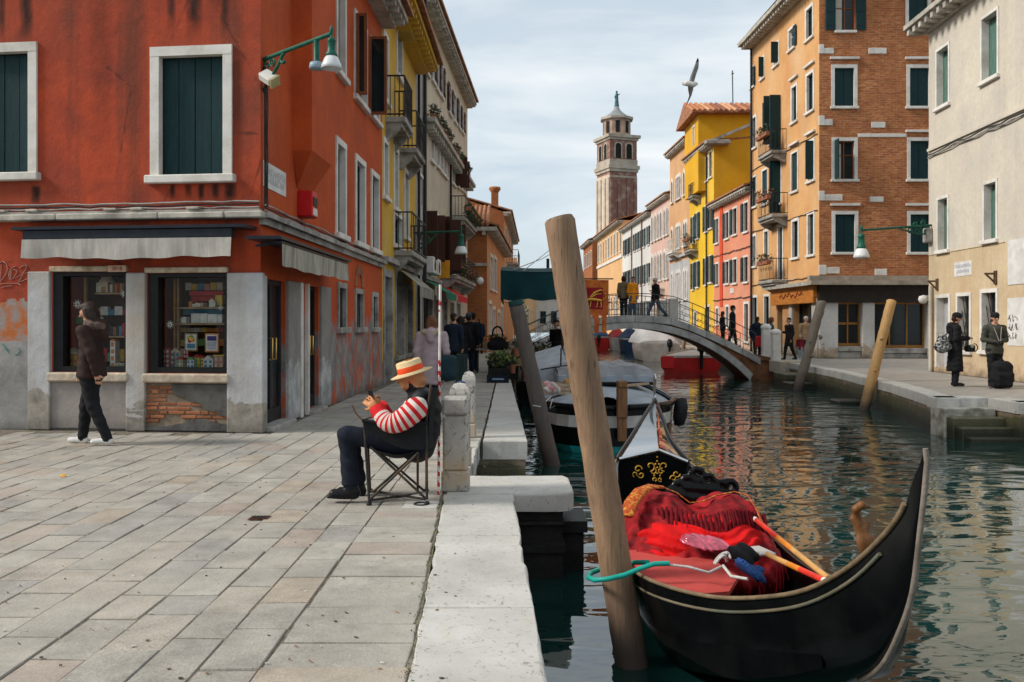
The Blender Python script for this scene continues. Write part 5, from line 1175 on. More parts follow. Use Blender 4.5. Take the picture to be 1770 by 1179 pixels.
whitep = thing('poster_board', 'white panel covered in black scribbles on the ochre ground floor', 'panel', WR.P(ua+.4,1.5,.02)); pw.build('panel', M_SIGN, whitep)
g = MB(); rr = random.Random(9)
for k in range(9):
    bu, bz = ua+.12+.16*(k%3), 1.15+.22*(k//3); g.tube([WR.P(bu+rr.uniform(-.09,.09), bz+rr.uniform(-.1,.1), .014) for _ in range(6)], .008, 4)
g.build('scribble', M_IRON, whitep)
pw = MB(); WR.bx(pw, ua+.03, WR.uz(1780,430)[0], WR.uz(1750,492)[1], WR.uz(1750,415)[1], -.01, .02); pw.build('white_patch', M_SIGN, crr)
r = WR.rect(1650,1680,452,477); ns = thing('street_sign', 'white panel with two lines of faded letters on the ochre wall', 'sign', WR.P((r[0]+r[1])/2, r[2], .01))
c = MB(); WR.bx(c, *r, -.01, .012); c.build('panel', M_SIGN, ns)
M_BLUEL = pmat('faded_blue_grey_letters', (.28,.31,.38), .9, .1, 9, .1, 40)
sign_text('FONDAMENTA', WR, (r[0]+r[1])/2, r[2]+(r[3]-r[2])*.68, .014, .14, M_BLUEL, ns); sign_text('GHERARDINI', WR, (r[0]+r[1])/2, r[2]+(r[3]-r[2])*.32, .014, .13, M_BLUEL, ns)
for i,(x,y) in enumerate(((1621,493),(1722,481))):
    t = thing('wall_bracket', ['small rusty iron bracket above the left ground floor door of the cream building','larger rusty bracket above the right barred window of the cream building'][i], 'bracket', WR.P(WR.uz(x,y)[0],2.9,.1)); c = MB(); u, z = WR.uz(x,y); c.bar(WR.P(u,z+.12,0), WR.P(u,z+.12,.3), .05); c.bar(WR.P(u,z-.15,.0), WR.P(u,z+.1,.26), .04); c.obox(WR.P(u,z+.02,.02), WR.ud*.06, WR.n*.03, (0,0,.18), 0, .01); c.build('arm', pmat('rusty_iron', (.10,.06,.035), .8, .4, 8, .3, 30), t)
drainpipe(crr, WR, WR.uz(1613,560)[0], .0, 2.6, .08, .06, M_CR2)
t = thing('globe_camera', 'white dome camera on the corner of the cream building', 'camera', WR.P(.1,2.25,.1)); c = MB(); c.lathe(WR.P(.12,2.2,.22), [(0,.14),(.12,.1),(.15,0),(.1,-.1),(0,-.13)], 12); c.build('dome', M_FRAME, t); c = MB(); c.bar(WR.P(.12,2.3,0), WR.P(.12,2.3,.2), .06); c.build('arm', M_FRAME, t)
t = thing('meter_box', 'small grey meter box on the corner edge of the cream building', 'box', WR.P(.1,4.2,.1)); c = MB(); WR.bx(c, .0, .3, 3.95, 4.4, .0, .2, 0, .03); c.build('casing', M_GREYSTONE, t)
# green lamp reaching out of the cream corner
A = WR.P(.2, WR.uz(1600,392)[1], .0); Bq = at(1489,398,27.0)
L3 = thing('street_lamp', 'green street lamp on a scrolled bracket in front of the red brick wall', 'street lamp', A)
ax = Bq-A; axn = ax.normalized()
b = MB(); b.tube([A, A+ax*.5, Bq], .035, 8); b.tube([A+Vector((0,0,-.30)), A+ax*.25+Vector((0,0,-.2)), A+ax*.45+Vector((0,0,-.05))], .025, 7); b.build('bracket', M_GREENIRON, L3)
for f, rr_, d in ((.07,.16,-.16),(.20,.14,-.15),(.31,.10,-.10),(.13,.09,.09),(.24,.07,.07)):
    s_ = MB(); s_.tube(spiral(A+ax*f+Vector((0,0,d)), axn, up, rr_, .03, f*9, f*9+9), .022, 6); s_.build('scroll', M_GREENIRON, L3)
lantern(L3, Bq+Vector((0,0,-.02)), 1.45)
# ================================================================ row of houses beyond the bridge, right bank
def rowhouse(name, label, p0, p1, z, D, m, eave=.5, over=.45, rise=1.2, endm=None, **kw):
    W = Wall(p0, p1, (-1,0)); t = thing(name, label, 'house', (*p0,0)); return W, t
def rowx(Y): return 12.75-.032*(Y-47.6)
def addrow(t, W, z, rects, m, styles, D=9, over=.45, rise=1.2, ends=(True,True), cm=None, gdoors=()):
    wall_mesh(W, 0, W.L, 0, z, [(*r,.14) for r in rects if r[1]-r[0] > .15]).build('front_wall', m, t)
    for r, s in zip(rects, styles):
        if r[1]-r[0] <= .15: continue
        window(t, W, r, **s)
    shell(t, W, 0, W.L, 0, z, D, m, over=over, rise=rise, ends=ends, cm=cm)
# salmon
M_SAL = plaster('salmon_render', (.66,.26,.155), (.58,.20,.11), dirt=(.40,.25,.18), damt=.35, streak=.2, low=(.52,.36,.27), lowz=.6, scale=.5)
W1 = Wall((rowx(47.6),47.6), (rowx(55.5),55.5), (-1,0)); t = thing('salmon_house', 'salmon pink house with dark green shutters between the orange building and the yellow house', 'house', (rowx(47.6),47.6,0))
rects = [W1.rect(a,b,c,d) for a,b,c,d in ((1237,1242,378,420),(1254,1260,367,412),(1267,1274,360,405),(1286,1293.5,350,400),(1237,1242,456,492),(1254,1260,452,490),(1267,1274,448,489),(1286,1293.5,444,487),(1238,1242,533,560),(1255,1260,530,565),(1266,1271,535,590),(1287,1294,525,590))]
S = dict(fw=.09, depth=.10, sh='R', sash=0); S2 = dict(fw=.12, depth=.12, sash=0)
addrow(t, W1, 8.75, rects, M_SAL, [S]*8+[S2]*4, over=.5)
rp_ = MB(); u = W1.uz(1247.5,450)[0]; W1.bx(rp_, u-.28, u+.28, 2.5, 8.5, -.01, .05); rp_.build('red_pilaster', pmat('bright_red_render', (.58,.07,.025), .85, .2, 2, .2, 30), t)
for z in (2.9,5.6): cable(W1, 0, W1.L, z, .05, .04, M_IRON, r=.025, par=t, seed=int(z*10))
r = W1.rect(1263,1269,498,507); q = thing('wall_plaque', 'small white plaque on the salmon house', 'sign', W1.P(r[0],r[2],.02)); c = MB(); W1.bx(c, *r, 0, .03); c.build('panel', M_SIGN, q)
# yellow tall
M_YL2 = plaster('bright_yellow_render', (.72,.46,.025), (.64,.38,.02), dirt=(.45,.32,.10), damt=.3, streak=.2, scale=.4, low=(.5,.38,.2), lowz=.8)
M_YL3 = plaster('shaded_yellow_gable', (.66,.36,.012), (.60,.31,.012), dirt=(.40,.24,.05), damt=.3, streak=.2, scale=.4)  # same yellow render, darkened for the faces turned from the sun
W2 = Wall((rowx(55.5),55.5), (rowx(62),62), (-1,0)); t = thing('tall_yellow_house', 'tall bright yellow house with an attic storey and terracotta tiled roof', 'house', (rowx(55.5),55.5,0))
rects = [W2.rect(a,b,c,d) for a,b,c,d in ((1220.5,1224.5,272,312),(1226,1231,262,306),(1199,1202,300,330),(1205,1208,292,330),(1211,1214,286,326),(1197,1200,375,420),(1204,1208,368,412),(1219,1224,356,400),(1226.5,1231.5,350,394),(1197,1200,455,500),(1204,1208,452,496),(1219,1223,446,492),(1226,1231,442,488),(1220,1227,530,590),(1200,1204,540,585))]
addrow(t, W2, 12.7, rects, M_YL2, [dict(fw=.08,depth=.1,sash=0)]*5+[dict(fw=.06,depth=.08,sh='LR',sash=0)]*8+[S2]*2, over=.6, rise=.3, ends=(False,True))
g = MB(); X0 = rowx(55.5); X1 = X0+10
g.face([(X0,55.49,0),(X1,55.49,0),(X1,55.49,14.6),(X0+4.2,55.49,14.6),(X0,55.49,12.7)]); g.build('gable_wall', M_YL3, t)
c = MB(); c.bar((X0-.5,55.3,12.62),(X0+4.3,55.3,14.62),.25,.16); c.build('gable_eave', M_GREYSTONE, t)
c = MB(); c.obox((X0+.1,55.1,12.6),(.75,0,0),(0,.35,0),(0,0,.12),0,.03); c.build('corner_eave', M_GREYSTONE, t)
aX0 = at(1207,200,57.5).x; b = MB(); b.box(aX0, X1+2, 57.5, 62, 10, 14.95); b.build('attic_wall', M_YL3, t)
aw = Wall((aX0,57.5),(aX0,62),(-1,0)); window(t, aw, (1.0,1.7,13.2,14.4), fw=.08, depth=.02, sill=False)
rf = MB(); 
for a, b_ in (((aX0-.5,57.1),(X1+2,57.1)),):
    rf.add([(aX0-.5,57.0,14.98),(X1+2.5,57.0,14.98),(X1+2.5,59.9,16.1),(aX0-.5,59.9,16.1),(aX0-.5,62.6,14.98),(X1+2.5,62.6,14.98),(aX0-.5,57.0,14.88),(X1+2.5,57.0,14.88),(aX0-.5,62.6,14.88),(X1+2.5,62.6,14.88)], [(0,1,2,3),(3,2,5,4),(6,7,1,0),(6,8,9,7),(0,3,4,8,6)])
rf.build('attic_roof', M_TILE, t)
rt = random.Random(2)
TM = [pmat('terracotta_tile_a',(.42,.17,.08),.85,.35,5,.3,30), pmat('terracotta_tile_b',(.52,.27,.15),.85,.35,5,.3,30), pmat('terracotta_tile_c',(.25,.10,.06),.85,.35,5,.3,30)]
n = int((X1+2.6-aX0)/.34)
for i in range(n):
    x = aX0-.4+i*.34; c = MB(); c.tube([(x,56.9,14.99),(x,59.8,16.12)], .12, 6, 0, True); c.build('tile_row', TM[rt.randrange(3)], t)
drainpipe(t, W2, W2.uz(1223.5,400)[0], 0, 12.3, .1, .05)
balcony(t, W2, W2.uz(1206,340)[0]-1.0, W2.uz(1206,340)[0]+.3, 9.9, .6, .8); balcony(t, W2, W2.uz(1200,430)[0]-1.2, W2.uz(1200,430)[0]+.6, 6.4, .6, .8)
planter(W2, W2.uz(1200,430)[0]-1.0, W2.uz(1200,430)[0]+.4, 7.0, .62, 'orange flower box on the yellow house balcony', (M_LEAFB,M_LEAF), n=50)
# ochre gothic
M_OCG = plaster('ochre_tan_render', (.60,.34,.16), (.50,.27,.13), dirt=(.40,.28,.18), damt=.4, streak=.3, scale=.4)
W3 = Wall((rowx(62),62), (rowx(68.6),68.6), (-1,0)); t = thing('gothic_house', 'ochre house with pointed white gothic windows beside the yellow house', 'house', (rowx(62),62,0))
def gothic(t, W, r, m=M_FRAME):
    u0,u1,z0,z1 = r; w = u1-u0; uc = (u0+u1)/2; o = MB(); a = .16
    def arc(s, rad, k=6): return [(uc+s*(-w/2+0)+0, 0)]
    def prof(e):
        L = [(u0-e, z0), (u0-e, z1)]
        for i in range(1, 6): f = i/6; L.append((u0-e+(w/2+e)*f**1.6, z1+(w*.75+e*1.3)*f**.7))
        L.append((uc, z1+w*.75+e*1.5)); 
        for i in range(5, 0, -1): f = i/6; L.append((u1+e-(w/2+e)*f**1.6, z1+(w*.75+e*1.3)*f**.7))
        return L+[(u1+e, z1), (u1+e, z0)]
    A, B = prof(0), prof(a)
    V = [W.P(x,z,.07) for x,z in A]+[W.P(x,z,.07) for x,z in B]+[W.P(x,z,.0) for x,z in A]+[W.P(x,z,0) for x,z in B]; n = len(A)
    o.add(V, [(i,i+1,n+i+1,n+i) for i in range(n-1)]+[(n+i,n+i+1,3*n+i+1,3*n+i) for i in range(n-1)]+[(i,2*n+i,2*n+i+1,i+1) for i in range(n-1)])
    w_ = o.build('window', m, t); p = MB(); p.face([W.P(x,z,.012) for x,z in A]); p.build('pane', M_PANE, w_)
    s = MB(); W.bx(s, u0-a-.05, u1+a+.05, z0-.12, z0, -.02, .14); s.build('sill', m, w_)
rects = [(f, z0, z1) for z0,z1 in ((10.6,12.2),(7.0,8.6),(3.2,5.2)) for f in (.14,.24,.46,.54,.62,.86)]
wall_mesh(W3, 0, W3.L, 0, 14.3).build('front_wall', M_OCG, t)
for f, z0, z1 in rects: gothic(t, W3, (W3.L*f-.22, W3.L*f+.22, z0, z1-.3))
shell(t, W3, 0, W3.L, 0, 14.3, 9, M_OCG, over=.5, rise=1.2)
balcony(t, W3, W3.L*.38, W3.L*.7, 6.7, .7, .9, slab=M_FRAME, iron=M_FRAME, n=12)
c = MB(); W3.bx(c, 0, W3.L, 6.25, 6.4, -.02, .2); W3.bx(c, 0, W3.L, 0, 6.0, -.02, .015); c.build('white_base', M_WHT, t)
# pink
M_PNK = plaster('pale_pink_render', (.62,.42,.34), (.56,.36,.29), dirt=(.42,.32,.26), damt=.3, streak=.2, scale=.4)
W4 = Wall((rowx(68.6),68.6), (rowx(76.4),76.4), (-1,0)); t = thing('pink_house', 'pale pink house with narrow windows and a planted balcony', 'house', (rowx(68.6),68.6,0))
wall_mesh(W4, 0, W4.L, 0, 11.4).build('front_wall', M_PNK, t)
for z0, z1 in ((8.4,10.2),(5.0,6.9),(1.2,3.0)):
    for f in (.1,.24,.42,.56,.72,.9): gothic(t, W4, (W4.L*f-.24, W4.L*f+.24, z0, z1-.1))
shell(t, W4, 0, W4.L, 0, 11.4, 9, M_PNK, over=.5, rise=1.2)
balcony(t, W4, W4.L*.25, W4.L*.6, 4.3, .8, .9, slab=M_FRAME, iron=M_FRAME, n=12)
# white
M_WH2 = plaster('white_row_render', (.64,.62,.58), (.55,.54,.51), dirt=(.42,.40,.37), damt=.35, streak=.3, scale=.3)
W5 = Wall((rowx(76.4),76.4), (rowx(92),92), (-1,0)); t = thing('long_white_house', 'long white house with dark green shutters farther along the right bank', 'house', (rowx(76.4),76.4,0))
rects = [(W5.L*f-.35, W5.L*f+.35, z0, z1) for z0,z1 in ((8.3,9.9),(5.0,6.7),(1.6,3.4)) for f in (.06,.2,.33,.42,.51,.66,.78,.9)]
addrow(t, W5, 11.0, rects, M_WH2, [dict(fw=.08,depth=.08,sh='LR',sash=0)]*24, over=.5)
for f in (.25,.6): drainpipe(t, W5, W5.L*f, 0, 10.8, .1, .06, M_REDWOOD)
# orange end house and small brick one
M_PCH = plaster('peach_render', (.66,.40,.19), (.60,.34,.15), dirt=(.45,.33,.2), damt=.3, streak=.2, scale=.3)
W6 = Wall((rowx(92),92), (rowx(112)-.0,112), (-1,0)); t = thing('peach_house', 'peach orange house with a pale upper storey below the bell tower', 'house', (rowx(92),92,0))
rects = [(W6.L*f-.4, W6.L*f+.4, z0, z1) for z0,z1 in ((9.0,11.2),(2.2,4.4)) for f in (.06,.17,.28,.39,.5,.61,.72,.83,.94)]
addrow(t, W6, 12.1, rects, M_PCH, [dict(fw=.14,depth=.08,sash=0)]*18, over=.7)
c = MB(); W6.bx(c, 0, W6.L, 8.3, 8.6, -.02, .12); c.build('string_course', M_FRAME, t)
W7 = Wall((10.4,116), (10.2,128), (-1,0)); t = thing('small_brick_house', 'small red brick house with tiled roof at the far end of the canal', 'house', (10.4,116,0))
rects = [(W7.L*f-.5, W7.L*f+.5, z0, z1) for z0,z1 in ((9.2,11.0),(4.2,6.4)) for f in (.12,.35,.6,.85)]
addrow(t, W7, 12.3, rects, M_OB, [dict(fw=.1,depth=.08,sash=0,boards=2)]*8, over=.6, rise=1.8)
W8 = Wall((4.0,150),(16,150),(0,-1)); t = thing('far_white_house', 'white house closing the far end of the canal', 'house', (4,150,0))
rects = [(W8.L*f-.5, W8.L*f+.5, z0, z1) for z0,z1 in ((5.5,7.6),(1.5,3.6)) for f in (.1,.25,.4,.55,.7,.85)]
addrow(t, W8, 9.0, rects, M_WH2, [dict(fw=.1,depth=.08,sash=0,boards=2)]*12, over=.5)
W9 = Wall((-14,120),(.6,120),(0,-1)); t = thing('far_orange_house', 'orange rendered house closing the left quay far beyond the bridge', 'house', (-14,120,0))
rects = [(W9.L*f-.5, W9.L*f+.5, z0, z1) for z0,z1 in ((5.5,7.6),(1.5,3.6)) for f in (.7,.8,.9)]
addrow(t, W9, 9.2, rects, M_OR, [dict(fw=.1,depth=.08,sash=0)]*6, over=.5)
W10 = Wall((.6,120),(4.0,150),(1,0)); t = thing('far_peach_house', 'peach house far down the left bank of the canal', 'house', (.6,120,0))
rects = [(W10.L*f-.5, W10.L*f+.5, z0, z1) for z0,z1 in ((5.5,7.6),(1.5,3.6)) for f in (.1,.25,.4,.55,.7,.85)]
addrow(t, W10, 8.6, rects, M_PCH, [dict(fw=.1,depth=.08,sash=0)]*12, over=.5)
# ================================================================ bell tower
M_TB = brickmat('tower_brick', (.31,.145,.105), (.26,.115,.085), (.28,.20,.16), .3,.09,(1,1), .6, white=.6)
M_TS = pmat('tower_pale_stone', (.40,.34,.275), .8, .25, .6, .3, 8, dirt=(.26,.2,.16), dirt_amt=.6)
TY = 220.0; tc = at(1066,560,TY); k = TY/F
def tz(y): return EYE+(HY-y)*k
bt = thing('bell_tower', 'brick bell tower with pale corner strips, arched belfry and a statue on its dome', 'tower', (tc.x,TY,0))
hw = 31*k; rot = R(20)
def tbox(mb, w, y0, y1, m=0, sides=4):
    z0, z1 = tz(y1), tz(y0); V = []
    for z in (z0, z1):
        for i in range(sides): a = rot+math.pi/4+2*math.pi*i/sides; V.append((tc.x+w*math.cos(a), TY+w*math.sin(a), z))
    n = sides; mb.add(V, [tuple(range(n))[::-1], tuple(range(n,2*n))]+[(i,(i+1)%n,n+(i+1)%n,n+i) for i in range(n)], m)
RW = 36*k
sh_ = MB(); tbox(sh_, RW, 296, 640); sh_.build('shaft', M_TB, bt)
def facedir(i): a = rot+math.pi/2+math.pi/2*i; return Vector((math.cos(a), math.sin(a), 0))
sidel = RW*math.sqrt(2); 
for i in range(4):
    n_ = facedir(i); ud = Vector((-n_.y, n_.x, 0)); c0 = Vector((tc.x,TY,0))+n_*(sidel/2)
    if n_.y > .3: continue
    for f in (-.5+.06, -.17, .17, .5-.06):
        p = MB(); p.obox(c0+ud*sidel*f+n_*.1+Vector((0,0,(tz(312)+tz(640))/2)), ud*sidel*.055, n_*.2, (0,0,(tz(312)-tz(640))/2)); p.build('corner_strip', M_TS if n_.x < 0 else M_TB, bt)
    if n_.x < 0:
        p = MB(); p.obox(c0+n_*.02+Vector((0,0,(tz(306)+tz(640))/2)), ud*sidel*.48, n_*.06, (0,0,(tz(306)-tz(640))/2)); p.build('pale_face', pmat('tower_pale_face', (.55,.44,.33), .85, .2, .6, .3, 8), bt)  # sunlit left side of the shaft, its brightness put into a pale panel
    for f in (-.2, .2):                                  # belfry arches
        W = Wall((c0+ud*(f*sidel-.75)+n_*.03)[:2], (c0+ud*(f*sidel+.75)+n_*.03)[:2], (n_.x,n_.y))
        z0, z1 = tz(278), tz(258); ar = [(.0,z0),(0,z1)]+[(.75-.75*math.cos(a), z1+.75*math.sin(a)) for a in np.linspace(.2,math.pi-.2,9)]+[(1.5,z1),(1.5,z0)]
        o = MB(); ar2 = [(-.3,z0)]+[(x+(x-.75)*.4, z+(.3 if z>z1 else 0)) for x,z in ar[1:-1]]+[(1.8,z0)]
        V = [W.P(x,z,.16) for x,z in ar]+[W.P(x,z,.16) for x,z in ar2]+[W.P(x,z,0) for x,z in ar2]; n = len(ar)
        o.add(V, [(q,q+1,n+q+1,n+q) for q in range(n-1)]+[(n+q,n+q+1,2*n+q+1,2*n+q) for q in range(n-1)]); w_ = o.build('belfry_arch', M_TS, bt)
        p = MB(); p.face([W.P(x,z,.02) for x,z in ar]); p.build('opening', M_DARK, w_)
c = MB(); tbox(c, RW*1.16, 290, 296); tbox(c, RW*1.08, 296, 301); tbox(c, RW*1.02, 308, 311); c.build('lower_cornice', M_TS, bt)
c = MB(); tbox(c, RW*1.0, 243, 290); c.build('belfry', M_TB, bt)
c = MB(); tbox(c, RW*1.04, 280, 290); c.build('belfry_parapet', M_TS, bt)
c = MB(); tbox(c, RW*1.2, 238, 243); tbox(c, RW*1.08, 243, 247); c.build('upper_cornice', M_TS, bt)
c = MB(); tbox(c, RW*.86*.8, 209, 238, 0, 8); c.build('lantern_drum', pmat('lantern_brick', (.36,.25,.19), .85, .3, .6, .3, 8), bt)
for i in range(8):
    a = rot+2*math.pi*(i+.0)/8+math.pi/4+math.pi/8; r_ = RW*.69*.93; p = MB(); dn = Vector((math.cos(a),math.sin(a),0)); du = Vector((-dn.y,dn.x,0)); cc_ = Vector((tc.x,TY,0))+dn*r_
    if dn.y > .4: continue
    p.obox(cc_+Vector((0,0,(tz(213)+tz(233))/2)), du*.5, dn*.06, (0,0,(tz(213)-tz(233))/2)); p.build('lantern_opening', M_DARK, bt)
c = MB(); tbox(c, RW*.82, 205, 209, 0, 8); c.build('lantern_cornice', M_TS, bt)
dm = MB(); dm.lathe((tc.x,TY,0), [(24*k,tz(206)),(18*k,tz(200)),(11*k,tz(195)),(6*k,tz(190)),(4*k,tz(186)),(4.2*k,tz(184)),(0,tz(184))], 8); dm.build('dome', pmat('lead_grey_dome', (.24,.25,.25), .6, .3, .8, .2, 8), bt)
M_VERD = pmat('verdigris_bronze', (.05,.13,.13), .6, .3, 2, .3, 20)
me = sdf_mesh('statue', [p_rc((0,0,0),(0,0,1.6),.55,.38), p_rc((0,0,1.6),(0,0,2.6),.40,.36), p_el((0,0,3.25),(.27,.27,.33)), p_rc((.2,0,2.5),(.75,0,2.75),.16,.11), p_rc((-.2,0,2.4),(-.5,-.1,1.8),.17,.12), p_el((-.35,-.2,2.1),(.22,.2,.26)), p_cc((0,0,-.35),(0,0,0),.62,.55)], .09, .12, [M_VERD])
o = link_mesh('statue', me, bt); o.location = (0, 0, tz(184)+.3)
hd = bpy.data.objects.new('tv_aerial', None)
bpy.data.objects.remove(hd)
t = thing('roof_aerial', 'thin aerial mast on the roof behind the yellow house', 'aerial', at(1267,175,64)); c = MB(); c.tube([at(1267,182,64), at(1266,122,64)], .04, 5); c.tube([at(1264,128,64), at(1269,127,64)], .03, 4); c.build('mast', M_IRON, t)
# ================================================================ gondola
M_GBLK = pmat('gondola_black_lacquer', (.003,.0035,.004), .20, .4, 3, .05, 25, spec=.16, dirt=(.012,.012,.011), dirt_amt=.4)
M_GRAIL = pmat('worn_brown_rail', (.17,.12,.07), .55, .4, 9, .3, 60, dirt=(.10,.08,.05), dirt_amt=.6)
M_GRAIL2 = pmat('worn_rail_teal', (.12,.10,.065), .5, .5, 3, .3, 60, dirt=(.05,.12,.11), dirt_amt=.35)
M_GOLD = pmat('gold_paint', (.62,.34,.05), .4, .3, 30, .2, 60, metal=.35)
M_REDV = pmat('red_velvet', (.25,.005,.008), .8, .6, 9, 1.0, 24, spec=.25, dirt=(.07,.0,.003), dirt_amt=.8)
M_REDB = pmat('bright_red_blanket', (.54,.007,.008), .9, .22, 9, .8, 30, spec=.15)
M_REDM = pmat('red_carpet_mat', (.44,.06,.05), .9, .15, 6, .4, 80)
M_CHROME = pmat('polished_steel', (.55,.56,.57), .25, .1, 4, .05, 30, metal=1)
GP = [(1597,780,3.50),(1588,806,3.52),(1578,830,3.55),(1559,887,3.63),(1522,935,3.78),(1466,984,4.0),(1395,1021,4.28),(1321,1034,4.6),(1239,1034,4.95),(1160,1017,5.3),(1100,990,5.75)]
port = [at(*p) for p in GP] + [Vector((.77,6.5,WZ+.56)),Vector((.86,7.5,WZ+.53)),Vector((.99,8.6,WZ+.54)),Vector((1.10,9.6,WZ+.58)),at(1066,795,10.4),at(1090,757,11.4),at(1112,722,12.2),at(1132.5,691,13.0)]
stbX = [1.622,1.626,1.632,1.655,1.70,1.79,1.90,1.99,2.06,2.06,2.04,2.05,2.13,2.19,2.15,2.06,2.02,2.06,2.09]
keel = [1.66,1.52,1.38,1.12,.90,.68,.50,.33,.18,.06,-.05,-.12,-.14,-.14,-.12,-.05,.2,.55,1.05]
stb = [Vector((x, p.y, p.z - (0.0 if i < 10 else .03))) for i,(x,p) in enumerate(zip(stbX, port))]
gon = thing('gondola', 'black gondola with red velvet seat cover moored to the leaning brown pole', 'gondola', (1.4,6.9,WZ))
def gsec(i):
    P, S, kz = port[i], stb[i], WZ+keel[i]; c = (P.x+S.x)/2; hb = (S.x-P.x)/2; z = P.z
    f = lambda t: kz+(z-kz)*t
    return [P, Vector((P.x+hb*.02,P.y,f(.85))), Vector((P.x+hb*.14,P.y,f(.5))), Vector((P.x+hb*.38,P.y,f(.12))), Vector((c,P.y,kz)), Vector((S.x-hb*.38,P.y,f(.12))), Vector((S.x-hb*.14,P.y,f(.5))), Vector((S.x-hb*.02,P.y,f(.85))), S]
def dens(fn, N, k):                                       # denser stations by linear-cubic resampling
    pts = [fn(i) for i in range(N)]
    return pts
def catmull(L, n=4):
    out = []
    for i in range(len(L)-1):
        p0, p1, p2, p3 = L[max(i-1,0)], L[i], L[i+1], L[min(i+2,len(L)-1)]
        for j in range(n):
            t = j/n; out.append(.5*((2*p1)+(p2-p0)*t+(2*p0-5*p1+4*p2-p3)*t*t+(3*p1-p0-3*p2+p3)*t**3))
    return out+[L[-1]]
secs = list(zip(*[catmull([gsec(i)[j] for i in range(len(port))], 4) for j in range(9)])); NS = len(secs)
mb = MB(); mb.add([p for s in secs for p in s], [(i*9+j, i*9+j+1, i*9+10+j, i*9+9+j) for i in range(NS-1) for j in range(8)], 0, True); mb.face(list(secs[0])[::-1])
mb.build('hull', M_GBLK, gon)
PR, SR = [s[0] for s in secs], [s[8] for s in secs]
def rail(pts, r, m, nm='rub_rail'):
    q = MB(); q.tube(pts, r, 8); return q.build(nm, m, gon)
rail([p+Vector((-.004,0,.005)) for p in PR[11:61]], .012, M_GRAIL); rail([p+Vector((.004,0,.005)) for p in SR[11:61]], .012, M_GRAIL)
low = [s[0]*.72+s[2]*.28+Vector((-.008,-.004,0)) for s in secs]
rail([p for p in low[16:60]], .009, M_GRAIL2)
post_ = [Vector(((secs[i][4].x), secs[i][4].y-.012, secs[i][4].z)) for i in range(0,25)]
pm = MB(); pm.tube([secs[0][0]+Vector((0,-.012,.012))]+post_, [.011]+[.012]*10+[.013]*15, 8); pm.build('stern_post', pmat('grey_worn_wood', (.17,.145,.12), .6, .35, 8, .4, 50), gon)
sd = MB()                                                   # stern deck
for i in range(0,24):
    a, b = secs[i], secs[i+1]; up_ = Vector((0,0,-.02)); sd.face([a[0]+up_, a[8]+up_, b[8]+up_, b[0]+up_])
sd.build('stern_deck', M_GBLK, gon)
ln = MB(); LI = secs[24:61]
for a, b in zip(LI, LI[1:]):
    q = []
    for s in (a, b):
        hb = (s[8].x-s[0].x)/2; fz = max(WZ+.22, s[4].z+.06)
        q.append([s[0]+Vector((.035,0,-.005)), Vector((s[0].x+.05+hb*.1, s[0].y, fz)), Vector((s[8].x-.05-hb*.1, s[0].y, fz)), s[8]+Vector((-.035,0,-.005))])
    for j in range(3): ln.face([q[0][j], q[1][j], q[1][j+1], q[0][j+1]])
    ln.face([a[0], b[0], q[1][0], q[0][0]]); ln.face([q[0][3], q[1][3], b[8], a[8]])
ln.build('inside_lining', M_GBLK, gon)
# bow deck: ridged, with chrome edge strips, decorated bulkhead, steel blade
bow = secs[60:]; NB = len(bow); R0, R1 = at(1138,779,10.4), at(1132.5,690,13.0)
rid = [R0+(R1-R0)*(i/(NB-1))+Vector((0,0,-.16*math.sin(math.pi*i/(NB-1))*.6)) for i in range(NB)]
bd = MB()
for A_l, B_l in (([b[0] for b in bow], rid), (rid, [b[8] for b in bow])):
    bd.add([p for i in range(NB) for p in (A_l[i], B_l[i])], [(2*i, 2*i+1, 2*i+3, 2*i+2) for i in range(NB-1)], 0, True)
bd.build('bow_deck', pmat('bow_deck_lacquer', (.012,.013,.015), .07, .3, 2, .02, 20, spec=.9, coat=1.0), gon)
fp = MB(); s = bow[0]
fp.face([s[0]+Vector((0,-.01,0)), Vector((s[0].x+.05,s[0].y-.01,WZ+.16)), Vector((s[8].x-.05,s[0].y-.01,WZ+.16)), s[8]+Vector((0,-.01,0)), rid[0]+Vector((0,-.01,0))]); fp.build('bow_bulkhead', M_GBLK, gon)
rail([p+Vector((0,0,.012)) for p in [b[0] for b in bow]], .022, M_GBLK, 'bow_rail'); rail([p+Vector((0,0,.012)) for p in [b[8] for b in bow]], .022, M_GBLK, 'bow_rail')
rail([rid[0]+Vector((0,-.02,.01)), s[0]+Vector((.03,-.02,.012))], .022, M_CHROME, 'edge_strip'); rail([rid[0]+Vector((0,-.02,.01)), s[8]+Vector((-.03,-.02,.012))], .022, M_CHROME, 'edge_strip')
rr_ = MB(); 
for i in range(1,NB-2):
    a = rid[i]+Vector((.02,0,.004)); b = rid[i+1]+Vector((.02,0,.004)); e0 = rid[i]*.62+bow[i][8]*.38+Vector((0,0,.006)); e1 = rid[i+1]*.62+bow[i+1][8]*.38+Vector((0,0,.006)); rr_.face([a,e0,e1,b])
rr_.build('red_strip', pmat('glossy_red', (.38,.02,.014), .15, .3, 5, .1, 30, coat=.8), gon)  # thin glossy red strip on the right slope, next to the ridge
fe = MB(); b0 = R1+Vector((0,.0,-.1))
blade = [(-.02,-.4),(.06,-.35),(.10,-.1),(.10,.16),(.16,.24),(.13,.40),(.02,.47),(-.07,.40),(-.02,.30),(.02,.16),(-.01,.0)]
fe.prism(blade, b0+Vector((-.008,0,0)), (0,1,0), (0,0,1), (.016,0,0))
for k in range(6): fe.box(b0.x-.008,b0.x+.008,b0.y+.08,b0.y+.24,b0.z-.32+.075*k,b0.z-.28+.075*k)
fe.build('bow_blade', M_CHROME, gon)
gd = MB(); yb = s[0].y-.022
def gp(px, py): q = at(px, py, yb); return q
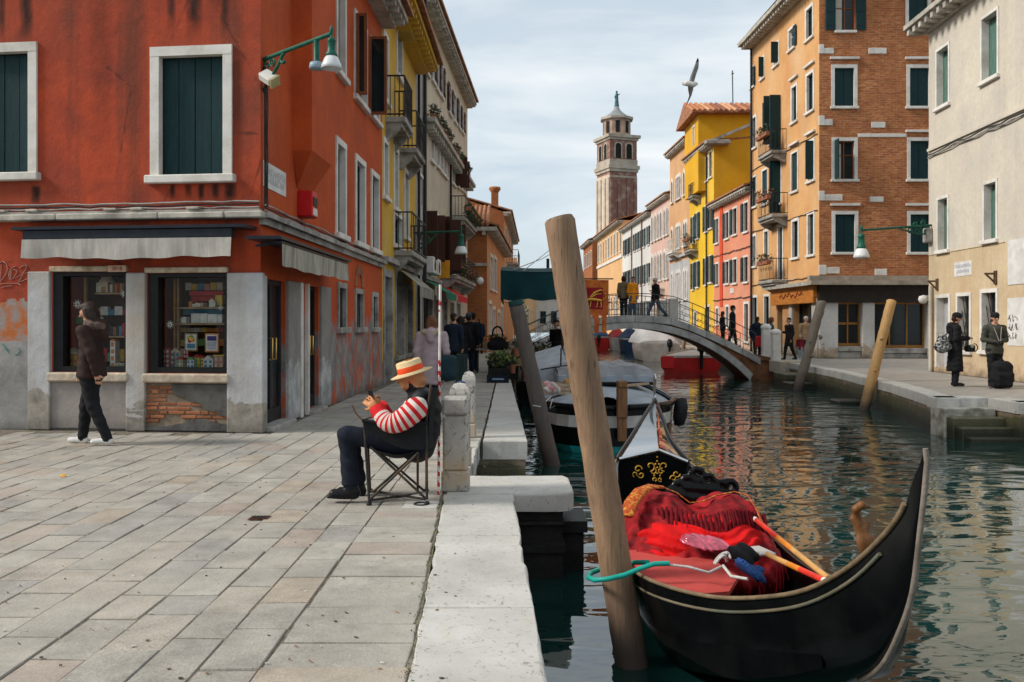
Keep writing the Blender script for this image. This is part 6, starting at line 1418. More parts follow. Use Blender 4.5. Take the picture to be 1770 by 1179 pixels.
def curl(px, py, r0, r1, a0, a1, n=14, th=.0055): gd.tube([gp(px+(r0+(r1-r0)*i/n)*math.cos(a0+(a1-a0)*i/n), py+(r0+(r1-r0)*i/n)*math.sin(a0+(a1-a0)*i/n)) for i in range(n+1)], th*1.5, 5)
for sgn in (-1,1):
    curl(1136+sgn*12, 806, 9, 2.5, math.pi/2, math.pi/2+sgn*5.5); curl(1136+sgn*7, 815, 6, 2, -1.2, -1.2-sgn*5)
    curl(1136+sgn*33, 815+sgn*4, 7, 2, 0, sgn*6); curl(1136+sgn*28, 824+sgn*3, 6, 2, 3, 3+sgn*6); curl(1136+sgn*38, 823+sgn*3, 5, 2, 2, 2-sgn*5)
    curl(1136+sgn*5, 829, 4, 1.5, 1, 1+sgn*6)
for x,y in ((1136,790),(1136,797),(1136,808),(1133,802),(1139,802),(1136,818),(1131,822),(1141,822)): gd.lathe(gp(x,y), [(.0,.014),(.012,.006),(.0,-.008)], 7, axis=(0,-1,0))
gd.build('gold_ornament', M_GOLD, gon, kind='stuff')
# forcola
fo = [at(1512,975,5.1), at(1497,938,5.1), at(1488,912,5.12), at(1481,893,5.12), at(1479,880,5.1), at(1489,873,5.08)]
me = sdf_mesh('rowlock', [p_rc(fo[0],fo[1],.050,.046,0,(1,.5,1)), p_rc(fo[1],fo[2],.046,.034,0,(1,.5,1)), p_rc(fo[2],fo[3],.032,.022,0,(1,.7,1)), p_rc(fo[3],fo[4],.022,.020,0), p_rc(fo[4],fo[5],.020,.020,0), p_rc(fo[5],at(1501,876,5.1),.020,.013,0), p_rc(at(1483,905,5.12),at(1472,897,5.12),.022,.012), p_rc(at(1492,915,5.12),at(1501,904,5.12),.024,.012)], .009, .018, [pmat('walnut_wood', (.15,.065,.024), .45, .35, 6, .2, 40, stretch=(4,4,1))])
o = link_mesh('rowlock', me, gon); o.location = -wl(gon); WL[o.name] = Vector((0,0,0))
# seat, covers, ornament
def wob(G):
    x, y, z = G[...,0], G[...,1], G[...,2]
    q = np.sin(x*29+np.sin(y*13+z*9)*1.9)
    return .011*q*np.cos(z*15+y*8)+.009*np.sin(x*47+np.sin(z*17)*2.2+y*9)+.006*np.sin(y*61+x*33+z*43)
def wob2(G):
    x, y, z = G[...,0], G[...,1], G[...,2]
    w = y*.8+z*1.3+.16*np.sin(x*5.1+.6)+.05*np.sin(x*13+y*7)
    return .016*np.abs(np.sin(w*21))**.7-.008+.008*np.sin(w*55+x*9)+.004*np.sin(x*41+w*30)
prims = [p_bx((1.40,6.86,-.42),(.50,.52,.20),.08), p_el((1.13,6.95,-.13),(.30,.46,.27)), p_el((1.66,6.98,-.14),(.30,.44,.26)), p_el((1.38,6.75,-.22),(.46,.55,.18)), p_el((1.02,6.55,-.30),(.18,.32,.16)), p_el((1.80,6.6,-.30),(.16,.34,.20)), p_el((1.40,6.34,-.34),(.42,.22,.13))]
def seatpart(nm, me):
    o = link_mesh(nm, me, gon); o.location = -wl(gon); WL[o.name] = Vector((0,0,0)); return o
seatpart('seat_cover', sdf_mesh('seat_cover', prims, .018, .10, [M_REDV], wob))
seatpart('blanket', sdf_mesh('blanket', [p_el((1.36,6.64,-.10),(.40,.30,.13)), p_el((1.14,6.60,-.15),(.20,.30,.12),0,(0,.3,.2)), p_el((1.62,6.56,-.15),(.20,.32,.13),0,(0,-.25,-.2)), p_el((1.30,6.40,-.22),(.34,.16,.07),0,(0,.1,.1)), p_el((1.55,6.36,-.24),(.2,.14,.07))], .011, .07, [M_REDB], wob2))
fr_ = MB(); rq = random.Random(8)                           # dark ribs and hanging fringe of the cover
for k in range(30):
    a = k/29; x = .95+.93*a; top_z = .10+.05*math.cos((a-.22)*12)*(.5) - .12*abs(a-.5)*.6
    p0 = Vector((x, 6.62+.1*math.cos(a*6), top_z-.01)); fr_.tube([p0+Vector((0,-.02,.0)), p0+Vector((rq.uniform(-.01,.01),-.10,-.07)), p0+Vector((rq.uniform(-.02,.02),-.14,-.18))], [.012,.016,.010], 5)
for k in range(150):
    a = rq.random(); side = k % 3
    if side == 0: p0 = Vector((.86+.10*rq.random(), 6.35+.5*a, -.16-.10*rq.random()))
    elif side == 1: p0 = Vector((.95+.95*a, 6.30-.10*math.sin(a*3.1)+.05*rq.random(), -.24-.05*rq.random()))
    else: p0 = Vector((1.84+.08*rq.random(), 6.35+.45*a, -.18-.08*rq.random()))
    dx = rq.uniform(-.02,.02)-(.05 if side==0 else 0)+(.04 if side==2 else 0); fr_.tube([p0, p0+Vector((dx*.5,-.04,-.06)), p0+Vector((dx,-.05,-.13-.06*rq.random()))], [.006,.006,.004], 4, rq.randrange(2))
fr_.build('velvet_fringe', [pmat('dark_red_fringe', (.12,.004,.008), .9, .4, 20, .5, 60), pmat('red_fringe', (.30,.01,.015), .9, .4, 20, .5, 60)], gon, kind='stuff')
def strip(pts, w, m, nm):
    q = MB(); q.tube(pts, w, 8, 0, True, .35); return q.build(nm, m, gon)
gl = pmat('gold_red_braid', (.34,.05,.012), .6, .3, 60, .6, 60, dirt=(.60,.33,.04), dirt_amt=1.0)
strip([at(1084,893,6.55), at(1092,868,6.65), at(1107,849,6.75), at(1126,841,6.85), at(1146,842,6.9)], [.05,.06,.06,.05,.03], gl, 'gold_braid')
strip([at(1146,842,6.9), at(1170,852,6.9), at(1192,869,6.85), at(1210,868,6.85), at(1238,856,6.9), at(1270,850,6.9), at(1292,856,6.8), at(1308,880,6.6), at(1318,905,6.5)], .014, gl, 'gold_braid')
op = []
def orc(px, py, r, a0, a1, th=.022, d=7.42, n=7):
    q = [at(px+r*math.cos(a0+(a1-a0)*i/n), py+r*math.sin(a0+(a1-a0)*i/n), d) for i in range(n+1)]
    for a, b in zip(q, q[1:]): op.append(p_rc(a, b, th, th*.9))
for (x,y,r,a0,a1) in ((1205,822,12,0,6.3),(1188,834,10,1,6.5),(1224,832,11,-1,5),(1246,842,10,-2,4),(1172,843,9,2,7),(1205,842,13,2.5,6.9),(1262,842,11,-2.6,2.2),(1232,850,10,0,6),(1190,852,10,0,6)): orc(x,y,r,a0,a1)
op += [p_rc(at(1160,850,7.42),at(1200,862,7.42),.05,.06), p_rc(at(1200,862,7.42),at(1272,858,7.42),.06,.04), p_rc(at(1185,842,7.42),at(1240,848,7.42),.045,.045), p_rc(at(1200,826,7.44),at(1210,850,7.44),.04,.05)]
seatpart('carved_backrest', sdf_mesh('carved_backrest', op, .012, .02, [M_GBLK]))
mt = MB(); mt.prism([(.80,6.45),(1.34,6.45),(1.46,5.78),(1.32,5.45),(1.02,5.38),(.93,5.5),(.84,5.85)][::-1], (0,0,WZ+.545), (1,0,0), (0,1,0), (0,0,.03)); mt.build('carpet_mat', M_REDM, gon)
# loose things in the boat
def oar(label, a, b, blade_at=None):
    t = thing('oar', label, 'oar', a, 'oars lying in the gondola'); d = b-a
    m = MB(); m.tube([a, a+d*.42], .018, 8); m.build('shaft', pmat('varnished_oar_wood', (.50,.27,.09), .4, .25, 6, .1, 40), t)
    m = MB(); m.tube([a+d*.42, a+d*.62], .0185, 8); m.build('stripe', pmat('orange_oar_paint', (.62,.20,.02), .4, .2, 6, .1, 40), t)
    m = MB(); m.tube([a+d*.62, a+d*.97], .0182, 8); m.build('red_band', pmat('red_oar_paint', (.56,.035,.02), .4, .2, 6, .1, 40), t)
    m = MB(); m.tube([a+d*.97, b], .019, 8); m.build('tip', M_FRAME, t)
    if blade_at is not None: m = MB(); m.obox(a-d.normalized()*.18, d.normalized()*.2, d.normalized().cross(Vector((0,0,1))).normalized()*.055, Vector((0,0,.012)), 0, .008); m.build('blade', pmat('white_oar_blade', (.52,.50,.46), .5, .2, 6, .1, 40), t)
    return t
oar('long wooden oar with a red end resting on the right gunwale', at(1432,1000,4.95), at(1305,897,6.6))
oar('shorter oar with orange and red bands and a white blade', at(1326,958,5.95), at(1428,1005,4.85), 1)
t = thing('plastic_bag', 'clear pink plastic bag lying on the red blanket', 'bag', at(1215,940,6.25))
me = sdf_mesh('bag', [p_el((0,0,0),(.17,.10,.022),0,(.25,.12,-.2)), p_el((-.07,.02,.02),(.08,.06,.022),0,(.3,.2,.4)), p_el((.1,-.01,-.012),(.08,.06,.02),0,(.1,.3,0))], .007, .02, [pmat('pink_plastic', (.40,.06,.10), .12, .35, 22, .5, 30, spec=.8)], lambda G: .005*np.sin(G[...,0]*90+G[...,1]*60+np.sin(G[...,0]*37)*2))
link_mesh('bag', me, t).location = at(1218,938,6.22)-Vector(wl(t))
M_BLKBAG = pmat('black_bag_cloth', (.01,.01,.012), .8, .4, 6, .4, 30)
def heap(name, label, cat, c, r, m, seed=0, res=.011):
    t = thing(name, label, cat, c); rq = random.Random(seed)
    me = sdf_mesh('cloth', [p_el((rq.uniform(-1,1)*r[0]*.5, rq.uniform(-1,1)*r[1]*.5, rq.uniform(-.3,.3)*r[2]), [x*rq.uniform(.5,.8) for x in r], 0, (rq.random(),rq.random(),rq.random())) for _ in range(5)], res, .03, [m], lambda G: .007*np.sin(G[...,0]*45+G[...,1]*20+G[...,2]*38)); link_mesh('cloth', me, t); return t
heap('blue_cloth', 'crumpled blue cloth between the mat and the oars', 'cloth', at(1300,985,5.5), (.09,.08,.014), pmat('blue_cloth_dye', (.012,.045,.15), .8, .3, 8, .3, 40), 3)
heap('dark_bag', 'small black bag with a red strap beside the seat', 'bag', at(1278,958,5.95), (.12,.10,.045), M_BLKBAG, 4)
t = thing('mooring_rope', 'knotted grey white rope lying across the red mat', 'rope', at(1250,978,5.7)); m = MB()
q = at(1250,974,5.72); m.tube([q+Vector((.045*math.cos(a*1.3)*(1+.3*math.sin(a)), .05*math.sin(a*1.7), .03+.03*math.sin(a*2.3))) for a in np.linspace(0,9,40)], .008, 6)
m.tube([at(1152,976,5.62), at(1190,980,5.62), at(1225,990,5.55), at(1246,980,5.66)], .009, 6); m.tube([at(1250,978,5.66), at(1264,996,5.45), at(1292,1001,5.35)], .010, 6); m.build('rope', pmat('dirty_white_rope', (.47,.45,.42), .9, .2, 60, .6, 90), t)
# ================================================================ mooring poles
def mk_polewood(name, c1, c2, wet=True):
    t = NT(name); z = t.sep()[2]
    g = t.noise(1.0, 7, .65, t.mapv(scale=(26,26,1.3)), .4); g2 = t.noise(2.2, 5, .6)
    c = t.mix(t.ramp(g, [(.3,0),(.7,1)]), c1, c2); c = t.mix(t.ramp(g2, [(.45,0),(.75,.4)]), c, mul(c1,.55))
    c = t.mix(t.ramp(t.noise(1.0,4,.7,t.mapv(scale=(60,60,.9))), [(.56,0),(.66,.75)]), c, mul(c1,.30))
    c = t.mix(t.ramp(t.noise(1.0,5,.7,t.mapv(scale=(9,9,2.2),loc=(3,3,3))), [(.5,0),(.7,.5)]), c, mul(c2,1.45))
    vk = t.voro(3.2, t.mapv(scale=(2.2,2.2,.8))); c = t.mix(t.ramp(vk, [(.05,.7),(.12,0)]), c, mul(c1,.3))
    if wet:
        zz = t.math('ADD', z, t.math('MULTIPLY', t.noise(5,5,.6,t.mapv(scale=(3,3,.5))), .22))
        c = t.mix(t.ramp(t.math('MULTIPLY_ADD', zz, -1, 0), [(.02,0),(.22,.55)]), c, (.11,.07,.05)); c = t.mix(t.ramp(t.math('MULTIPLY_ADD', zz, -1, 0), [(.32,0),(.55,.9)]), c, (.05,.035,.028))
    return t.fin(c, .75, t.bump(t.math('ADD', g, t.math('MULTIPLY', g2, .4)), .6, .012))
def pole(label, a, b, r0, r1, m, cap=None, chamf=.0, kinks=0, seed=0, name='mooring_pole'):
    t = thing(name, label, 'mooring pole', a, None); rq = random.Random(seed); n = 30; P = []; rad = []; kinks = max(kinks, .004)
    for i in range(n+1):
        f = i/n; P.append(a+(b-a)*f+Vector((rq.uniform(-1,1),rq.uniform(-1,1),0))*kinks*.5); rad.append((r0+(r1-r0)*f)*rq.uniform(.975,1.02))
    P.append(b+(b-a).normalized()*.02); rad.append(r1*(.9-chamf))
    c = MB(); c.tube(P, rad, 20); c.build('shaft', m, t)
    return t
PW = mk_polewood('brown_pole_wood', (.165,.094,.052), (.27,.165,.092))
base = at(1098,1185,5.8); topp = at(967,383,5.8); topp.y = 5.78
tp = pole('thick leaning brown wooden mooring pole beside the gondola', base+(base-topp)*.05, topp, .108, .098, PW, seed=1)
tp2 = MB()
P0 = topp; tp2.tube([P0, P0+(topp-base).normalized()*.03], [.098,.080], 20)
PG = mk_polewood('grey_pole_wood', (.105,.08,.066), (.06,.048,.042))
a, b = at(953,800,14.0), at(893,530,14.0)
gp_ = pole('grey leaning mooring pole with a green band at its top, left of the black boat', a+(a-b)*.1, b, .13, .115, PG, seed=2)
c = MB(); dd = (b-a).normalized(); c.tube([b+dd*.02, b+dd*.10], [.118,.117], 16); c.build('green_band', pmat('teal_green_paint', (.012,.045,.045), .6, .3, 6, .3, 40), gp_)  # shade of the canopy on the pole top, put in as a dark teal band
PD = mk_polewood('dark_weathered_pole', (.20,.165,.13), (.12,.10,.08)); PY = mk_polewood('yellow_bare_pole', (.50,.30,.115), (.40,.22,.08))
a, b = at(1379,675,30.0), at(1420,523,30.0); tt = pole('dark knotty leaning mooring pole in front of the shop pier', a+(a-b)*.1, b, .165, .155, PD, kinks=.02, seed=3)
c = MB()
for px, py in ((1402,590),(1418,583),(1404,615)): q = at(px,py,29.9); c.lathe(q, [(.09,-.05),(.07,.04),(0,.08)], 8, axis=(.8,-.3,.1))
c.build('knot', PD, tt, kind='stuff')
a, b = at(1493,712,23.0), at(1541,520,23.0); tt = pole('yellow peeled leaning mooring pole at the right quay wall', a+(a-b)*.1, b, .135, .12, PY, chamf=.25, seed=4, kinks=.008)
c = MB()
for px, py in ((1524,585),(1513,640)): q = at(px,py,22.88); c.lathe(q, [(.05,-.03),(.04,.02),(0,.035)], 8, axis=(.2,-1,.1))
c.build('knot', PY, tt, kind='stuff')
for px0,py0,px1,py1,d,lab in ((1176,612,1184,585,52,'slim brown mooring pole beside the white cabin boat'),(1222,618,1224,606,44,'short dark mooring pole behind the red boat')):
    a, b = at(px0,py0,d), at(px1,py1,d); a.z = -.9; pole(lab, a, b, .13, .11, PD if d < 50 else PW, seed=d)
# teal hose round the big pole
q0 = topp+(base-topp)*((topp.z+.17)/(topp.z-base.z))
t = thing('mooring_hose', 'teal hose looped round the brown pole, tying the gondola', 'rope', q0)
m = MB(); m.tube([at(1156,974,5.62), at(1130,975,5.6), at(1106,983,5.6), at(1080,994,5.58), at(1050,1001,5.58), at(1028,1003,5.62), at(1017,998,5.74), at(1022,990,5.88), at(1040,983,5.98), at(1075,976,6.0), at(1100,972,5.9), at(1120,972,5.75)], .0165, 8); m.build('hose', pmat('teal_rubber', (.012,.30,.24), .4, .15, 8, .1, 40), t)
# ================================================================ other boats
def loft(t, st, bands, name='hull', deck=None, deckm=None, camber=.05, sink=.06):
    """st: (cx, y, halfbeam, z gunwale, z keel); bands: list of (depth below gunwale, material)"""
    V = []; rows = []
    for cx, y, hb, zg, zk in st:
        row = []
        prof = [(1.0, zg)]
        for d, _ in bands[:-1]: prof.append((1.0-.05*d, zg-d))
        prof += [(.86, zk+(zg-zk)*.22), (.5, zk+.02)]
        L = [Vector((cx-hb*f, y, z)) for f, z in prof]; Rr = [Vector((cx+hb*f, y, z)) for f, z in prof][::-1]
        rows.append(L+[Vector((cx, y, zk))]+Rr)
    n = len(rows[0]); k = len(bands)
    mats = [m for _, m in bands]; mb = MB()
    for r0, r1 in zip(rows, rows[1:]):
        for j in range(n-1):
            jj = min(j, n-2-j); mb.face([r0[j], r0[j+1], r1[j+1], r1[j]], min(jj, k-1))
    for r, fl in ((rows[0], False), (rows[-1], True)):     # transoms, banded like the sides
        h = n//2
        for j in range(h):
            q = [r[j], r[j+1], r[n-2-j], r[n-1-j]]; mb.face(q if fl else q[::-1], min(j, k-1))
    o = mb.build(name, mats, t)
    if deckm is not None:
        d = MB(); N = 6
        for a, b in zip(st, st[1:]):
            for i in range(N):
                f0, f1 = -1+2*i/N, -1+2*(i+1)/N
                pt = lambda s, f: Vector((s[0]+s[2]*.96*f, s[1], s[3]-sink+camber*(1-f*f)))
                d.face([pt(a,f0), pt(a,f1), pt(b,f1), pt(b,f0)])
        d.build('deck', deckm, t)
    return rows
M_WPAINT = pmat('dirty_white_boat_paint', (.50,.47,.43), .55, .2, 3, .2, 30, dirt=(.28,.25,.21), dirt_amt=.5)
M_TEALP = pmat('teal_bottom_paint', (.01,.20,.19), .6, .3, 5, .2, 30)
M_BDECK = pmat('blue_grey_deck_paint', (.30,.345,.39), .5, .2, 2, .2, 30, dirt=(.2,.2,.2), dirt_amt=.4)
M_TARP = pmat('grey_tarpaulin', (.29,.29,.30), .7, .2, 3, .6, 9, dirt=(.24,.23,.23), dirt_amt=.5)
M_RUB = pmat('black_rubber', (.012,.012,.014), .5, .4, 8, .2, 40)
tb = thing('work_boat', 'black wooden work boat with white band, grey deck and tarpaulin, moored at the left quay', 'boat', (1.75,18,WZ))
st = [(1.62,15.25,.35,.02,-.9),(1.64,15.35,.68,.03,-1.0),(1.68,15.6,.92,.03,-1.0),(1.72,16.1,1.12,.02,-1.0),(1.78,16.9,1.26,.01,-1.0),(1.82,18,1.30,.0,-1.0),(1.84,20,1.28,.02,-1.0),(1.80,22,1.1,.08,-1.0),(1.78,23.4,.6,.2,-.9),(1.78,23.9,.1,.3,-.6)]
rows = loft(tb, st, [(.14,M_GBLK),(.34,M_WPAINT),(.66,M_GBLK),(.9,M_TEALP)], deckm=M_BDECK, camber=.22, sink=.03)
m = MB(); m.tube([r[0]+Vector((-.02,0,.01)) for r in rows], .055, 8); m.build('rubbing_strake', M_GBLK, tb)
m = MB(); m.tube([r[-1]+Vector((.02,0,.01)) for r in rows], .055, 8); m.build('rubbing_strake', M_GBLK, tb)
m = MB(); m.tube([rows[0][0], rows[0][0]+(rows[0][-1]-rows[0][0])*.5+Vector((0,-.06,0)), rows[0][-1]], .055, 8); m.build('rubbing_strake', M_GBLK, tb)
m = MB(); m.obox(at(1075,690,15.08), (.085,0,0), (0,.09,0), (0,0,.31), 0, .012); m.obox(at(1075,664,15.08), (.07,0,0),(0,.12,0),(0,0,.05),0,.01); m.obox(at(1075,738,15.08), (.075,0,0), (0,.06,0), (0,0,.24), 0, .01); m.build('rudder_post', pmat('brown_rudder_wood', (.21,.10,.045), .7, .35, 6, .4, 40, stretch=(5,5,.7), dirt=(.05,.04,.03), dirt_amt=.5), tb)
m = MB(); m.bar(at(1076,667,15.1), at(1120,663,17.0), .05, .04); m.build('tiller', pmat('pale_wood', (.40,.30,.20), .7, .3, 6, .3, 40), tb)
m = MB(); m.lathe(at(1176,712,16.5), [(.0,-.27),(.09,-.24),(.13,-.1),(.13,.1),(.09,.24),(0,.27)], 14, axis=(.1,0,1)); m.build('fender', M_RUB, tb)
co = MB(); co.obox((1.90,19.6,.33), (.98,0,0),(0,1.5,0),(0,0,.09),0,.02); co.build('coaming', M_BDECK, tb)
bt_ = MB(); bt_.obox((1.90,18.08,.25), (1.0,0,0),(0,.03,0),(0,0,.03),0,.01); bt_.build('trim', M_GBLK, tb)
tp_ = MB()
tp_.grid(lambda a,b: Vector((.93+1.94*a, 18.15+2.8*b, .60+.03*math.sin(a*19+b*5)*.5+.02*math.sin(a*41)-.10*(2*a-1)**4)), 40, 8)
tp_.grid(lambda a,b: Vector((.93+1.94*a, 18.15-.05*(1-b)+.012*math.sin(a*37), .36+(.60-.36+.03*math.sin(a*19)*.5+.02*math.sin(a*41)-.10*(2*a-1)**4)*b)), 40, 4); tp_.build('tarpaulin', M_TARP, tb)
tl_ = MB(); tl_.face([(.45,19.6,.42),(1.2,19.6,.62),(1.15,21.2,.95),(.55,21.2,.78)]); tl_.face([(.45,19.58,.42),(.45,19.58,.16),(1.2,19.58,.16),(1.2,19.58,.62)]); tl_.build('side_tarpaulin', pmat('pale_blue_tarp', (.34,.37,.39), .6, .2, 3, .4, 10), tb)
m = MB(); m.tube([(1.0,18.6,.1),(1.02,18.62,.95)], .018, 6); m.tube([(.6,18.7,.5),(1.35,18.6,.62)], .014, 5); m.build('stanchion', M_IRON, tb)
for i,(x,y,z,w,mm,lab) in enumerate(((.82,17.2,.12,.28,'pale_wood','pale wooden crate on the left side of the work boat'),(1.25,17.5,.17,.22,'varnished_oar_wood','orange brown wooden box on the work boat deck'))):
    t = thing('crate', lab, 'crate', (x,y,z)); m = MB()
    for k in range(3):
        zz = z+.02+.075*k
        m.obox((x,y-.2,zz),(w,0,0),(0,.008,0),(0,0,.03)); m.obox((x,y+.2,zz),(w,0,0),(0,.008,0),(0,0,.03)); m.obox((x-w,y,zz),(.008,0,0),(0,.19,0),(0,0,.03)); m.obox((x+w,y,zz),(.008,0,0),(0,.19,0),(0,0,.03))
    for sx_ in (-1,1):
        for sy_ in (-1,1): m.obox((x+sx_*(w-.02),y+sy_*.18,z+.1),(.015,0,0),(0,.015,0),(0,0,.12))
    m.obox((x,y,z-.01),(w,0,0),(0,.19,0),(0,0,.006)); m.build('slats', MATS[mm], t, kind='stuff')
t = thing('work_boat_rope', 'pale mooring rope from the work boat to the grey pole', 'rope', at(935,700,14.2)); m = MB(); m.tube([at(952,686,15.9), at(940,697,15.0), at(922,701,13.9), at(934,703,13.85)], .012, 5); m.tube([at(966,698,15.6), at(950,707,15.4), at(955,690,15.7)], .012, 5); m.build('rope', MATS['dirty_white_rope'], t)
rb = heap('striped_cloth', 'red and white cloth crumpled on the side of the work boat', 'cloth', at(952,672,16.4), (.22,.12,.09), pmat('red_white_cloth', (.55,.50,.46), .8, .2, 9, .3, 40, dirt=(.50,.03,.03), dirt_amt=1.0), 6, .02)
def outboard(t, p, s=1.0):
    me = sdf_mesh('outboard_motor', [p_rc((0,0,.55),(0,.05,.62),.17,.15), p_bx((0,.02,.42),(.14,.2,.14),.06), p_rc((0,.05,.3),(0,.05,-.3),.07,.055), p_bx((0,.12,-.3),(.03,.14,.05),.02), p_rc((0,.0,.28),(0,.22,.3),.05,.05)], .028, .05, [M_RUB])
    me.transform(Matrix.Scale(s,4)); o = link_mesh('outboard_motor', me, t); o.location = Vector(p)-wl(t); return o
M_REDH = pmat('red_boat_paint', (.48,.022,.018), .45, .15, 3, .15, 30, dirt=(.25,.02,.02), dirt_amt=.5)
t = thing('red_boat', 'open red boat with black outboard motor moored beside the bridge', 'boat', (8.1,41.5,WZ))
rt_ = loft(t, [(8.1,40.6,1.38,.02,-1.0),(8.35,42,1.36,.02,-1.0),(8.75,44,1.15,.05,-1.0),(9.1,45.5,.7,.12,-.9),(9.3,46.3,.1,.2,-.7)], [(.10,M_WPAINT),(.5,M_REDH),(.7,M_REDH)], deckm=M_WPAINT, camber=0, sink=.10)
m = MB(); m.obox((7.04,40.575,-.28),(.28,0,0),(0,.02,0),(0,0,.27),0,.01); m.build('lit_side_panel', pmat('bright_red_boat_paint', (.68,.03,.03), .4, .1, 3, .1, 30), t); outboard(t, (8.55,40.4,-.15), 1.25)  # lit left side of the hull, put in as a brighter red panel
def coverboat(label, cx, y, w, hullm, covm, hc, motor, hz=.15, L=5.0, flat=2.2):
    t = thing('moored_boat', label, 'boat', (cx,y,WZ), 'small boats moored beyond the bridge')
    loft(t, [(cx,y,w*.92,hz,-1.0),(cx,y+1.2,w,hz,-1.0),(cx,y+L*.65,w*.85,hz+.1,-1.0),(cx,y+L,w*.1,hz+.35,-.8)], [(.12,M_WPAINT),(.45,hullm),(.6,hullm)], deckm=M_WPAINT, camber=0, sink=.06)
    c = MB(); N = 10
    def f(a, b):
        yy = y+.15+(L*.72)*b; prof = hc*min(1,.14+b*2.6)*(1-.35*max(0,b-.6)/.4); e = (2*a-1); return Vector((cx+w*.97*e, yy, hz+.0+prof*(1-abs(e)**flat)))
    c.grid(f, 12, N); c.add([f(i/12,0) for i in range(13)]+[Vector((cx+w*.97*(2*i/12-1), y+.1, hz-.12)) for i in range(13)], [(i,i+1,14+i,13+i) for i in range(12)]); c.build('cover', covm, t)
    if motor: outboard(t, (cx+motor, y-.15, -.2), 1.0)
    return t
M_BLUEC = pmat('blue_boat_cover', (.02,.07,.15), .7, .2, 3, .3, 10); M_NAVY = pmat('navy_boat_cover', (.018,.04,.09), .7, .2, 3, .3, 10); M_REDC = pmat('red_boat_cover', (.36,.025,.025), .7, .2, 3, .3, 10); M_LTARP = pmat('pale_boat_cover', (.46,.45,.44), .7, .12, 2, .4, 6)
coverboat('white cabin boat under a pale grey tarpaulin seen below the bridge arch', 8.75, 53, 1.3, M_WPAINT, M_LTARP, 1.15, .55, .30, 6.5, 4.5)
coverboat('boat under a navy blue cover beside the white cabin boat', 9.3, 69, .80, M_NAVY, M_NAVY, .75, None, .35)
coverboat('white boat under a red cover seen below the bridge arch', 8.85, 74, .66, M_WPAINT, M_REDC, .75, None, .35)
coverboat('dark red boat under a bright blue cover, farthest of the moored boats', 7.7, 76, .66, M_REDH, M_BLUEC, .7, -.35, .4)
# ================================================================ people
M_SKIN = pmat('skin', (.47,.25,.165), .6, .12, 9, .1, 60); M_SKINW = pmat('sunlit_skin', (.52,.23,.10), .6, .15, 9, .1, 60)
M_HAIRD = pmat('dark_brown_hair', (.028,.017,.012), .55, .4, 20, .6, 50, stretch=(6,6,1)); M_HAIRR = pmat('auburn_hair', (.13,.055,.025), .55, .4, 20, .6, 50, stretch=(6,6,1)); M_HAIRG = pmat('grey_hair', (.45,.42,.39), .6, .2, 20, .5, 50)
M_BLKC = pmat('black_cloth', (.011,.011,.013), .85, .4, 5, .5, 26); M_DENIM = pmat('dark_denim', (.022,.03,.048), .85, .35, 6, .4, 40); M_JEANS = pmat('blue_jeans', (.055,.085,.14), .85, .3, 6, .4, 40)
M_NAVYC = pmat('navy_cloth', (.012,.020,.036), .85, .3, 5, .4, 30); M_BROWNC = pmat('dark_brown_coat', (.030,.016,.013), .8, .35, 5, .6, 22); M_PINKC = pmat('dusty_pink_coat', (.36,.275,.29), .85, .15, 4, .4, 24)
M_OLIVE = pmat('dark_olive_parka', (.050,.052,.040), .8, .3, 4, .5, 20); M_TAN = pmat('tan_jacket', (.30,.20,.11), .85, .2, 5, .4, 26); M_ORNG = pmat('orange_yellow_coat', (.72,.25,.01), .8, .15, 5, .4, 26); M_TEALJ = pmat('teal_jacket', (.02,.085,.11), .8, .25, 5, .4, 26)
M_SHOEW = pmat('white_trainers', (.60,.59,.57), .6, .1, 8, .2, 40); M_SHOEB = pmat('black_shoes', (.010,.010,.011), .35, .3, 8, .2, 40); M_FUR = pmat('pale_fur_trim', (.42,.32,.24), .95, .35, 14, 1.0, 60); M_FURB = pmat('brown_fur_trim', (.11,.075,.062), .95, .35, 14, 1.0, 60)
M_REDJ = pmat('red_jacket', (.45,.018,.02), .8, .2, 5, .4, 26); M_MAROON = pmat('maroon_jacket', (.20,.015,.025), .8, .2, 5, .4, 26); M_EYE = pmat('dark_eyes', (.01,.008,.007), .3, .2, 5, .05, 20); M_LIP = pmat('lips', (.36,.12,.10), .5, .1, 5, .1, 20)
COAT, PANTS, SHOES, SKIN, HAIR, EXTRA = range(6)
def hand_prims(w, d, upv, s, m=SKIN, curl=.5):
    """palm, thumb and four unequal bent fingers; w wrist, d pointing direction, upv back of the hand"""
    w, d, u = Vector(w), Vector(d).normalized(), Vector(upv).normalized(); l = d.cross(u).normalized(); u = l.cross(d)
    pr = [p_rc(w, w+d*.045*s, .022*s, .030*s, m, k=.012), p_rc(w+d*.04*s-l*.02*s, w+d*.08*s-l*.028*s, .014*s, .012*s, m, k=.01), p_rc(w+d*.04*s+l*.02*s, w+d*.08*s+l*.028*s, .014*s, .012*s, m, k=.01)]
    for i, (o, L) in enumerate(((-.030,.066),(-.010,.076),(.011,.070),(.030,.054))):
        a = w+d*.082*s+l*o*s; b = a+(d-u*curl*.5)*L*.5*s; c = b+(d*.5-u*curl*1.1)*L*.5*s
        pr += [p_rc(a, b, .0095*s, .009*s, m, k=.004), p_rc(b, c, .009*s, .0075*s, m, k=.004)]
    a = w+d*.03*s-l*.03*s; b = a+(d*.6-l*.7-u*.2)*.04*s; pr += [p_rc(a, b, .012*s, .010*s, m, k=.006), p_rc(b, b+(d*.9-u*.4)*.03*s, .010*s, .008*s, m, k=.004)]
    return pr
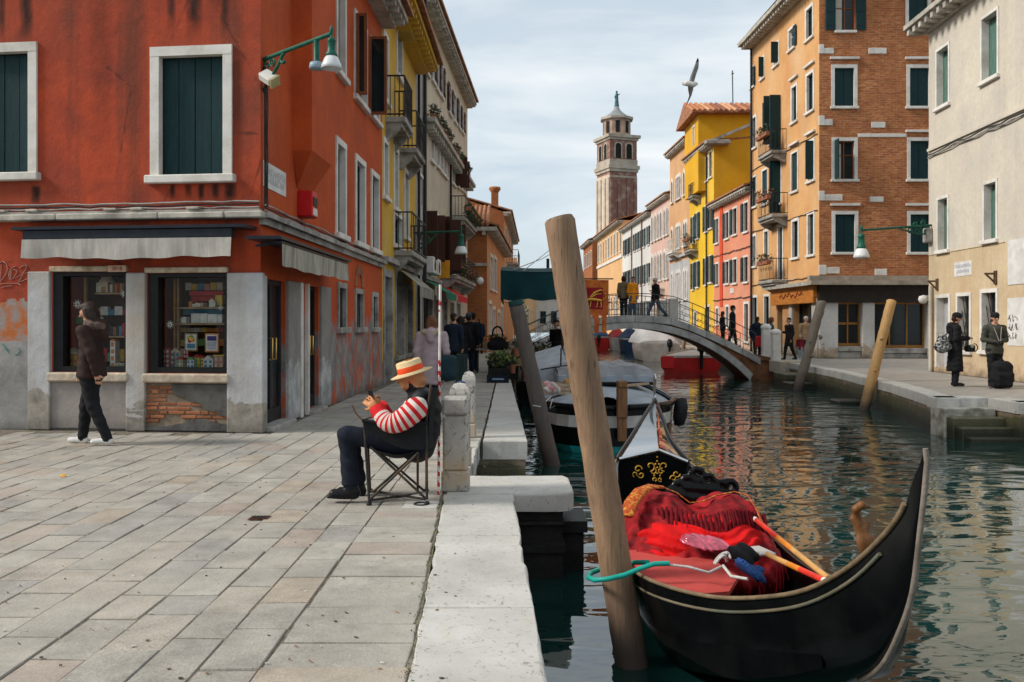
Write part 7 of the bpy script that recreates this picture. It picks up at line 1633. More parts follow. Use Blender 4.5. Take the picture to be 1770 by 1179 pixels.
def head_prims(c, f, H, face=True, tilt=0.0):
    """head at c facing direction f (unit, horizontal)"""
    c = Vector(c); f = Vector(f).normalized(); r = Vector((f.y,-f.x,0)).normalized(); u = r.cross(f).normalized() if abs(f.z) > .01 else Vector((0,0,1)); k = H
    if u.z < 0: u = -u
    def q(a, b, cc): return c+f*a*k+r*b*k+u*cc*k
    pr = [p_rc(q(-.012,0,.018), q(.010,0,.012), .047*k, .044*k, SKIN, k=.02), p_rc(q(.018,0,-.012), q(.022,0,-.038), .036*k, .022*k, SKIN, k=.03)]
    if face:
        pr += [p_rc(q(.055,0,.004), q(.066,0,-.010), .005*k, .009*k, SKIN, k=.01), p_rc(q(.052,-.012,-.030), q(.052,.012,-.030), .0045*k, .0045*k, 6, k=.004)]
        for s in (-1, 1): pr += [p_el(q(.050,s*.019,.006), (.006*k,)*3, 7, k=.002), p_rc(q(.053,s*.012,.018), q(.049,s*.028,.017), .0035*k, .003*k, HAIR, k=.003), p_el(q(-.006,s*.049,-.004), (.010*k,.006*k,.016*k), SKIN, k=.008)]
    return pr, q
def person(label, pos, H, rz, mats, stride=.0, coat=.46, flare=1.0, arms=('down','down'), hair='short', hood=None, group=None, res=.02, lean=0.0, lookdown=0.0, bulk=1.0, hemcut=True, cat='person', hands=True, scarf=None, legw=1.0, fr=1.0):
    """figure in its own frame: forward is -Y; mats = coat, pants, shoes, skin, hair, extra"""
    h = H; P = []; V = lambda x, y, z: Vector((x*h, y*h, z*h)); b = bulk
    ln = lambda z: -lean*max(0, z-.5)
    hip = .52
    for s, ph in ((-1, 1), (1, -1)):
        a = stride*ph; hx = .048*s
        hp = V(hx, 0, hip-.02); kn = V(hx*1.05, -math.sin(a)*.24-.012, hip-.02-math.cos(a)*.235); bnd = a-(.55*stride if ph < 0 else .10*stride) - .02
        an = kn+V(0.0, -math.sin(bnd)*.24+(.06*stride if ph<0 else 0)+.012, -math.cos(bnd)*.24)
        an.z = max(an.z, .040*h)
        P += [p_rc(hp, kn, .060*h*legw, .042*h*legw, PANTS, k=.02), p_rc(kn, an, .041*h*legw, .030*h*legw, PANTS, k=.02)]
        ff = Vector((.012*s*h, -.095*h, 0)); toe = an+ff; toe.z = an.z-.020*h+(.0 if ph > 0 else -.0)
        P += [p_rc(an+V(0,.018,-.022), toe, .024*h, .020*h, SHOES, k=.012), p_rc(an+V(0,.0,.012), an+V(0,.005,-.012), .031*h, .026*h, SHOES if coat > 9 else PANTS, k=.01)]
    sc = (1, .68, 1)
    P += [p_rc(V(0,ln(.76),.755), V(0,ln(.60),.60), .098*h*b, .088*h*b, COAT, sc, k=.04), p_rc(V(0,0,.60), V(0,0,.53), .088*h*b, .092*h*b, COAT if coat < .53 else PANTS, sc, k=.04),
          p_rc(V(-.075*b,ln(.8),.795), V(.075*b,ln(.8),.795), .045*h, .045*h, COAT, k=.04), p_rc(V(0,ln(.8),.80), V(0,ln(.87)-.01,.875), .038*h, .030*h, SKIN if scarf is None else EXTRA, k=.02)]
    if coat < .53: P.append(p_cc(V(0,0,.62), V(0,.004,coat), .088*h*b, .100*h*b*flare, COAT, (1,.74,1), .012, k=.035))
    if scarf == 'thick': P.append(p_rc(V(-.02,ln(.85)-.01,.845), V(.02,ln(.85)-.01,.85), .055*h, .055*h, EXTRA, k=.02))
    for s, arm in ((-1, arms[0]), (1, arms[1])):
        sh = V(.108*s*b, ln(.8), .80)
        if arm == 'down': el, wr = V(.135*s*b, ln(.64)+.015, .635), V(.128*s*b, ln(.5)-.03, .495)
        elif arm == 'fwd': el, wr = V(.130*s*b, ln(.65)+.02, .645), V(.060*s, ln(.65)-.145, .66)
        elif arm == 'hold': el, wr = V(.140*s*b, ln(.65)+.0, .640), V(.035*s, ln(.63)-.12, .615)
        elif arm == 'pocket': el, wr = V(.150*s*b, .03, .635), V(.105*s, -.03, .53)
        elif arm == 'swingf': el, wr = V(.125*s*b, -.05, .645), V(.110*s, -.13, .53)
        elif arm == 'swingb': el, wr = V(.125*s*b, .07, .645), V(.120*s, .09, .51)
        elif arm == 'raise': el, wr = V(.16*s, -.08, .72), V(.10*s, -.19, .80)
        else: el, wr = arm(V, s)
        P += [p_rc(sh, el, .042*h*b, .034*h*b, COAT, k=.025), p_rc(el, wr, .034*h*b, .025*h*b, COAT, k=.02)]
        if hands: P += hand_prims(wr+(wr-el).normalized()*.01*h, wr-el, Vector((s*.6,0,.6)) if arm in ('fwd','hold') else Vector((s,0,.01)), h/1.75*1.02, SKIN, .6)
    hc = V(0, ln(.94)-.012-lookdown*.02, .935-lookdown*.012); f = Vector((0,-1,-lookdown*.6)).normalized()
    hp_, q = head_prims(hc, f, h, True); P += hp_
    if hair in ('short','long','bob','curly'):
        P += [p_rc(q(-.016,0,.030), q(.008,0,.034), .049*h, .043*h, HAIR, k=.012), p_el(q(-.030,0,.0), (.036*h,.030*h,.05*h), HAIR, k=.012)]
    if hair in ('long','bob'):
        zz = -.085 if hair == 'long' else -.045
        P += [p_rc(q(-.030,-.022,.01), q(-.034,-.028,zz), .034*h, .028*h, HAIR, k=.015), p_rc(q(-.030,.022,.01), q(-.034,.028,zz), .034*h, .028*h, HAIR, k=.015), p_rc(q(.0,-.042,.02), q(-.012,-.047,zz*.8), .018*h, .014*h, HAIR, k=.012), p_rc(q(.0,.042,.02), q(-.012,.047,zz*.8), .018*h, .014*h, HAIR, k=.012), p_rc(q(.032,-.02,.042), q(.036,.02,.040), .016*h, .016*h, HAIR, k=.01)]
    if hair == 'curly': P += [p_el(q(-.02,0,.02), (.066*h,.062*h,.062*h), HAIR, k=.01), p_el(q(-.035,0,-.035), (.05*h,.055*h,.05*h), HAIR, k=.01)]
    if hair == 'beanie': P += [p_rc(q(-.014,0,.034), q(.012,0,.036), .053*h, .050*h, EXTRA, k=.01), p_rc(q(-.02,0,-.01), q(-.02,0,.02), .045*h, .045*h, HAIR, k=.01)]
    if hood == 'fur':
        for i in range(10): 
            a = math.pi*2*i/10; P.append(p_el(V(.075*math.cos(a), .035+.05*math.sin(a)+ln(.85), .845-.025*math.sin(a)*.5), (.034*h,.030*h,.026*h), EXTRA, k=.015))
        P.append(p_rc(V(0,.06,.83), V(0,.075,.77), .058*h, .045*h, EXTRA if fr > 1 else COAT, k=.03))
    if hood == 'plain': P += [p_rc(V(-.03,.045,.83), V(.03,.045,.83), .052*h, .052*h, COAT, k=.03), p_rc(V(0,.065,.82), V(0,.075,.76), .05*h, .04*h, COAT, k=.03)]
    mm = list(mats)+[M_EXTRA0]*(6-len(mats))+[M_LIP, M_EYE]
    me = sdf_mesh('person', P, res, .02, mm, lambda G: .0035*np.sin(G[...,2]*55+G[...,0]*20+np.sin(G[...,1]*30)))
    lo = min(v.co.z for v in me.vertices); me.transform(Matrix.Translation((0,0,-lo)))
    o = link_mesh('person', me, None, pos); o.rotation_euler = (0,0,rz)
    tag(o, label, cat, group); WL[o.name] = Vector(pos); return o
M_EXTRA0 = M_BLKC
def gxy(px, d, z=0): return ((px-CX)*d/F, d, z)
# woman in a brown coat passing the shop
pw_ = person('woman in dark brown hooded coat, black trousers and white trainers walking past the shop', gxy(158,10.8), 1.69, R(-90), [M_BROWNC,M_BLKC,M_SHOEW,M_SKIN,M_HAIRD,M_FURB], stride=.20, coat=.475, flare=1.10, arms=(lambda V,s: (V(.13*s,-.03,.645), V(.11*s,-.10,.515)), 'swingb'), hair='long', hood='fur', res=.013, bulk=1.15, legw=1.1, lookdown=.45)
# street people on the left bank
GRPL = 'people in dark coats on the left quay'
person('woman seen from behind in a dusty pink coat with a fur hood and auburn hair', gxy(746,14.5), 1.56, R(178), [M_PINKC,M_NAVYC,M_SHOEB,M_SKIN,M_HAIRR,M_FUR], coat=.30, flare=1.12, arms=('down','down'), hair='long', hood='fur', res=.016, bulk=1.15, fr=.5)
hb = thing('shoulder_bag', 'dark teal shoulder bag carried by the woman in the pink coat', 'bag', gxy(775,14.4,.75)); me = sdf_mesh('bag', [p_bx((0,0,0),(.15,.10,.20),.08), p_el((0,0,-.08),(.17,.12,.13))], .02, .05, [pmat('dark_teal_bag', (.012,.035,.045), .7, .3, 5, .4, 26)]); link_mesh('bag', me, hb); m = MB(); m.tube([(hb.location.x-.1,14.4,.93),(hb.location.x-.16,14.45,1.18),(hb.location.x-.2,14.5,1.32)], .014, 5); m.build('strap', M_BLKC, hb)
for px, d, H, rz, mats, kw, lab in (
  (784,22.5,1.70,R(160),[M_NAVYC,M_BLKC,M_SHOEB,M_SKIN,M_HAIRD],dict(stride=.2,coat=.44),'man in a navy jacket walking away behind the woman in pink'),
  (797,24.5,1.64,R(190),[M_BLKC,M_BLKC,M_SHOEB,M_SKIN,M_HAIRD],dict(coat=.30,flare=1.1,bulk=1.1,hair='bob'),'woman in a long black coat with dark bobbed hair walking away'),
  (810,26.0,1.74,R(175),[M_BLKC,M_NAVYC,M_SHOEB,M_SKIN,M_HAIRD,pmat('blue_grey_cap',(.06,.08,.12),.8,.2,5,.3,30)],dict(stride=.25,coat=.40,hair='beanie',bulk=1.15),'tall person in black with a blue grey cap walking away'),
  (818,27.5,1.78,R(185),[M_NAVYC,M_NAVYC,M_SHOEB,M_SKIN,M_HAIRD],dict(stride=.3,coat=.45),'person in dark navy clothes at the canal side of the walking group'),
  (791,33,1.68,R(170),[M_BLKC,M_JEANS,M_SHOEB,M_SKIN,M_HAIRD],dict(stride=.25,coat=.47),'person in a black jacket and blue jeans beyond the walking group'),
  (803,36,1.72,R(15),[M_NAVYC,M_BLKC,M_SHOEB,M_SKIN,M_HAIRD],dict(stride=.15,coat=.40),'person in a navy coat coming towards the viewer past the walking group'),
  (836,58,1.70,R(180),[M_BLKC,M_BLKC,M_SHOEB,M_SKIN,M_HAIRD],dict(coat=.40),'tiny figure in black at the far end of the left quay'),
  (829,43,1.72,R(178),[M_NAVYC,M_BLKC,M_SHOEB,M_SKINW,M_HAIRR],dict(coat=.43,stride=.15),'lone person in dark blue far down the left quay')):
    person(lab, gxy(px,d), H, rz, mats, group=GRPL, res=.024, **kw)
person('vendor in dark clothes standing on the market barge under the canopy', gxy(962,26.5,-.15), 1.70, R(-40), [M_BLKC,M_BLKC,M_SHOEB,M_SKIN,M_HAIRD], arms=('fwd','down'), coat=.45, res=.024)
# bridge
zb_ = 1.73
person('person in an olive tan jacket with dark hair standing on the bridge crown', (at(1078,545,36.6).x,36.6,bdeck(at(1078,545,36.6).x)), 1.66, R(170), [pmat('olive_tan_jacket',(.16,.115,.065),.85,.25,5,.4,26),M_BLKC,M_SHOEB,M_SKIN,M_HAIRD], res=.024, hair='bob', coat=.46)
person('person in a bright orange yellow coat on the bridge crown', (at(1094,545,36.4).x,36.4,bdeck(at(1094,545,36.4).x)), 1.62, R(20), [M_ORNG,M_JEANS,M_SHOEB,M_SKIN,M_HAIRD], res=.024, coat=.34, flare=1.05)
person('man in black jacket and blue jeans striding across the bridge', (at(1133,545,36.3).x,36.3,bdeck(at(1133,545,36.3).x)), 1.66, R(-75), [M_BLKC,M_JEANS,M_SHOEB,M_SKIN,M_HAIRG], res=.022, stride=.42, coat=.49, bulk=1.15)
X = at(1266,560,36.3).x; person('person in a dark hat and dark coat coming down the bridge steps', (X,36.3,bdeck(X)), 1.66, R(80), [M_BLKC,M_BLKC,M_SHOEB,M_SKIN,M_HAIRD,M_BLKC], res=.024, hair='beanie', coat=.40, bulk=1.15, stride=.2)
X = at(1249,560,37.1).x; person('small dark figure behind the hatted person on the bridge steps', (X,37.1,bdeck(X)), 1.35, R(100), [M_BLKC,M_BLKC,M_SHOEB,M_SKIN,M_HAIRD], res=.026, hair='bob')
# right quay middle distance
GRPR = 'people in front of the orange corner building'
for px, d, H, rz, mats, kw, lab in (
  (1309,36.2,1.72,R(150),[M_NAVYC,M_BLKC,M_SHOEB,M_SKIN,M_HAIRD],dict(bulk=1.15,hood='plain',hair='short',coat=.42),'person in a navy hooded jacket at the foot of the bridge'),
  (1333,37.0,1.70,R(80),[M_TEALJ,M_NAVYC,M_SHOEB,M_SKIN,M_HAIRR],dict(hair='curly',arms=('fwd','down'),coat=.44),'woman with curly auburn hair in a teal jacket beside the stone posts'),
  (1364,36.0,1.68,R(-70),[M_BLKC,M_BLKC,M_SHOEB,M_SKIN,M_HAIRD],dict(stride=.22,coat=.33,arms=('fwd','down')),'woman in a black coat with tied dark hair facing the teal jacket'),
  (1383,36.2,.98,R(-30),[M_MAROON,pmat('pale_blue_trousers',(.30,.38,.42),.8,.2,5,.3,30),M_SHOEW,M_SKIN,M_HAIRG],dict(res=.018,coat=.42),'small child in a maroon jacket and pale trousers'),
  (1393,36.4,1.74,R(10),[M_TAN,M_BLKC,M_SHOEB,M_SKIN,M_HAIRG],dict(coat=.46,bulk=1.1),'white haired man in a tan jacket behind the dark pole')):
    kw.setdefault('res', .022); person(lab, gxy(px,d), H, rz, mats, group=GRPR, **kw)
t = thing('handbag', 'bright red bag hanging beside the person in the navy hooded jacket', 'bag', gxy(1311,35.9,.75)); me = sdf_mesh('bag', [p_bx((0,0,0),(.13,.08,.22),.06)], .025, .02, [M_REDJ]); link_mesh('bag', me, t)
# pair on the right quay
pwm = person('woman in long black quilted coat and beanie facing right on the quay', gxy(1651,20.9), 1.68, R(75), [M_BLKC,M_BLKC,M_SHOEB,M_SKIN,M_HAIRD,M_BLKC], coat=.20, flare=1.2, arms=('fwd','fwd'), hair='beanie', hood='plain', res=.014, bulk=1.22, lookdown=.35, legw=1.1)
pmn = person('man in dark olive parka and black beanie holding a camera', gxy(1719,20.6), 1.68, R(-3), [M_OLIVE,M_BLKC,M_SHOEB,M_SKIN,M_HAIRD,M_BLKC], coat=.455, flare=1.06, arms=('hold','hold'), hair='beanie', hood='plain', res=.013, bulk=1.07, lookdown=.18, legw=1.05)
t = thing('camera', 'black camera held by the man in the olive parka', 'camera', (pmn.location.x-.01, pmn.location.y-.27, 1.02)); m = MB(); c = Vector(t.location); m.obox(c, (.065,0,0),(0,.035,0),(0,0,.045),0,.012); m.build('body', M_RUB, t); m = MB(); m.lathe(c, [(.035,.03),(.038,.09),(.03,.09),(0,.07)], 12, axis=(-.3,-1,-.3)); m.build('lens', M_EYE, t)
m = MB(); m.tube([c+Vector((.02,.02,.04)), c+Vector((.05,.07,.2)), c+Vector((.09,.12,.36))], .007, 5); m.tube([c+Vector((-.02,.02,.04)), c+Vector((-.05,.07,.2)), c+Vector((-.09,.12,.36))], .007, 5); m.build('strap', M_GREYSTONE, t)
t = thing('shoulder_bag', 'black and white patterned bag on the shoulder of the woman in the long black coat', 'bag', (pwm.location.x-.34, pwm.location.y-.12, 1.0))
tm = NT('black_white_pattern'); tm.fin(tm.ramp(tm.noise(22,3,.6), [(.5,(.012,.012,.014)),(.56,(.42,.42,.40))]), .8)
me = sdf_mesh('bag', [p_rc((-.02,0,.10),(-.02,0,-.06),.12,.17,0,(1,.65,1)), p_el((0,0,-.08),(.20,.12,.11))], .016, .05, [tm.mat]); link_mesh('bag', me, t); m = MB(); c = Vector(t.location); m.tube([c+Vector((.05,0,.18)), c+Vector((.16,-.02,.32)), c+Vector((.28,.05,.42))], .016, 5); m.build('strap', M_BLKC, t)
t = thing('camera_bag', 'small black and cream camera bag hanging in front of the woman in black', 'bag', (pwm.location.x+.32, pwm.location.y-.05, .88)); me = sdf_mesh('bag', [p_bx((0,0,0),(.10,.07,.08),.03), p_el((.02,-.04,.05),(.06,.04,.05),1)], .012, .02, [M_RUB, pmat('cream_leather',(.45,.40,.25),.6,.2,6,.2,30)]); link_mesh('bag', me, t)
m = MB(); c = Vector(t.location); m.tube([c+Vector((.09+.07*math.cos(a), -.03, .02+.09*math.sin(a))) for a in np.linspace(-1.8,1.8,9)], .012, 5); m.build('strap', M_RUB, t)
t = thing('backpack', 'black backpack standing on the quay at the feet of the man in the parka', 'backpack', (pmn.location.x-.03, pmn.location.y-.36, 0))
me = sdf_mesh('pack', [p_bx((0,0,.28),(.23,.13,.28),.10), p_rc((-.1,0,.5),(.1,0,.5),.12,.12), p_bx((0,-.12,.20),(.17,.06,.15),.05), p_rc((-.2,-.02,.2),(-.22,-.02,.3),.07,.05), p_rc((.2,-.02,.2),(.22,-.02,.3),.07,.05)], .016, .04, [M_BLKC], lambda G: .004*np.sin(G[...,2]*40+G[...,0]*18)); link_mesh('pack', me, t)
m = MB(); c = Vector(t.location); m.tube([c+Vector((-.06,0,.60)), c+Vector((0,0,.67)), c+Vector((.06,0,.60))], .013, 6); m.tube([c+Vector((-.2,-.1,.12)), c+Vector((-.30,-.16,.03)), c+Vector((-.33,-.10,.012)), c+Vector((-.26,-.05,.012))], .011, 5); m.build('strap', M_RUB, t)
# ---------------------------------------------------------------- the gondolier on his folding chair
A_ = at; sd_ = 7.24; md = 7.44; fd = 7.66
gmats = [pmat('black_padded_vest', (.010,.011,.014), .55, .4, 5, .4, 24), pmat('dark_navy_trousers', (.010,.013,.022), .85, .3, 6, .4, 40), M_SHOEB, M_SKINW, pmat('auburn_beard', (.22,.085,.03), .7, .3, 20, .5, 60), pmat('red_neckerchief', (.45,.02,.015), .8, .2, 8, .4, 40), M_LIP, M_EYE]
G = []
hipN, hipF = A_(716,772,7.32), A_(716,770,7.58)
for hp, kn, an, toe in ((hipN, A_(599,752,7.28), A_(607,836,7.30), A_(578,853,7.28)), (hipF, A_(606,751,7.60), A_(618,834,7.60), A_(590,850,7.62))):
    G += [p_rc(hp, kn, .095, .072, PANTS, k=.03), p_rc(kn, an, .072, .060, PANTS, k=.025), p_cc(kn+(an-kn)*.5, an+Vector((0,0,.00)), .068, .075, PANTS, k=.02), p_rc(an+Vector((.02,0,-.075)), toe, .048, .040, SHOES, k=.015), p_rc(an, an+Vector((.03,0,-.08)), .05, .045, SHOES, k=.015), p_bx(((an.x+toe.x)/2, an.y, toe.z-.028), (.13,.045,.014), .01, SHOES, k=.01)]
G += [p_rc(A_(722,768,md), A_(727,738,md), .150, .150, COAT, (1,1.12,1), k=.06), p_rc(A_(727,738,md), A_(733,705,md), .150, .145, COAT, (1,1.2,1), k=.06), p_rc(A_(728,690,7.30), A_(728,690,7.58), .085, .085, COAT, k=.06), p_rc(A_(726,690,md), A_(718,668,md), .080, .066, COAT, k=.04), p_rc(A_(714,668,md), A_(722,670,md), .070, .066, COAT, k=.02), p_rc(A_(713,664,md),A_(722,662,md), .064, .062, EXTRA, k=.015)]
hc = A_(708,651,md); f = Vector((-.93,.30,-.30)).normalized(); hp_, q = head_prims(hc, f, 1.78, True); G += hp_
G += [p_rc(q(-.03,0,.0), q(-.036,0,-.03), .044*1.7, .038*1.7, SKIN, k=.02), p_rc(q(.022,-.03,-.035), q(.022,.03,-.035), .022*1.7, .022*1.7, SKIN, k=.02), p_rc(q(-.018,0,.03), q(-.02,0,.02), .05*1.75, .048*1.75, HAIR, k=.01)]
# near arm bare parts: wrist and hand; the sleeve is clothing laid over it
shN, elN, wrN = A_(731,699,7.20), A_(676,737,7.12), A_(652,706,7.26); shF, elF, wrF = A_(722,700,7.66), A_(684,735,7.72), A_(657,703,7.50)
G += [p_rc(shN, elN+Vector((-.01,.01,.03)), .040, .022, SKIN, k=.02), p_rc(elN+Vector((-.01,.01,.03)), wrN, .022, .024, SKIN, k=.02), p_rc(shF, elF+Vector((-.01,-.01,.03)), .040, .022, SKIN, k=.02), p_rc(elF+Vector((-.01,-.01,.03)), wrF, .022, .024, SKIN, k=.02)]
G += hand_prims(wrN+(wrN-elN)*.03, Vector((-.75,.35,.55)), Vector((-.3,-.8,.5)), 1.08, SKIN, .9) + hand_prims(wrF, Vector((-.7,-.25,.6)), Vector((-.3,.8,.5)), 1.08, SKIN, .9)
me = sdf_mesh('person', G, .0095, .02, gmats, lambda Q: .003*np.sin(Q[...,2]*60+Q[...,0]*25+np.sin(Q[...,1]*30)))
base = Vector((-1.0,7.44,0)); me.transform(Matrix.Translation(-base)); gnd_ = link_mesh('person', me, None, base)
tag(gnd_, 'gondolier in straw hat, black vest and red striped jersey sitting with a phone', 'person')
M_STW = pmat('cream_knit', (.58,.52,.47), .9, .12, 20, .5, 70); M_STR = pmat('red_knit', (.50,.015,.018), .9, .15, 20, .5, 70)
def sleeve(sh, el, wr):
    pts = [sh+(sh-el).normalized()*.06+Vector((0,0,.03)), sh, el, wr]; c = MB(); P = []
    N = 44
    for i in range(N+1):
        t = i/N
        p = (1-t)**3*(sh+Vector((.015,0,.035)))+3*(1-t)**2*t*(sh*.15+el*.85+Vector((.02,0,-.03)))+3*(1-t)*t*t*(el*1.05-wr*.05+Vector((-.03,0,-.035)))+t**3*wr; P.append(p)
    rad = [.02+.075*min(1,i/4)**.5 - .030*max(0,(i-8)/(N-8)) for i in range(N+1)]
    rad = [r*(1+.03*math.sin(i*1.7)) for i, r in enumerate(rad)]
    c.tube(P, rad, 16)
    nf = 16
    for fi in range(len(c.f)-2):
        ring = fi//nf; c.m[fi] = 0 if ring >= N-6 else (1 if (ring//2) % 2 == 0 else 0)
    return c.build('striped_sleeve', [M_STR, M_STW], gnd_)
sleeve(shN, elN, wrN); sleeve(shF, elF, wrF)
hx = Vector((.955,0,.295)).normalized(); hu = Vector((-.285,-.06,.957)).normalized(); hctr = A_(711,644,md)
M_STRAW = pmat('straw', (.62,.47,.26), .8, .15, 30, .5, 90, stretch=(1,1,6)); ht = MB()
ht.lathe(hctr, [(.100,.0),(.178,-.012),(.180,-.004),(.108,.012),(.106,.095),(.098,.104),(.0,.106)], 36, axis=hu); ht.build('straw_hat', M_STRAW, gnd_)
hb_ = MB(); hb_.lathe(hctr, [(.1095,.012),(.1105,.016),(.1085,.058),(.1065,.060)], 36, axis=hu); hb_.build('hat_ribbon', pmat('red_orange_ribbon', (.72,.07,.012), .6, .1, 8, .1, 40), gnd_)
t = thing('smartphone', 'dark smartphone held up in the hands of the seated gondolier', 'phone', A_(643,690,7.35)); m = MB(); dz = Vector((-.25,.1,.95)).normalized(); dxp = Vector((.3,.95,0)).normalized(); m.obox(A_(643,690,7.36), dxp*.036, dz*.075, dxp.cross(dz)*.005, 0, .004); m.build('body', M_RUB, t)
ch = thing('folding_chair', 'black folding camp chair with crossed metal legs under the gondolier', 'chair', A_(690,864,7.45))
M_CHF = pmat('black_chair_fabric', (.010,.011,.012), .8, .4, 6, .4, 40); M_CHM = pmat('dark_chair_tube', (.03,.028,.026), .45, .4, 8, .2, 40, dirt=(.12,.06,.02), dirt_amt=.7)
dn, df = 7.18, 7.74
for a, b in (((638,866,dn),(629,727,dn)),((738,863,dn),(737,728,dn)),((640,772,dn),(736,862,dn)),((724,782,dn),(639,864,dn)),
             ((640,855,df),(634,728,df)),((737,852,df),(737,728,df)),((642,770,df),(735,850,df)),((724,780,df),(642,853,df)),
             ((638,865,dn),(733,852,df)),((640,854,df),(735,863,dn)),((722,783,dn),(722,850,df)),((737,728,dn),(745,665,dn)),((737,728,df),(745,670,df))):
    p, q2 = A_(*a), A_(*b)
    p.z = max(p.z, .012); m = MB(); m.tube([p, q2], .0105, 8); m.build('leg' if a[1] > 800 else 'strut', M_CHM, ch)
for (a, dd) in (((638,866),dn),((738,863),dn),((640,855),df),((737,852),df)):
    p = A_(*a, dd); m = MB(); m.lathe((p.x,p.y,0), [(.022,0),(.022,.025),(.012,.03)], 10); m.build('foot', M_RUB, ch)
m = MB(); m.grid(lambda a,b: (lambda p,q3: p+(q3-p)*b+Vector((0,0,-.11*math.sin(math.pi*a)*(.7+.3*math.sin(math.pi*b)))))(A_(636+106*a,771-3*a,dn), A_(636+106*a,771-3*a,df)), 14, 8); m.build('seat', M_CHF, ch)
m = MB(); m.grid(lambda a,b: (lambda p,q3: p+(q3-p)*b+Vector((.06*math.sin(math.pi*b),0,0)))(A_(739+6*a,775-105*a,dn), A_(739+6*a,775-105*a,df)), 10, 8); m.build('back', M_CHF, ch)
for dd in (dn-.01, df):
    m = MB(); m.grid(lambda a,b: A_(629+108*a, 728+4*a+6*math.sin(math.pi*a)+(44+10*math.sin(math.pi*a))*b*(.3+.7*a), dd), 14, 4); m.build('arm_panel', M_CHF, ch)
    m = MB(); m.tube([A_(626,727,dd), A_(680,734,dd), A_(740,731,dd)], .015, 8); m.build('armrest', M_CHF, ch)
m = MB(); m.tube([A_(627,727,dn), A_(616,716,dn), A_(608,700,dn+.02)], .006, 5); m.tube([A_(627,726,dn), A_(645,720,dn+.1), A_(668,716,dn+.12)], .006, 5); m.build('cup_holder', pmat('rusty_wire', (.12,.05,.025), .7, .3, 8, .2, 30), ch)
# ================================================================ stone posts and striped pole by the water stairs
def stone_post(label, px0, px1, d, h, cap):
    x0, x1 = (px0-CX)*d/F, (px1-CX)*d/F; c = Vector(((x0+x1)/2, d+(x1-x0)/2, 0)); w = (x1-x0)/2
    t = thing('stone_post', label, 'post', c, 'stone posts round the water stairs')
    b = MB(); b.obox((c.x,c.y,.09), (w*1.02,0,0),(0,w*1.02,0),(0,0,.09),0,.015); b.obox((c.x,c.y,(.18+h-.16)/2), (w*.93,0,0),(0,w*.93,0),(0,0,(h-.16-.18)/2),0,.018); b.build('shaft', M_POST, t)
    k = MB()
    if cap == 'flat': k.obox((c.x,c.y,h-.078), (w*1.0,0,0),(0,w*1.0,0),(0,0,.078),0,.022)
    else:
        k.lathe((c.x,c.y,0), [(w*1.33,h-.16),(w*1.36,h-.06),(w*1.2,h-.01),(w*.8,h+.03),(0,h+.045)], 4, a0=math.pi/4, smooth=False)
    k.build('cap', M_POST, t); return t
stone_post('near square stone post with flat cap behind the gondolier chair', 763, 810, 7.72, .815, 'flat')
stone_post('round topped stone post standing just behind the flat capped one', 775, 813, 9.13, .80, 'dome')
stone_post('third, farther white stone post with a rope tied round it', 798, 822, 11.4, .80, 'dome')
t = thing('post_rope', 'short blue rope tied on the farthest stone post', 'rope', at(797,665,11.2)); m = MB(); c = at(797,668,11.25); m.tube([c+Vector((.07*math.cos(a),0,.06*math.sin(a))) for a in np.linspace(0,5.6,14)], .013, 6); m.build('rope', M_JEANS, t)
t = thing('striped_pole', 'slim red and white striped pole leaning on the near stone post', 'pole', at(758,842,7.62))
a, b = at(758,846,7.60), at(761,492,7.62); a.z = .0; Nn = 100
m = MB(); m.tube([a+(b-a)*i/Nn for i in range(Nn+1)], .0115, 12)
for fi in range(len(m.f)-2):
    ring, k = fi//12, fi % 12; f = ring/Nn; lo = f < .66 or .86 < f < .93
    m.m[fi] = 1 if (lo and ((ring*.42 + k/12*1.0) % 2.0) < 1.0) else 0
m.build('shaft', [pmat('white_pole_paint', (.60,.57,.53), .5, .15, 9, .2, 40, dirt=(.35,.3,.26), dirt_amt=.5), pmat('red_pole_paint', (.40,.025,.03), .5, .15, 9, .2, 40)], t)
t = thing('iron_fence_post', 'dark green folded iron stand beside the bag of the woman in pink', 'stand', gxy(795,13.4)); m = MB()
for dx_ in (-.07,-.02,.03,.08): m.bar((gxy(795,13.4)[0]+dx_,13.4,0), (gxy(795,13.4)[0]+dx_*.7+.03,13.4+dx_,1.0), .035, .05)
m.build('bars', pmat('dark_green_paint', (.012,.028,.026), .5, .3, 6, .2, 30), t, kind='stuff')
# ---------------------------------------------------------------- floor details
c = gnd(728,873); t = thing('drain_plate', 'square white stone drain plate with a dark ring near the chair', 'drain cover', (c.x,c.y,0)); m = MB(); m.obox((c.x,c.y,.000), (.135,0,0),(0,.135,0),(0,0,.006),0,.003); m.build('plate', M_IST, t); m = MB(); m.tube([(c.x+.055*math.cos(a), c.y+.055*math.sin(a), .008) for a in np.linspace(0,6.283,20)], .009, 6); m.build('ring', M_IRON, t)
c = gnd(449,896); t = thing('floor_grate', 'small rusty square drain grate in the paving', 'drain cover', (c.x,c.y,0)); m = MB(); m.obox((c.x,c.y,.004), (.072,0,0),(0,.06,0),(0,0,.003)); m.build('frame', pmat('rust', (.10,.038,.022), .85, .4, 20, .5, 60), t)
for k in range(5): m = MB(); m.obox((c.x-.048+.024*k,c.y,.0085), (.007,0,0),(0,.05,0),(0,0,.002)); m.build('bar', M_IRON, t)
rl = random.Random(21)
c = gnd(108,824); t = thing('fallen_leaf', 'curled yellow leaf lying on the paving', 'leaf', (c.x,c.y,0)); m = MB(); m.grid(lambda a,b: Vector((c.x-.03+.06*a, c.y-.02+.04*b, .004+.016*math.sin(a*3.1)*b+.006*b)), 5, 3); m.build('blade', pmat('yellow_leaf', (.58,.30,.04), .7, .3, 20, .2, 40), t)
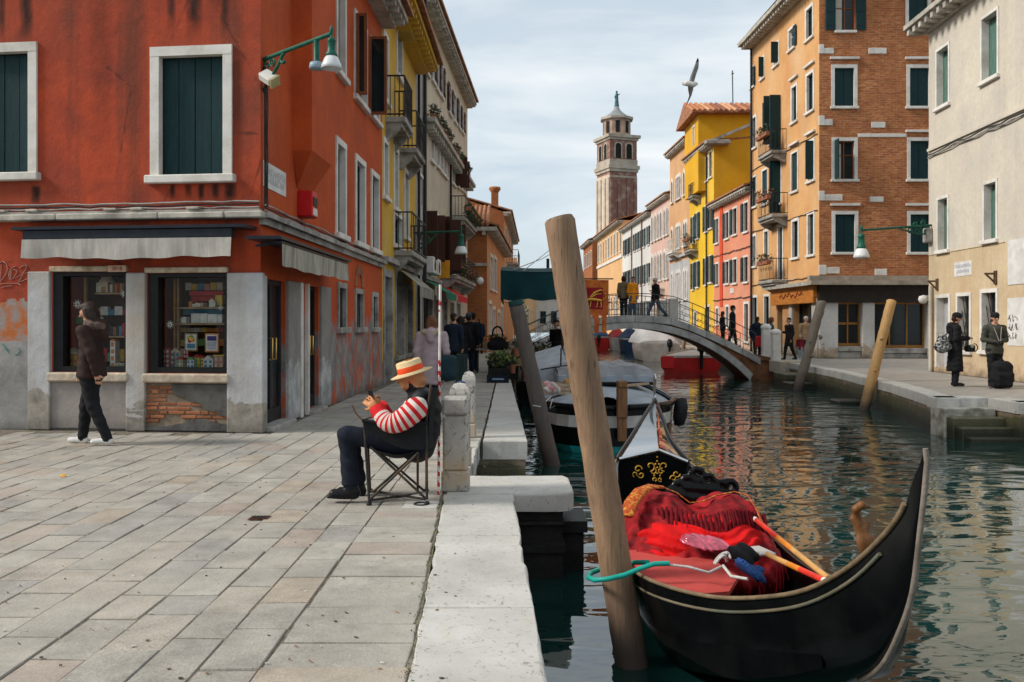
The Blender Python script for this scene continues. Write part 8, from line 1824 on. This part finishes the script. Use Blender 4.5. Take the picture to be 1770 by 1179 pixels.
mb = MB()                                                  # moss and dirt caught along the kerb joint
for k in range(190):
    y = 3.4+rl.random()**1.4*4.2; x = kleft(y)-.008+rl.gauss(0,.010); leaves(mb, (x,y,.001), (.012,.02,.006), 3, .010, rl.randrange(3), k, 1.0)
tag(mb.build('joint_moss', [M_LEAFD, pmat('dry_moss', (.20,.14,.06), .95, .4, 20, .3, 60), M_LEAFY]), 'moss and dry crumbs in the joint along the kerb', kind='stuff')
mb = MB()
for k in range(260):
    x, y = rl.uniform(-4.5,-.2), 3.4+rl.random()**1.6*7; s_ = rl.uniform(.003,.008); mb.obox((x,y,.003), (s_,rl.uniform(-s_,s_),0),(-s_*.5,s_*.8,0),(0,0,.002), rl.randrange(3))
tag(mb.build('paving_litter', [pmat('pale_specks', (.50,.47,.42), .9), pmat('dark_specks', (.07,.06,.05), .9), pmat('brown_specks', (.22,.13,.07), .9)]), 'tiny crumbs and specks scattered on the paving', kind='stuff')
# ================================================================ market barge, canopy, banner, produce
bg = thing('market_barge', 'dark market barge with a green canopy on posts moored along the left quay', 'barge', (1.15,28,WZ))
loft(bg, [(1.15,24.4,.95,-.12,-1.1),(1.15,25.2,1.05,-.12,-1.1),(1.15,31,1.05,-.08,-1.1),(1.15,34,.7,.1,-1.0)], [(.12,M_GBLK),(.4,M_GBLK),(.7,M_GBLK)], deckm=pmat('dark_barge_deck', (.06,.045,.035), .8, .4, 4, .3, 20), camber=.02)
M_CANO = pmat('green_canopy_cloth', (.004,.040,.046), .75, .25, 2, .5, 7, dirt=(.004,.03,.035), dirt_amt=.7)
xa, xb, ya, yb_, zt_, zv_ = -.30, 1.78, 23.6, 31.5, 2.86, 2.12
cn = MB()
cn.grid(lambda a,b: Vector((xa+(xb-xa)*a, ya+.02+.03*math.sin(a*17)*(1-b)+.05*math.sin(a*6+1)*(1-b), zv_-.06*abs(math.sin(a*9))*(1-b)+(zt_-zv_-.04*math.sin(a*3.14))*b)), 36, 8)
cn.grid(lambda a,b: Vector((xa+(xb-xa)*a, ya+(yb_-ya)*b, zt_-.04*math.sin(a*3.14)+.30*math.sin(b*3.14)-.05*math.sin(a*3.1)*math.sin(b*9)**2)), 20, 14)
for x in (xa, xb): cn.grid(lambda a,b: Vector((x+.02*math.sin(a*30)*(1-b), ya+(yb_-ya)*a, zv_+(zt_-zv_)*b)), 30, 4)
cn.build('canopy', M_CANO, bg)
for x,y in ((.30,24.9),(1.38,24.6),(1.78,24.6),(.30,31),(1.72,31)):
    m = MB(); m.bar((x,y,-.2),(x,y,2.85), .07); m.build('post', pmat('dark_canopy_post', (.05,.028,.018), .7, .3, 6, .3, 30), bg)
m = MB(); m.bar((1.1,27.5,2.9),(1.1,27.5,3.45), .09); m.build('finial', M_IRON, bg)
m = MB(); m.bar((.3,24.9,.62),(1.75,24.6,.62), .03); m.bar((.3,24.9,.95),(1.75,24.6,.95), .02); m.build('side_rail', M_IRON, bg)
for k, (p, q) in enumerate(((at(888,466,24), at(965,432,40)), (at(905,468,24), at(985,400,45)))):
    t = thing('guy_wire', ['grey guy wire rising from the canopy corner','thin guy wire crossing behind the brown pole'][k], 'wire', p); m = MB(); m.tube([p, (p+q)/2-Vector((0,0,.06)), q], .014, 4); m.build('wire', M_GREYSTONE, t)
# banner with the gold winged lion
fy = 23.4; fx0, fx1 = at(985,500,fy).x, at(1052,500,fy).x; fz0, fz1 = at(0,545,fy).z, at(0,484,fy).z
fl = thing('lion_banner', 'red orange banner with a gold winged lion and long tails hanging by the canopy', 'flag', ((fx0+fx1)/2,fy,fz1))
M_FLAGO = pmat('orange_red_banner', (.46,.10,.025), .8, .2, 9, .4, 30, dirt=(.58,.20,.03), dirt_amt=.8); M_FLAGR = pmat('dark_red_field', (.25,.012,.02), .8, .3, 6, .3, 30)
wv = lambda x, z: fy+.025*math.sin((x-fx0)*9)+.012*math.sin(z*7)
m = MB(); m.grid(lambda a,b: Vector((fx0+(fx1-fx0)*a, wv(fx0+(fx1-fx0)*a, fz0+(fz1-fz0)*b), fz0+(fz1-fz0)*b)), 22, 12); m.build('cloth', M_FLAGO, fl)
m = MB(); m.grid(lambda a,b: Vector((fx0+.14+(fx1-fx0-.28)*a, wv(fx0+.14+(fx1-fx0-.28)*a, fz0+.16+(fz1-fz0-.36)*b)-.012, fz0+.16+(fz1-fz0-.36)*b)), 20, 8); m.build('field', M_FLAGR, fl)
for k in range(5):
    x0 = fx0+(fx1-fx0)*(k+.12)/5; m = MB(); m.grid(lambda a,b: Vector((x0+.125*a, wv(x0,fz0)+.03*math.sin(b*5+k), fz0-.46*b)), 2, 6); m.build('tail', M_FLAGO, fl)
lm = MB(); cxl, czl = (fx0+fx1)/2+.12, (fz0+fz1)/2-.04
def lz(pts, r): lm.tube([(cxl+x, wv(cxl+x, czl)-.03, czl+z) for x, z in pts], r, 6, 0, True, .5)
lz([(-.22,-.02),(-.08,0),(.10,-.02),(.20,-.04)], [.05,.075,.065,.05]); lz([(-.22,-.02),(-.30,.06)], [.07,.075]); lz([(-.2,-.05),(-.22,-.20),(-.27,-.21)], .028); lz([(.18,-.05),(.20,-.20),(.15,-.21)], .028); lz([(-.08,-.05),(-.1,-.20),(-.14,-.21)], .025); lz([(.1,-.06),(.08,-.20),(.04,-.21)], .025)
lz([(.22,-.02),(.32,.05),(.30,.16),(.25,.14)], .018); lz([(-.10,.05),(.02,.18),(.18,.24),(.26,.22)], [.03,.05,.04,.015]); lz([(-.06,.05),(.06,.13),(.2,.14)], [.03,.035,.015])
for k in range(7): a = k/7*6.28; lz([(-.30+.06*math.cos(a),.06+.06*math.sin(a)),(-.30+.10*math.cos(a),.06+.10*math.sin(a))], .018)
lm.build('gold_lion', pmat('gold_thread', (.72,.42,.06), .5, .25, 20, .3, 60), fl, kind='stuff')
m = MB(); m.tube([(fx0-.3,fy,fz1+.03),(fx1+.12,fy,fz1+.03)], .018, 6); m.tube([(fx0+.05,fy+.02,fz1+.03),(fx0+.05,fy+.02,-.3)], .025, 6); m.build('rod', M_IRON, fl)
# crates of plants on the kerb, produce and flowers
M_CRATE = pmat('dark_blue_crate', (.012,.018,.028), .55, .3, 6, .2, 30); M_CRATEK = pmat('black_crate', (.014,.014,.014), .6, .3, 6, .2, 30); M_CRW = pmat('wood_crate', (.30,.19,.10), .8, .3, 6, .3, 30)
def crate(label, x, y, z, w, dp, h, m, fill=None, fr=(.2,), n=160, seed=0, band=False, fh=.16, group='crates of the market stall'):
    t = thing('crate', label, 'crate', (x,y,z), group); b = MB()
    for k in range(3):
        z0, z1 = z+h*k/3+.006, z+h*(k+1)/3-.006
        b.box(x-w,x+w,y-dp,y-dp+.02,z0,z1); b.box(x-w,x+w,y+dp-.02,y+dp,z0,z1); b.box(x-w,x-w+.02,y-dp+.02,y+dp-.02,z0,z1); b.box(x+w-.02,x+w,y-dp+.02,y+dp-.02,z0,z1)
    b.box(x-w+.02,x+w-.02,y-dp+.02,y+dp-.02,z+.01,z+.03)
    for sx_ in (-1,1):
        for sy_ in (-1,1): b.box(x+sx_*(w-.035)-.015,x+sx_*(w-.035)+.015,y+sy_*(dp-.035)-.015,y+sy_*(dp-.035)+.015,z,z+h)
    b.build('box', m, t, kind='stuff')
    if band: q = MB(); q.box(x-w*.5,x+w*.55,y-dp-.004,y-dp-.001,z+h*.38,z+h*.6); q.build('label_band', pmat('pale_blue_print',(.20,.30,.42),.6,.8,40,.1,40), t)
    if fill:
        l = MB(); mats = list(fill); leaves(l, (x,y,z+h+fh*.35), (w*.95,dp*.95,fh), n, .09, 0, seed, 1.2)
        rr = random.Random(seed)
        for i in range(len(l.m)): l.m[i] = rr.randrange(len(mats))
        l.build('plants', mats, t, kind='stuff')
    return t
x0 = (862-CX)*22.2/F
crate('dark blue crate with a pale printed band, lowest of the plant crates on the kerb', x0-.02, 22.2, 0, .27, .2, .20, M_CRATE, None, band=True)
crate('black crate of low green plants stacked on the dark blue crate', x0, 22.25, .205, .26, .2, .16, M_CRATEK, (M_LEAF,M_LEAFD), seed=1, n=260, fh=.10)
crate('black tray of yellow green seedlings on top of the plant crates', x0-.01, 22.4, .44, .28, .22, .10, M_CRATEK, (M_LEAFY,M_LEAF,M_LEAFD), seed=2, n=380, fh=.17)
crate('dark crate of green pot plants just beyond the stacked plant crates', x0+.1, 23.8, 0, .40, .3, .5, M_CRATEK, (M_LEAFD,M_LEAF,M_LEAFY), seed=3, n=300)
crate('wooden crate of mixed vegetables on the stall table', (858-CX)*27/F, 27, .72, .40, .3, .2, M_CRW, (M_LEAF,M_FLOWER,M_LEAFY), seed=4, n=240)
crate('pale crate hanging low at the quay side of the barge', (905-CX)*23.4/F, 23.5, .35, .22, .2, .22, M_CRW, (M_LEAFY,M_FLOWER), seed=5, n=120)
for i in range(6): crate(('wooden crate of %s on the barge deck' % ('leafy greens','red peppers','oranges','lettuces','carrots','aubergines')[i]), .45+.42*(i%3), 25.2+.8*(i//3), -.15, .19, .3, .22, M_CRW, ((M_LEAF,),(M_FLOWER,),(pmat('orange_fruit',(.60,.22,.02),.6),),(M_LEAFY,),(pmat('orange_fruit',(.6,.22,.02)),M_LEAF),(pmat('aubergine',(.05,.015,.05),.4),))[i], seed=20+i, n=90, fh=.08)
tbm = thing('stall_table', 'grey topped folding table holding the vegetable crate on the left quay', 'table', gxy(860,27)); m = MB(); xx = gxy(860,27)[0]; m.box(xx-.65,xx+.5,26.6,27.4,.67,.71); m.build('table_top', M_GREYSTONE, tbm)
for sx_ in (-.6,.45):
    for sy_ in (26.65,27.35): m = MB(); m.bar((xx+sx_,sy_,0),(xx+sx_,sy_,.67), .04); m.build('leg', M_IRON, tbm)
t = thing('hanging_bag', 'black bag with a pale round handle hole hanging at the stall', 'bag', at(862,600,25)); me = sdf_mesh('bag', [p_rc((-.15,0,-.02),(.17,0,-.02),.14,.14), p_el((0,0,.08),(.2,.1,.15))], .03, .06, [M_BLKC]); o = link_mesh('bag', me, t); o.location = at(860,596,25)-Vector(wl(t)); m = MB(); c = at(860,577,25); m.tube([c+Vector((.14*math.cos(a),0,.2*math.sin(a))) for a in np.linspace(-.3,3.44,12)], .03, 6); m.build('handle', M_BLKC, t)
fb = thing('flower_bouquet', 'white and yellow flowers tied near the top of the grey pole', 'flowers', at(905,545,14.2)); l = MB()
leaves(l, at(906,550,14.15), (.06,.06,.26), 150, .06, 1, 3); leaves(l, at(904,540,14.1), (.07,.06,.16), 60, .05, 0, 4); l.build('petals', [pmat('white_petals',(.65,.62,.55),.8), M_LEAFY], fb, kind='stuff')
for k,(px,py,d,r,mm,lab) in enumerate(((893,616,23,.11,'terracotta','terracotta pot at the barge edge'),(886,645,22.6,.09,'terracotta','small terracotta pot at the kerb edge'),(935,640,23,.14,'pale_wood','pale bowl on the barge side'),(900,590,24,.13,'white_pole_paint','white bucket of flowers at the barge'))):
    p = at(px,py,d); t = thing('pot', lab, 'pot', p); m = MB(); m.lathe(p, [(r*.7,-.0),(r,.2),(r*1.05,.22),(r*.9,.2),(0,.16)], 12); m.build('pot_body', MATS[mm], t); l = MB(); leaves(l, p+Vector((0,0,.3)), (.16,.16,.15), 70, .08, 0, k); l.build('plant', [M_LEAF if k % 2 else M_LEAFD], t, kind='stuff')
l = MB(); leaves(l, (.75,26.5,.55), (.75,1.6,.35), 700, .12, 0, 77)
rr = random.Random(5)
for i in range(len(l.m)): l.m[i] = rr.choice((0,0,0,1,1,2,3))
tag(l.build('market_greens', [M_LEAFD, M_LEAF, M_LEAFY, M_FLOWER]), 'heaped greens and flowers filling the market barge', kind='stuff')
# ================================================================ posts at the right end of the bridge
for k,(px,d,y0,y1,lab) in enumerate(((1324,35.6,568,640,'grey white square stone pillar ending the bridge railing'),(1341,34.6,577,632,'white round topped stone post beside the bridge pillar'))):
    x = (px-CX)*d/F; zt = at(px,y0,d).z; t = thing('stone_post', lab, 'post', (x,d,0)); m = MB(); m.obox((x,d,zt/2-.2), (.16,0,0),(0,.16,0),(0,0,zt/2+.2),0,.03); m.build('shaft', M_FRAME, t); m = MB(); m.lathe((x,d,zt), [(.21,0),(.22,.08),(.15,.16),(0,.2)], 8); m.build('cap', M_FRAME, t)
# ================================================================ seagull
sgl = at(1192,140,30); M_GULLW = pmat('white_feathers', (.62,.62,.60), .8, .12, 12, .2, 40); M_GULLG = pmat('grey_feathers', (.30,.31,.32), .8, .2, 12, .2, 40)
SC = 30/F
def gpt(px, py, dy=0): p = at(px,py,30)-sgl; return Vector((p.x, p.y+dy, p.z))
me = sdf_mesh('seagull', [p_rc(gpt(1187,144), gpt(1198,146), .09, .10, 0), p_rc(gpt(1198,146), gpt(1203,145), .075, .065, 0), p_rc(gpt(1203,145),gpt(1206,145.3),.025,.012,2), p_rc(gpt(1187,144), gpt(1183,143), .07, .03, 0), p_el(gpt(1183,144),(.10,.02,.09),0)], .018, .03, [M_GULLW, M_GULLG, pmat('beak', (.5,.28,.04), .5)])
gull = link_mesh('seagull', me, None, sgl); tag(gull, 'seagull flying with wings spread against the grey sky', 'bird')
def wing(pts, nm):
    m = MB(); L = [(gpt(*a), gpt(*b)) for a, b in pts]; th = Vector((0,.02,0)); n = len(L); V = []
    for a, b in L: V += [a-th, b-th, b+th*.2, a+th]
    m.add(V, [(i*4+j, i*4+(j+1)%4, i*4+4+(j+1)%4, i*4+4+j) for i in range(n-1) for j in range(4)], 0, True); m.face(V[-4:]); m.face(V[:4][::-1])
    for fi in range(len(m.f)): m.m[fi] = 1 if fi >= 4*(n-2) else 0
    o = m.build(nm, [M_GULLG, M_IRON], None); me2 = o.data; bpy.data.objects.remove(o); o = link_mesh(nm, me2, gull); o.location = (0,0,0)
wing([((1190,144,0),(1199,144,0)),((1192,134,-.15),(1201,132,-.2)),((1194.5,125,-.35),(1203,123,-.4)),((1197,116,-.5),(1202,114,-.55)),((1199,110,-.6),(1200,109.5,-.6))], 'wing')
wing([((1189,147,0),(1199,147,0)),((1191.5,153,.2),(1200,153,.2)),((1196,159,.45),(1199.5,160,.45)),((1195,167,.7),(1197.5,166,.7)),((1194,172,.85),(1194.6,172,.85))], 'wing')
# ================================================================ shop displays
def wp(px, py, off): u, z = WF.uz(px, py, off); return WF.P(u, z, off)
def wbox(mb, x0, x1, y0, y1, off, dep, m=0, bev=.0):
    r = WF.rect(x0, x1, y0, y1, off); WF.bx(mb, *r, off-dep, off, m, bev)
shop = [o for o in red.children if o.name.startswith('shop_window')]
for (x0,x1,y,off,w) in ((302,388,531,-.36,1),(302,388,559,-.36,1),(164,222,506,-.40,0),(164,222,581,-.40,0)):
    b = MB(); wbox(b, x0, x1, y, y+2.6, off+.02, .24); b.build('shelf', M_SHELF, shop[w])
for (x0,x1,w) in ((268.5,272,1),(300,303,1),(306,309,1),(104,108,0),(145,149,0)):
    b = MB(); wbox(b, x0, x1, 478 if w else 476, 637, -.34, .04); b.build('upright', pmat('ochre_shelf_wood', (.30,.17,.06), .6, .3, 6, .2, 30), shop[w])
def dthing(name, label, cat, px, py, off, group=None): return thing(name, label, cat, wp(px,py,off), group)
cp = lambda n, c: pmat(n, c, .7, .2, 12, .1, 40)
CARD = [cp('card_red',(.42,.05,.05)), cp('card_cream',(.58,.50,.38)), cp('card_pink',(.55,.25,.22)), cp('card_green',(.16,.30,.12)), cp('card_white',(.62,.60,.56)), cp('card_blue',(.08,.22,.34)), cp('card_yellow',(.62,.42,.08)), cp('card_orange',(.55,.20,.06))]
def toyhouse(label, x0, x1, y0, y1, off, m, roof, wins, wm=4, gable=True):
    t = dthing('toy_house', label, 'toy house', (x0+x1)/2, y1, off, 'little paper houses in the shop window'); r = WF.rect(x0,x1,y0,y1,off)
    b = MB(); WF.bx(b, r[0], r[1], r[2], r[3], off-.12, off, 0, .004); b.build('front', CARD[m], t)
    g = MB()
    if gable: g.prism([(0,0),(r[1]-r[0]+.012,0),((r[1]-r[0])/2,(r[1]-r[0])*.42)], WF.P(r[0]-.006,r[3]+.001,off-.12), WF.ud, (0,0,1), WF.n*.122)
    else: WF.bx(g, r[0]-.01, r[1]+.01, r[3]+.001, r[3]+.02, off-.12, off+.01)
    g.build('roof', CARD[roof], t)
    nx, ny = wins; w = MB()
    for i in range(nx):
        for j in range(ny):
            u = r[0]+(r[1]-r[0])*(i+.5)/nx; z = r[2]+(r[3]-r[2])*(j+.55)/ny; W_ = (r[1]-r[0])/nx*.27; H_ = (r[3]-r[2])/ny*.30; WF.bx(w, u-W_, u+W_, z-H_, z+H_, off, off+.004)
    w.build('window', CARD[wm] if m != wm else M_IRON, t, kind='stuff')
TH = [(273,293,604,637,-.30,0,0,(3,4),4,0,'red paper house with white window rows at the left end'),(294,311,609,636,-.34,1,1,(2,3),5,1,'cream stepped paper house second from the left'),(312,326,606,620,-.42,0,2,(3,2),4,0,'flat red paper house standing behind the cream one'),(305,316,622,638,-.26,1,0,(2,2),3,1,'small cream paper house with green windows in front'),(323,335,622,638,-.26,4,3,(2,2),5,1,'small white paper house with blue windows in the middle'),(334,346,618,637,-.32,3,0,(2,3),6,1,'green paper house with a red roof'),(346,352,618,636,-.34,0,0,(1,3),6,0,'narrow red paper house beside the round one'),(351,368,622,637,-.30,4,4,(2,2),5,1,'white paper palace with a gable'),(370,386,616,637,-.32,2,6,(2,2),1,0,'pink paper house at the right end')]
for x0,x1,y0,y1,off,m,rf_,w,wm,gb,lab in TH: toyhouse(lab, x0,x1,y0,y1,off,m,rf_,w,wm,bool(gb))
toyhouse('gingerbread coloured paper house with a pale base in the left window', 111,134,612,638,-.30,7,1,(3,2),6); toyhouse('white paper bell tower in the left window', 190,199,590,638,-.32,4,7,(1,4),7); toyhouse('low cream paper arcade at the right of the left window', 199,218,630,639,-.26,1,1,(4,1),3,False)
for x0,x1,y0,y1,off,fm_,im,lab in ((319,341,576,607,-.31,M_SHELF,'print_yellow_teal','framed print of a yellow and red tree over teal'),(354,378,576,609,-.31,CARD[7],'print_violet','framed violet poster with pale stripes')):
    t = dthing('framed_print', lab, 'picture', (x0+x1)/2, y1, off); b = MB(); wbox(b, x0,x1,y0,y1, off, .02, 0, .003); b.build('frame', fm_, t); b = MB(); wbox(b, x0+2,x1-2,y0+2.5,y1-2.5, off+.003, .002); b.build('mount', CARD[4], t)
    if im == 'print_violet':
        b = MB(); wbox(b, x0+4,x1-4,y0+5,y0+13, off+.005, .002); b.build('picture', cp('deep_violet',(.07,.05,.20)), t)
        for k in range(5): b = MB(); wbox(b, x0+4.5,x1-4.5,y0+16+2.4*k,y0+17.2+2.4*k, off+.005, .002); b.build('stripe', cp('pale_violet',(.28,.24,.42)), t)
    else:
        b = MB(); wbox(b, x0+4,x1-4,y0+18,y1-5, off+.005, .002); b.build('picture', CARD[5], t)
        for k,(a,c_,mm) in enumerate(((x0+7,y0+8,6),(x0+12,y0+7,3),(x0+14,y0+12,7),(x0+9,y0+13,0),(x0+11,y0+10,6))): b = MB(); b.lathe(wp(a,c_,off+.006+.001*k), [(.03,0),(.026,.002),(0,.002)], 12, axis=WF.n); b.build('blossom', CARD[mm], t)
rq = random.Random(12)
ORDN = ('first','second','third','fourth','fifth','sixth','seventh','eighth','ninth','tenth','eleventh','twelfth','thirteenth','fourteenth','fifteenth','sixteenth')
def row_of(name, cat, x0, x1, yb, hmin, hmax, wmin, wmax, off, mats, lab, group):
    x = x0; k_ = 0
    while x < x1:
        w = rq.uniform(wmin,wmax); t = dthing(name, lab, cat, x+w/2, yb, off, group); b = MB(); wbox(b, x, min(x+w-.35,x1), yb-rq.uniform(hmin,hmax), yb, off-rq.uniform(0,.02), .12, 0, .003); mt_ = rq.choice(mats); k_ += 1; t['label'] = lab % (mt_.name.split('_')[1], ORDN[k_-1]); b.build('cover', mt_, t); x += w
row_of('book', 'book', 166, 219, 505.5, 13, 19, 3.2, 5.4, -.44, [CARD[0],CARD[1],CARD[7],cp('book_brown',(.20,.11,.06)),cp('book_tan',(.36,.26,.16)),CARD[4]], '%s book, %s from the left on the upper left window shelf', 'books on the left window shelf')
row_of('book', 'book', 168, 219, 580.5, 14, 22, 4, 7, -.44, [cp('book_dark',(.05,.05,.06)),CARD[0],cp('book_brown',(.2,.11,.06)),CARD[5]], '%s book, %s from the left on the lower left window shelf', 'books on the lower left window shelf')
row_of('card_box', 'box', 305, 322, 558.5, 9, 11, 8, 9, -.40, [CARD[4],CARD[1]], 'small %s box, %s from the left on the right window shelf', 'white boxes on the right window shelf')
row_of('notebook', 'notebook', 330, 384, 558.5, 13, 17, 12, 18, -.44, [CARD[4],CARD[1],CARD[4]], '%s notebook, %s from the left on the right window shelf', 'notebooks on the right window shelf')
row_of('figurine', 'figurine', 326, 352, 530.5, 5, 10, 4, 6, -.40, [CARD[2],CARD[7],CARD[1]], 'small %s figurine, %s from the left on the top right window shelf', 'figurines on the top shelf')
row_of('postcard', 'postcard', 320, 386, 502, 9, 15, 8, 12, -.62, CARD, '%s postcard, %s from the left at the top of the right window', 'postcards in the right window')
row_of('postcard', 'postcard', 312, 386, 574, 7, 11, 9, 13, -.66, CARD, '%s postcard, %s from the left behind the framed prints', 'postcards behind the framed prints')
row_of('postcard', 'postcard', 312, 386, 598, 9, 13, 9, 13, -.66, CARD, '%s postcard, %s from the left low behind the framed prints', 'low postcards behind the framed prints')
row_of('bottle', 'bottle', 112, 142, 560, 10, 18, 4, 6, -.5, [CARD[6],CARD[7],CARD[3]], '%s bottle, %s from the left on the dark side of the left window', 'bottles in the left window')
row_of('postcard', 'postcard', 150, 219, 545, 10, 16, 9, 14, -.66, CARD, '%s postcard, %s from the left in the middle of the left window', 'postcards in the left window')
row_of('postcard', 'postcard', 150, 219, 625, 14, 26, 9, 14, -.60, CARD, '%s card, %s from the left low in the left window', 'cards low in the left window')
toyhouse('white little house on the top shelf of the right window', 361,372,521,530.5,-.40,4,1,(1,1),1)
for x0,x1,y0,y1,off,m,nm,lab in ((327,386,503,511,-.52,0,'gift_box','long red box lying above the top shelf of the right window'),(316,384,532,544,-.55,5,'album','dark blue album standing behind the top shelf'),(330,384,512,521,-.56,0,'gift_box','second red box under the long red box'),(215,220,550,578,-.42,0,'red_folder','red folder at the right side of the left window'),(372,384,510,528,-.46,6,'yellow_card','yellow and orange card beside the little white house')):
    t = dthing(nm, lab, 'box' if 'box' in nm else 'stationery', (x0+x1)/2, y1, off); b = MB(); wbox(b, x0,x1,y0,y1,off,.1,0,.004); b.build('body', CARD[m], t)
lp_ = dthing('table_lamp', 'pale dome shaped lamp shade on the upper part of the left window', 'lamp', 185, 493, -.5); b = MB(); b.lathe(wp(185,496,-.55), [(.13,0),(.125,.03),(.07,.16),(.02,.19),(0,.19)], 16); b.build('lamp_shade', CARD[1], lp_)
for k,(px,py,r,lab) in enumerate(((134,526,8.5,'white paper snowflake on the glass above the walking woman'),(215,508,8,'white paper snowflake at the right edge of the left window'),(174,553,7,'white paper snowflake behind the walking woman'),(294,561,7.5,'white paper snowflake hanging in the dark part of the right window'),(381,532,5,'small paper snowflake at the right edge of the right window'))):
    t = dthing('paper_snowflake', lab, 'decoration', px, py, -.125); b = MB(); c = wp(px,py,-.125); R_ = r/128
    for i in range(9):
        a = 2*math.pi*i/9; dr = WF.ud*math.cos(a)+Vector((0,0,math.sin(a))); pr_ = WF.ud*-math.sin(a)+Vector((0,0,math.cos(a))); th = WF.n*.003
        P = [c+dr*R_*.25+pr_*R_*.12, c+dr*R_*1.0+pr_*R_*.03, c+dr*R_*1.0-pr_*R_*.03, c+dr*R_*.25-pr_*R_*.12]; b.add([p+th for p in P]+[p-th for p in P], [(0,1,2,3),(7,6,5,4),(0,4,5,1),(2,6,7,3),(1,5,6,2)])
    b.tube([c+(WF.ud*math.cos(a)+Vector((0,0,math.sin(a))))*R_*.3 for a in np.linspace(0,6.283,15)], .006, 5); b.build('paper', CARD[4], t, kind='stuff')
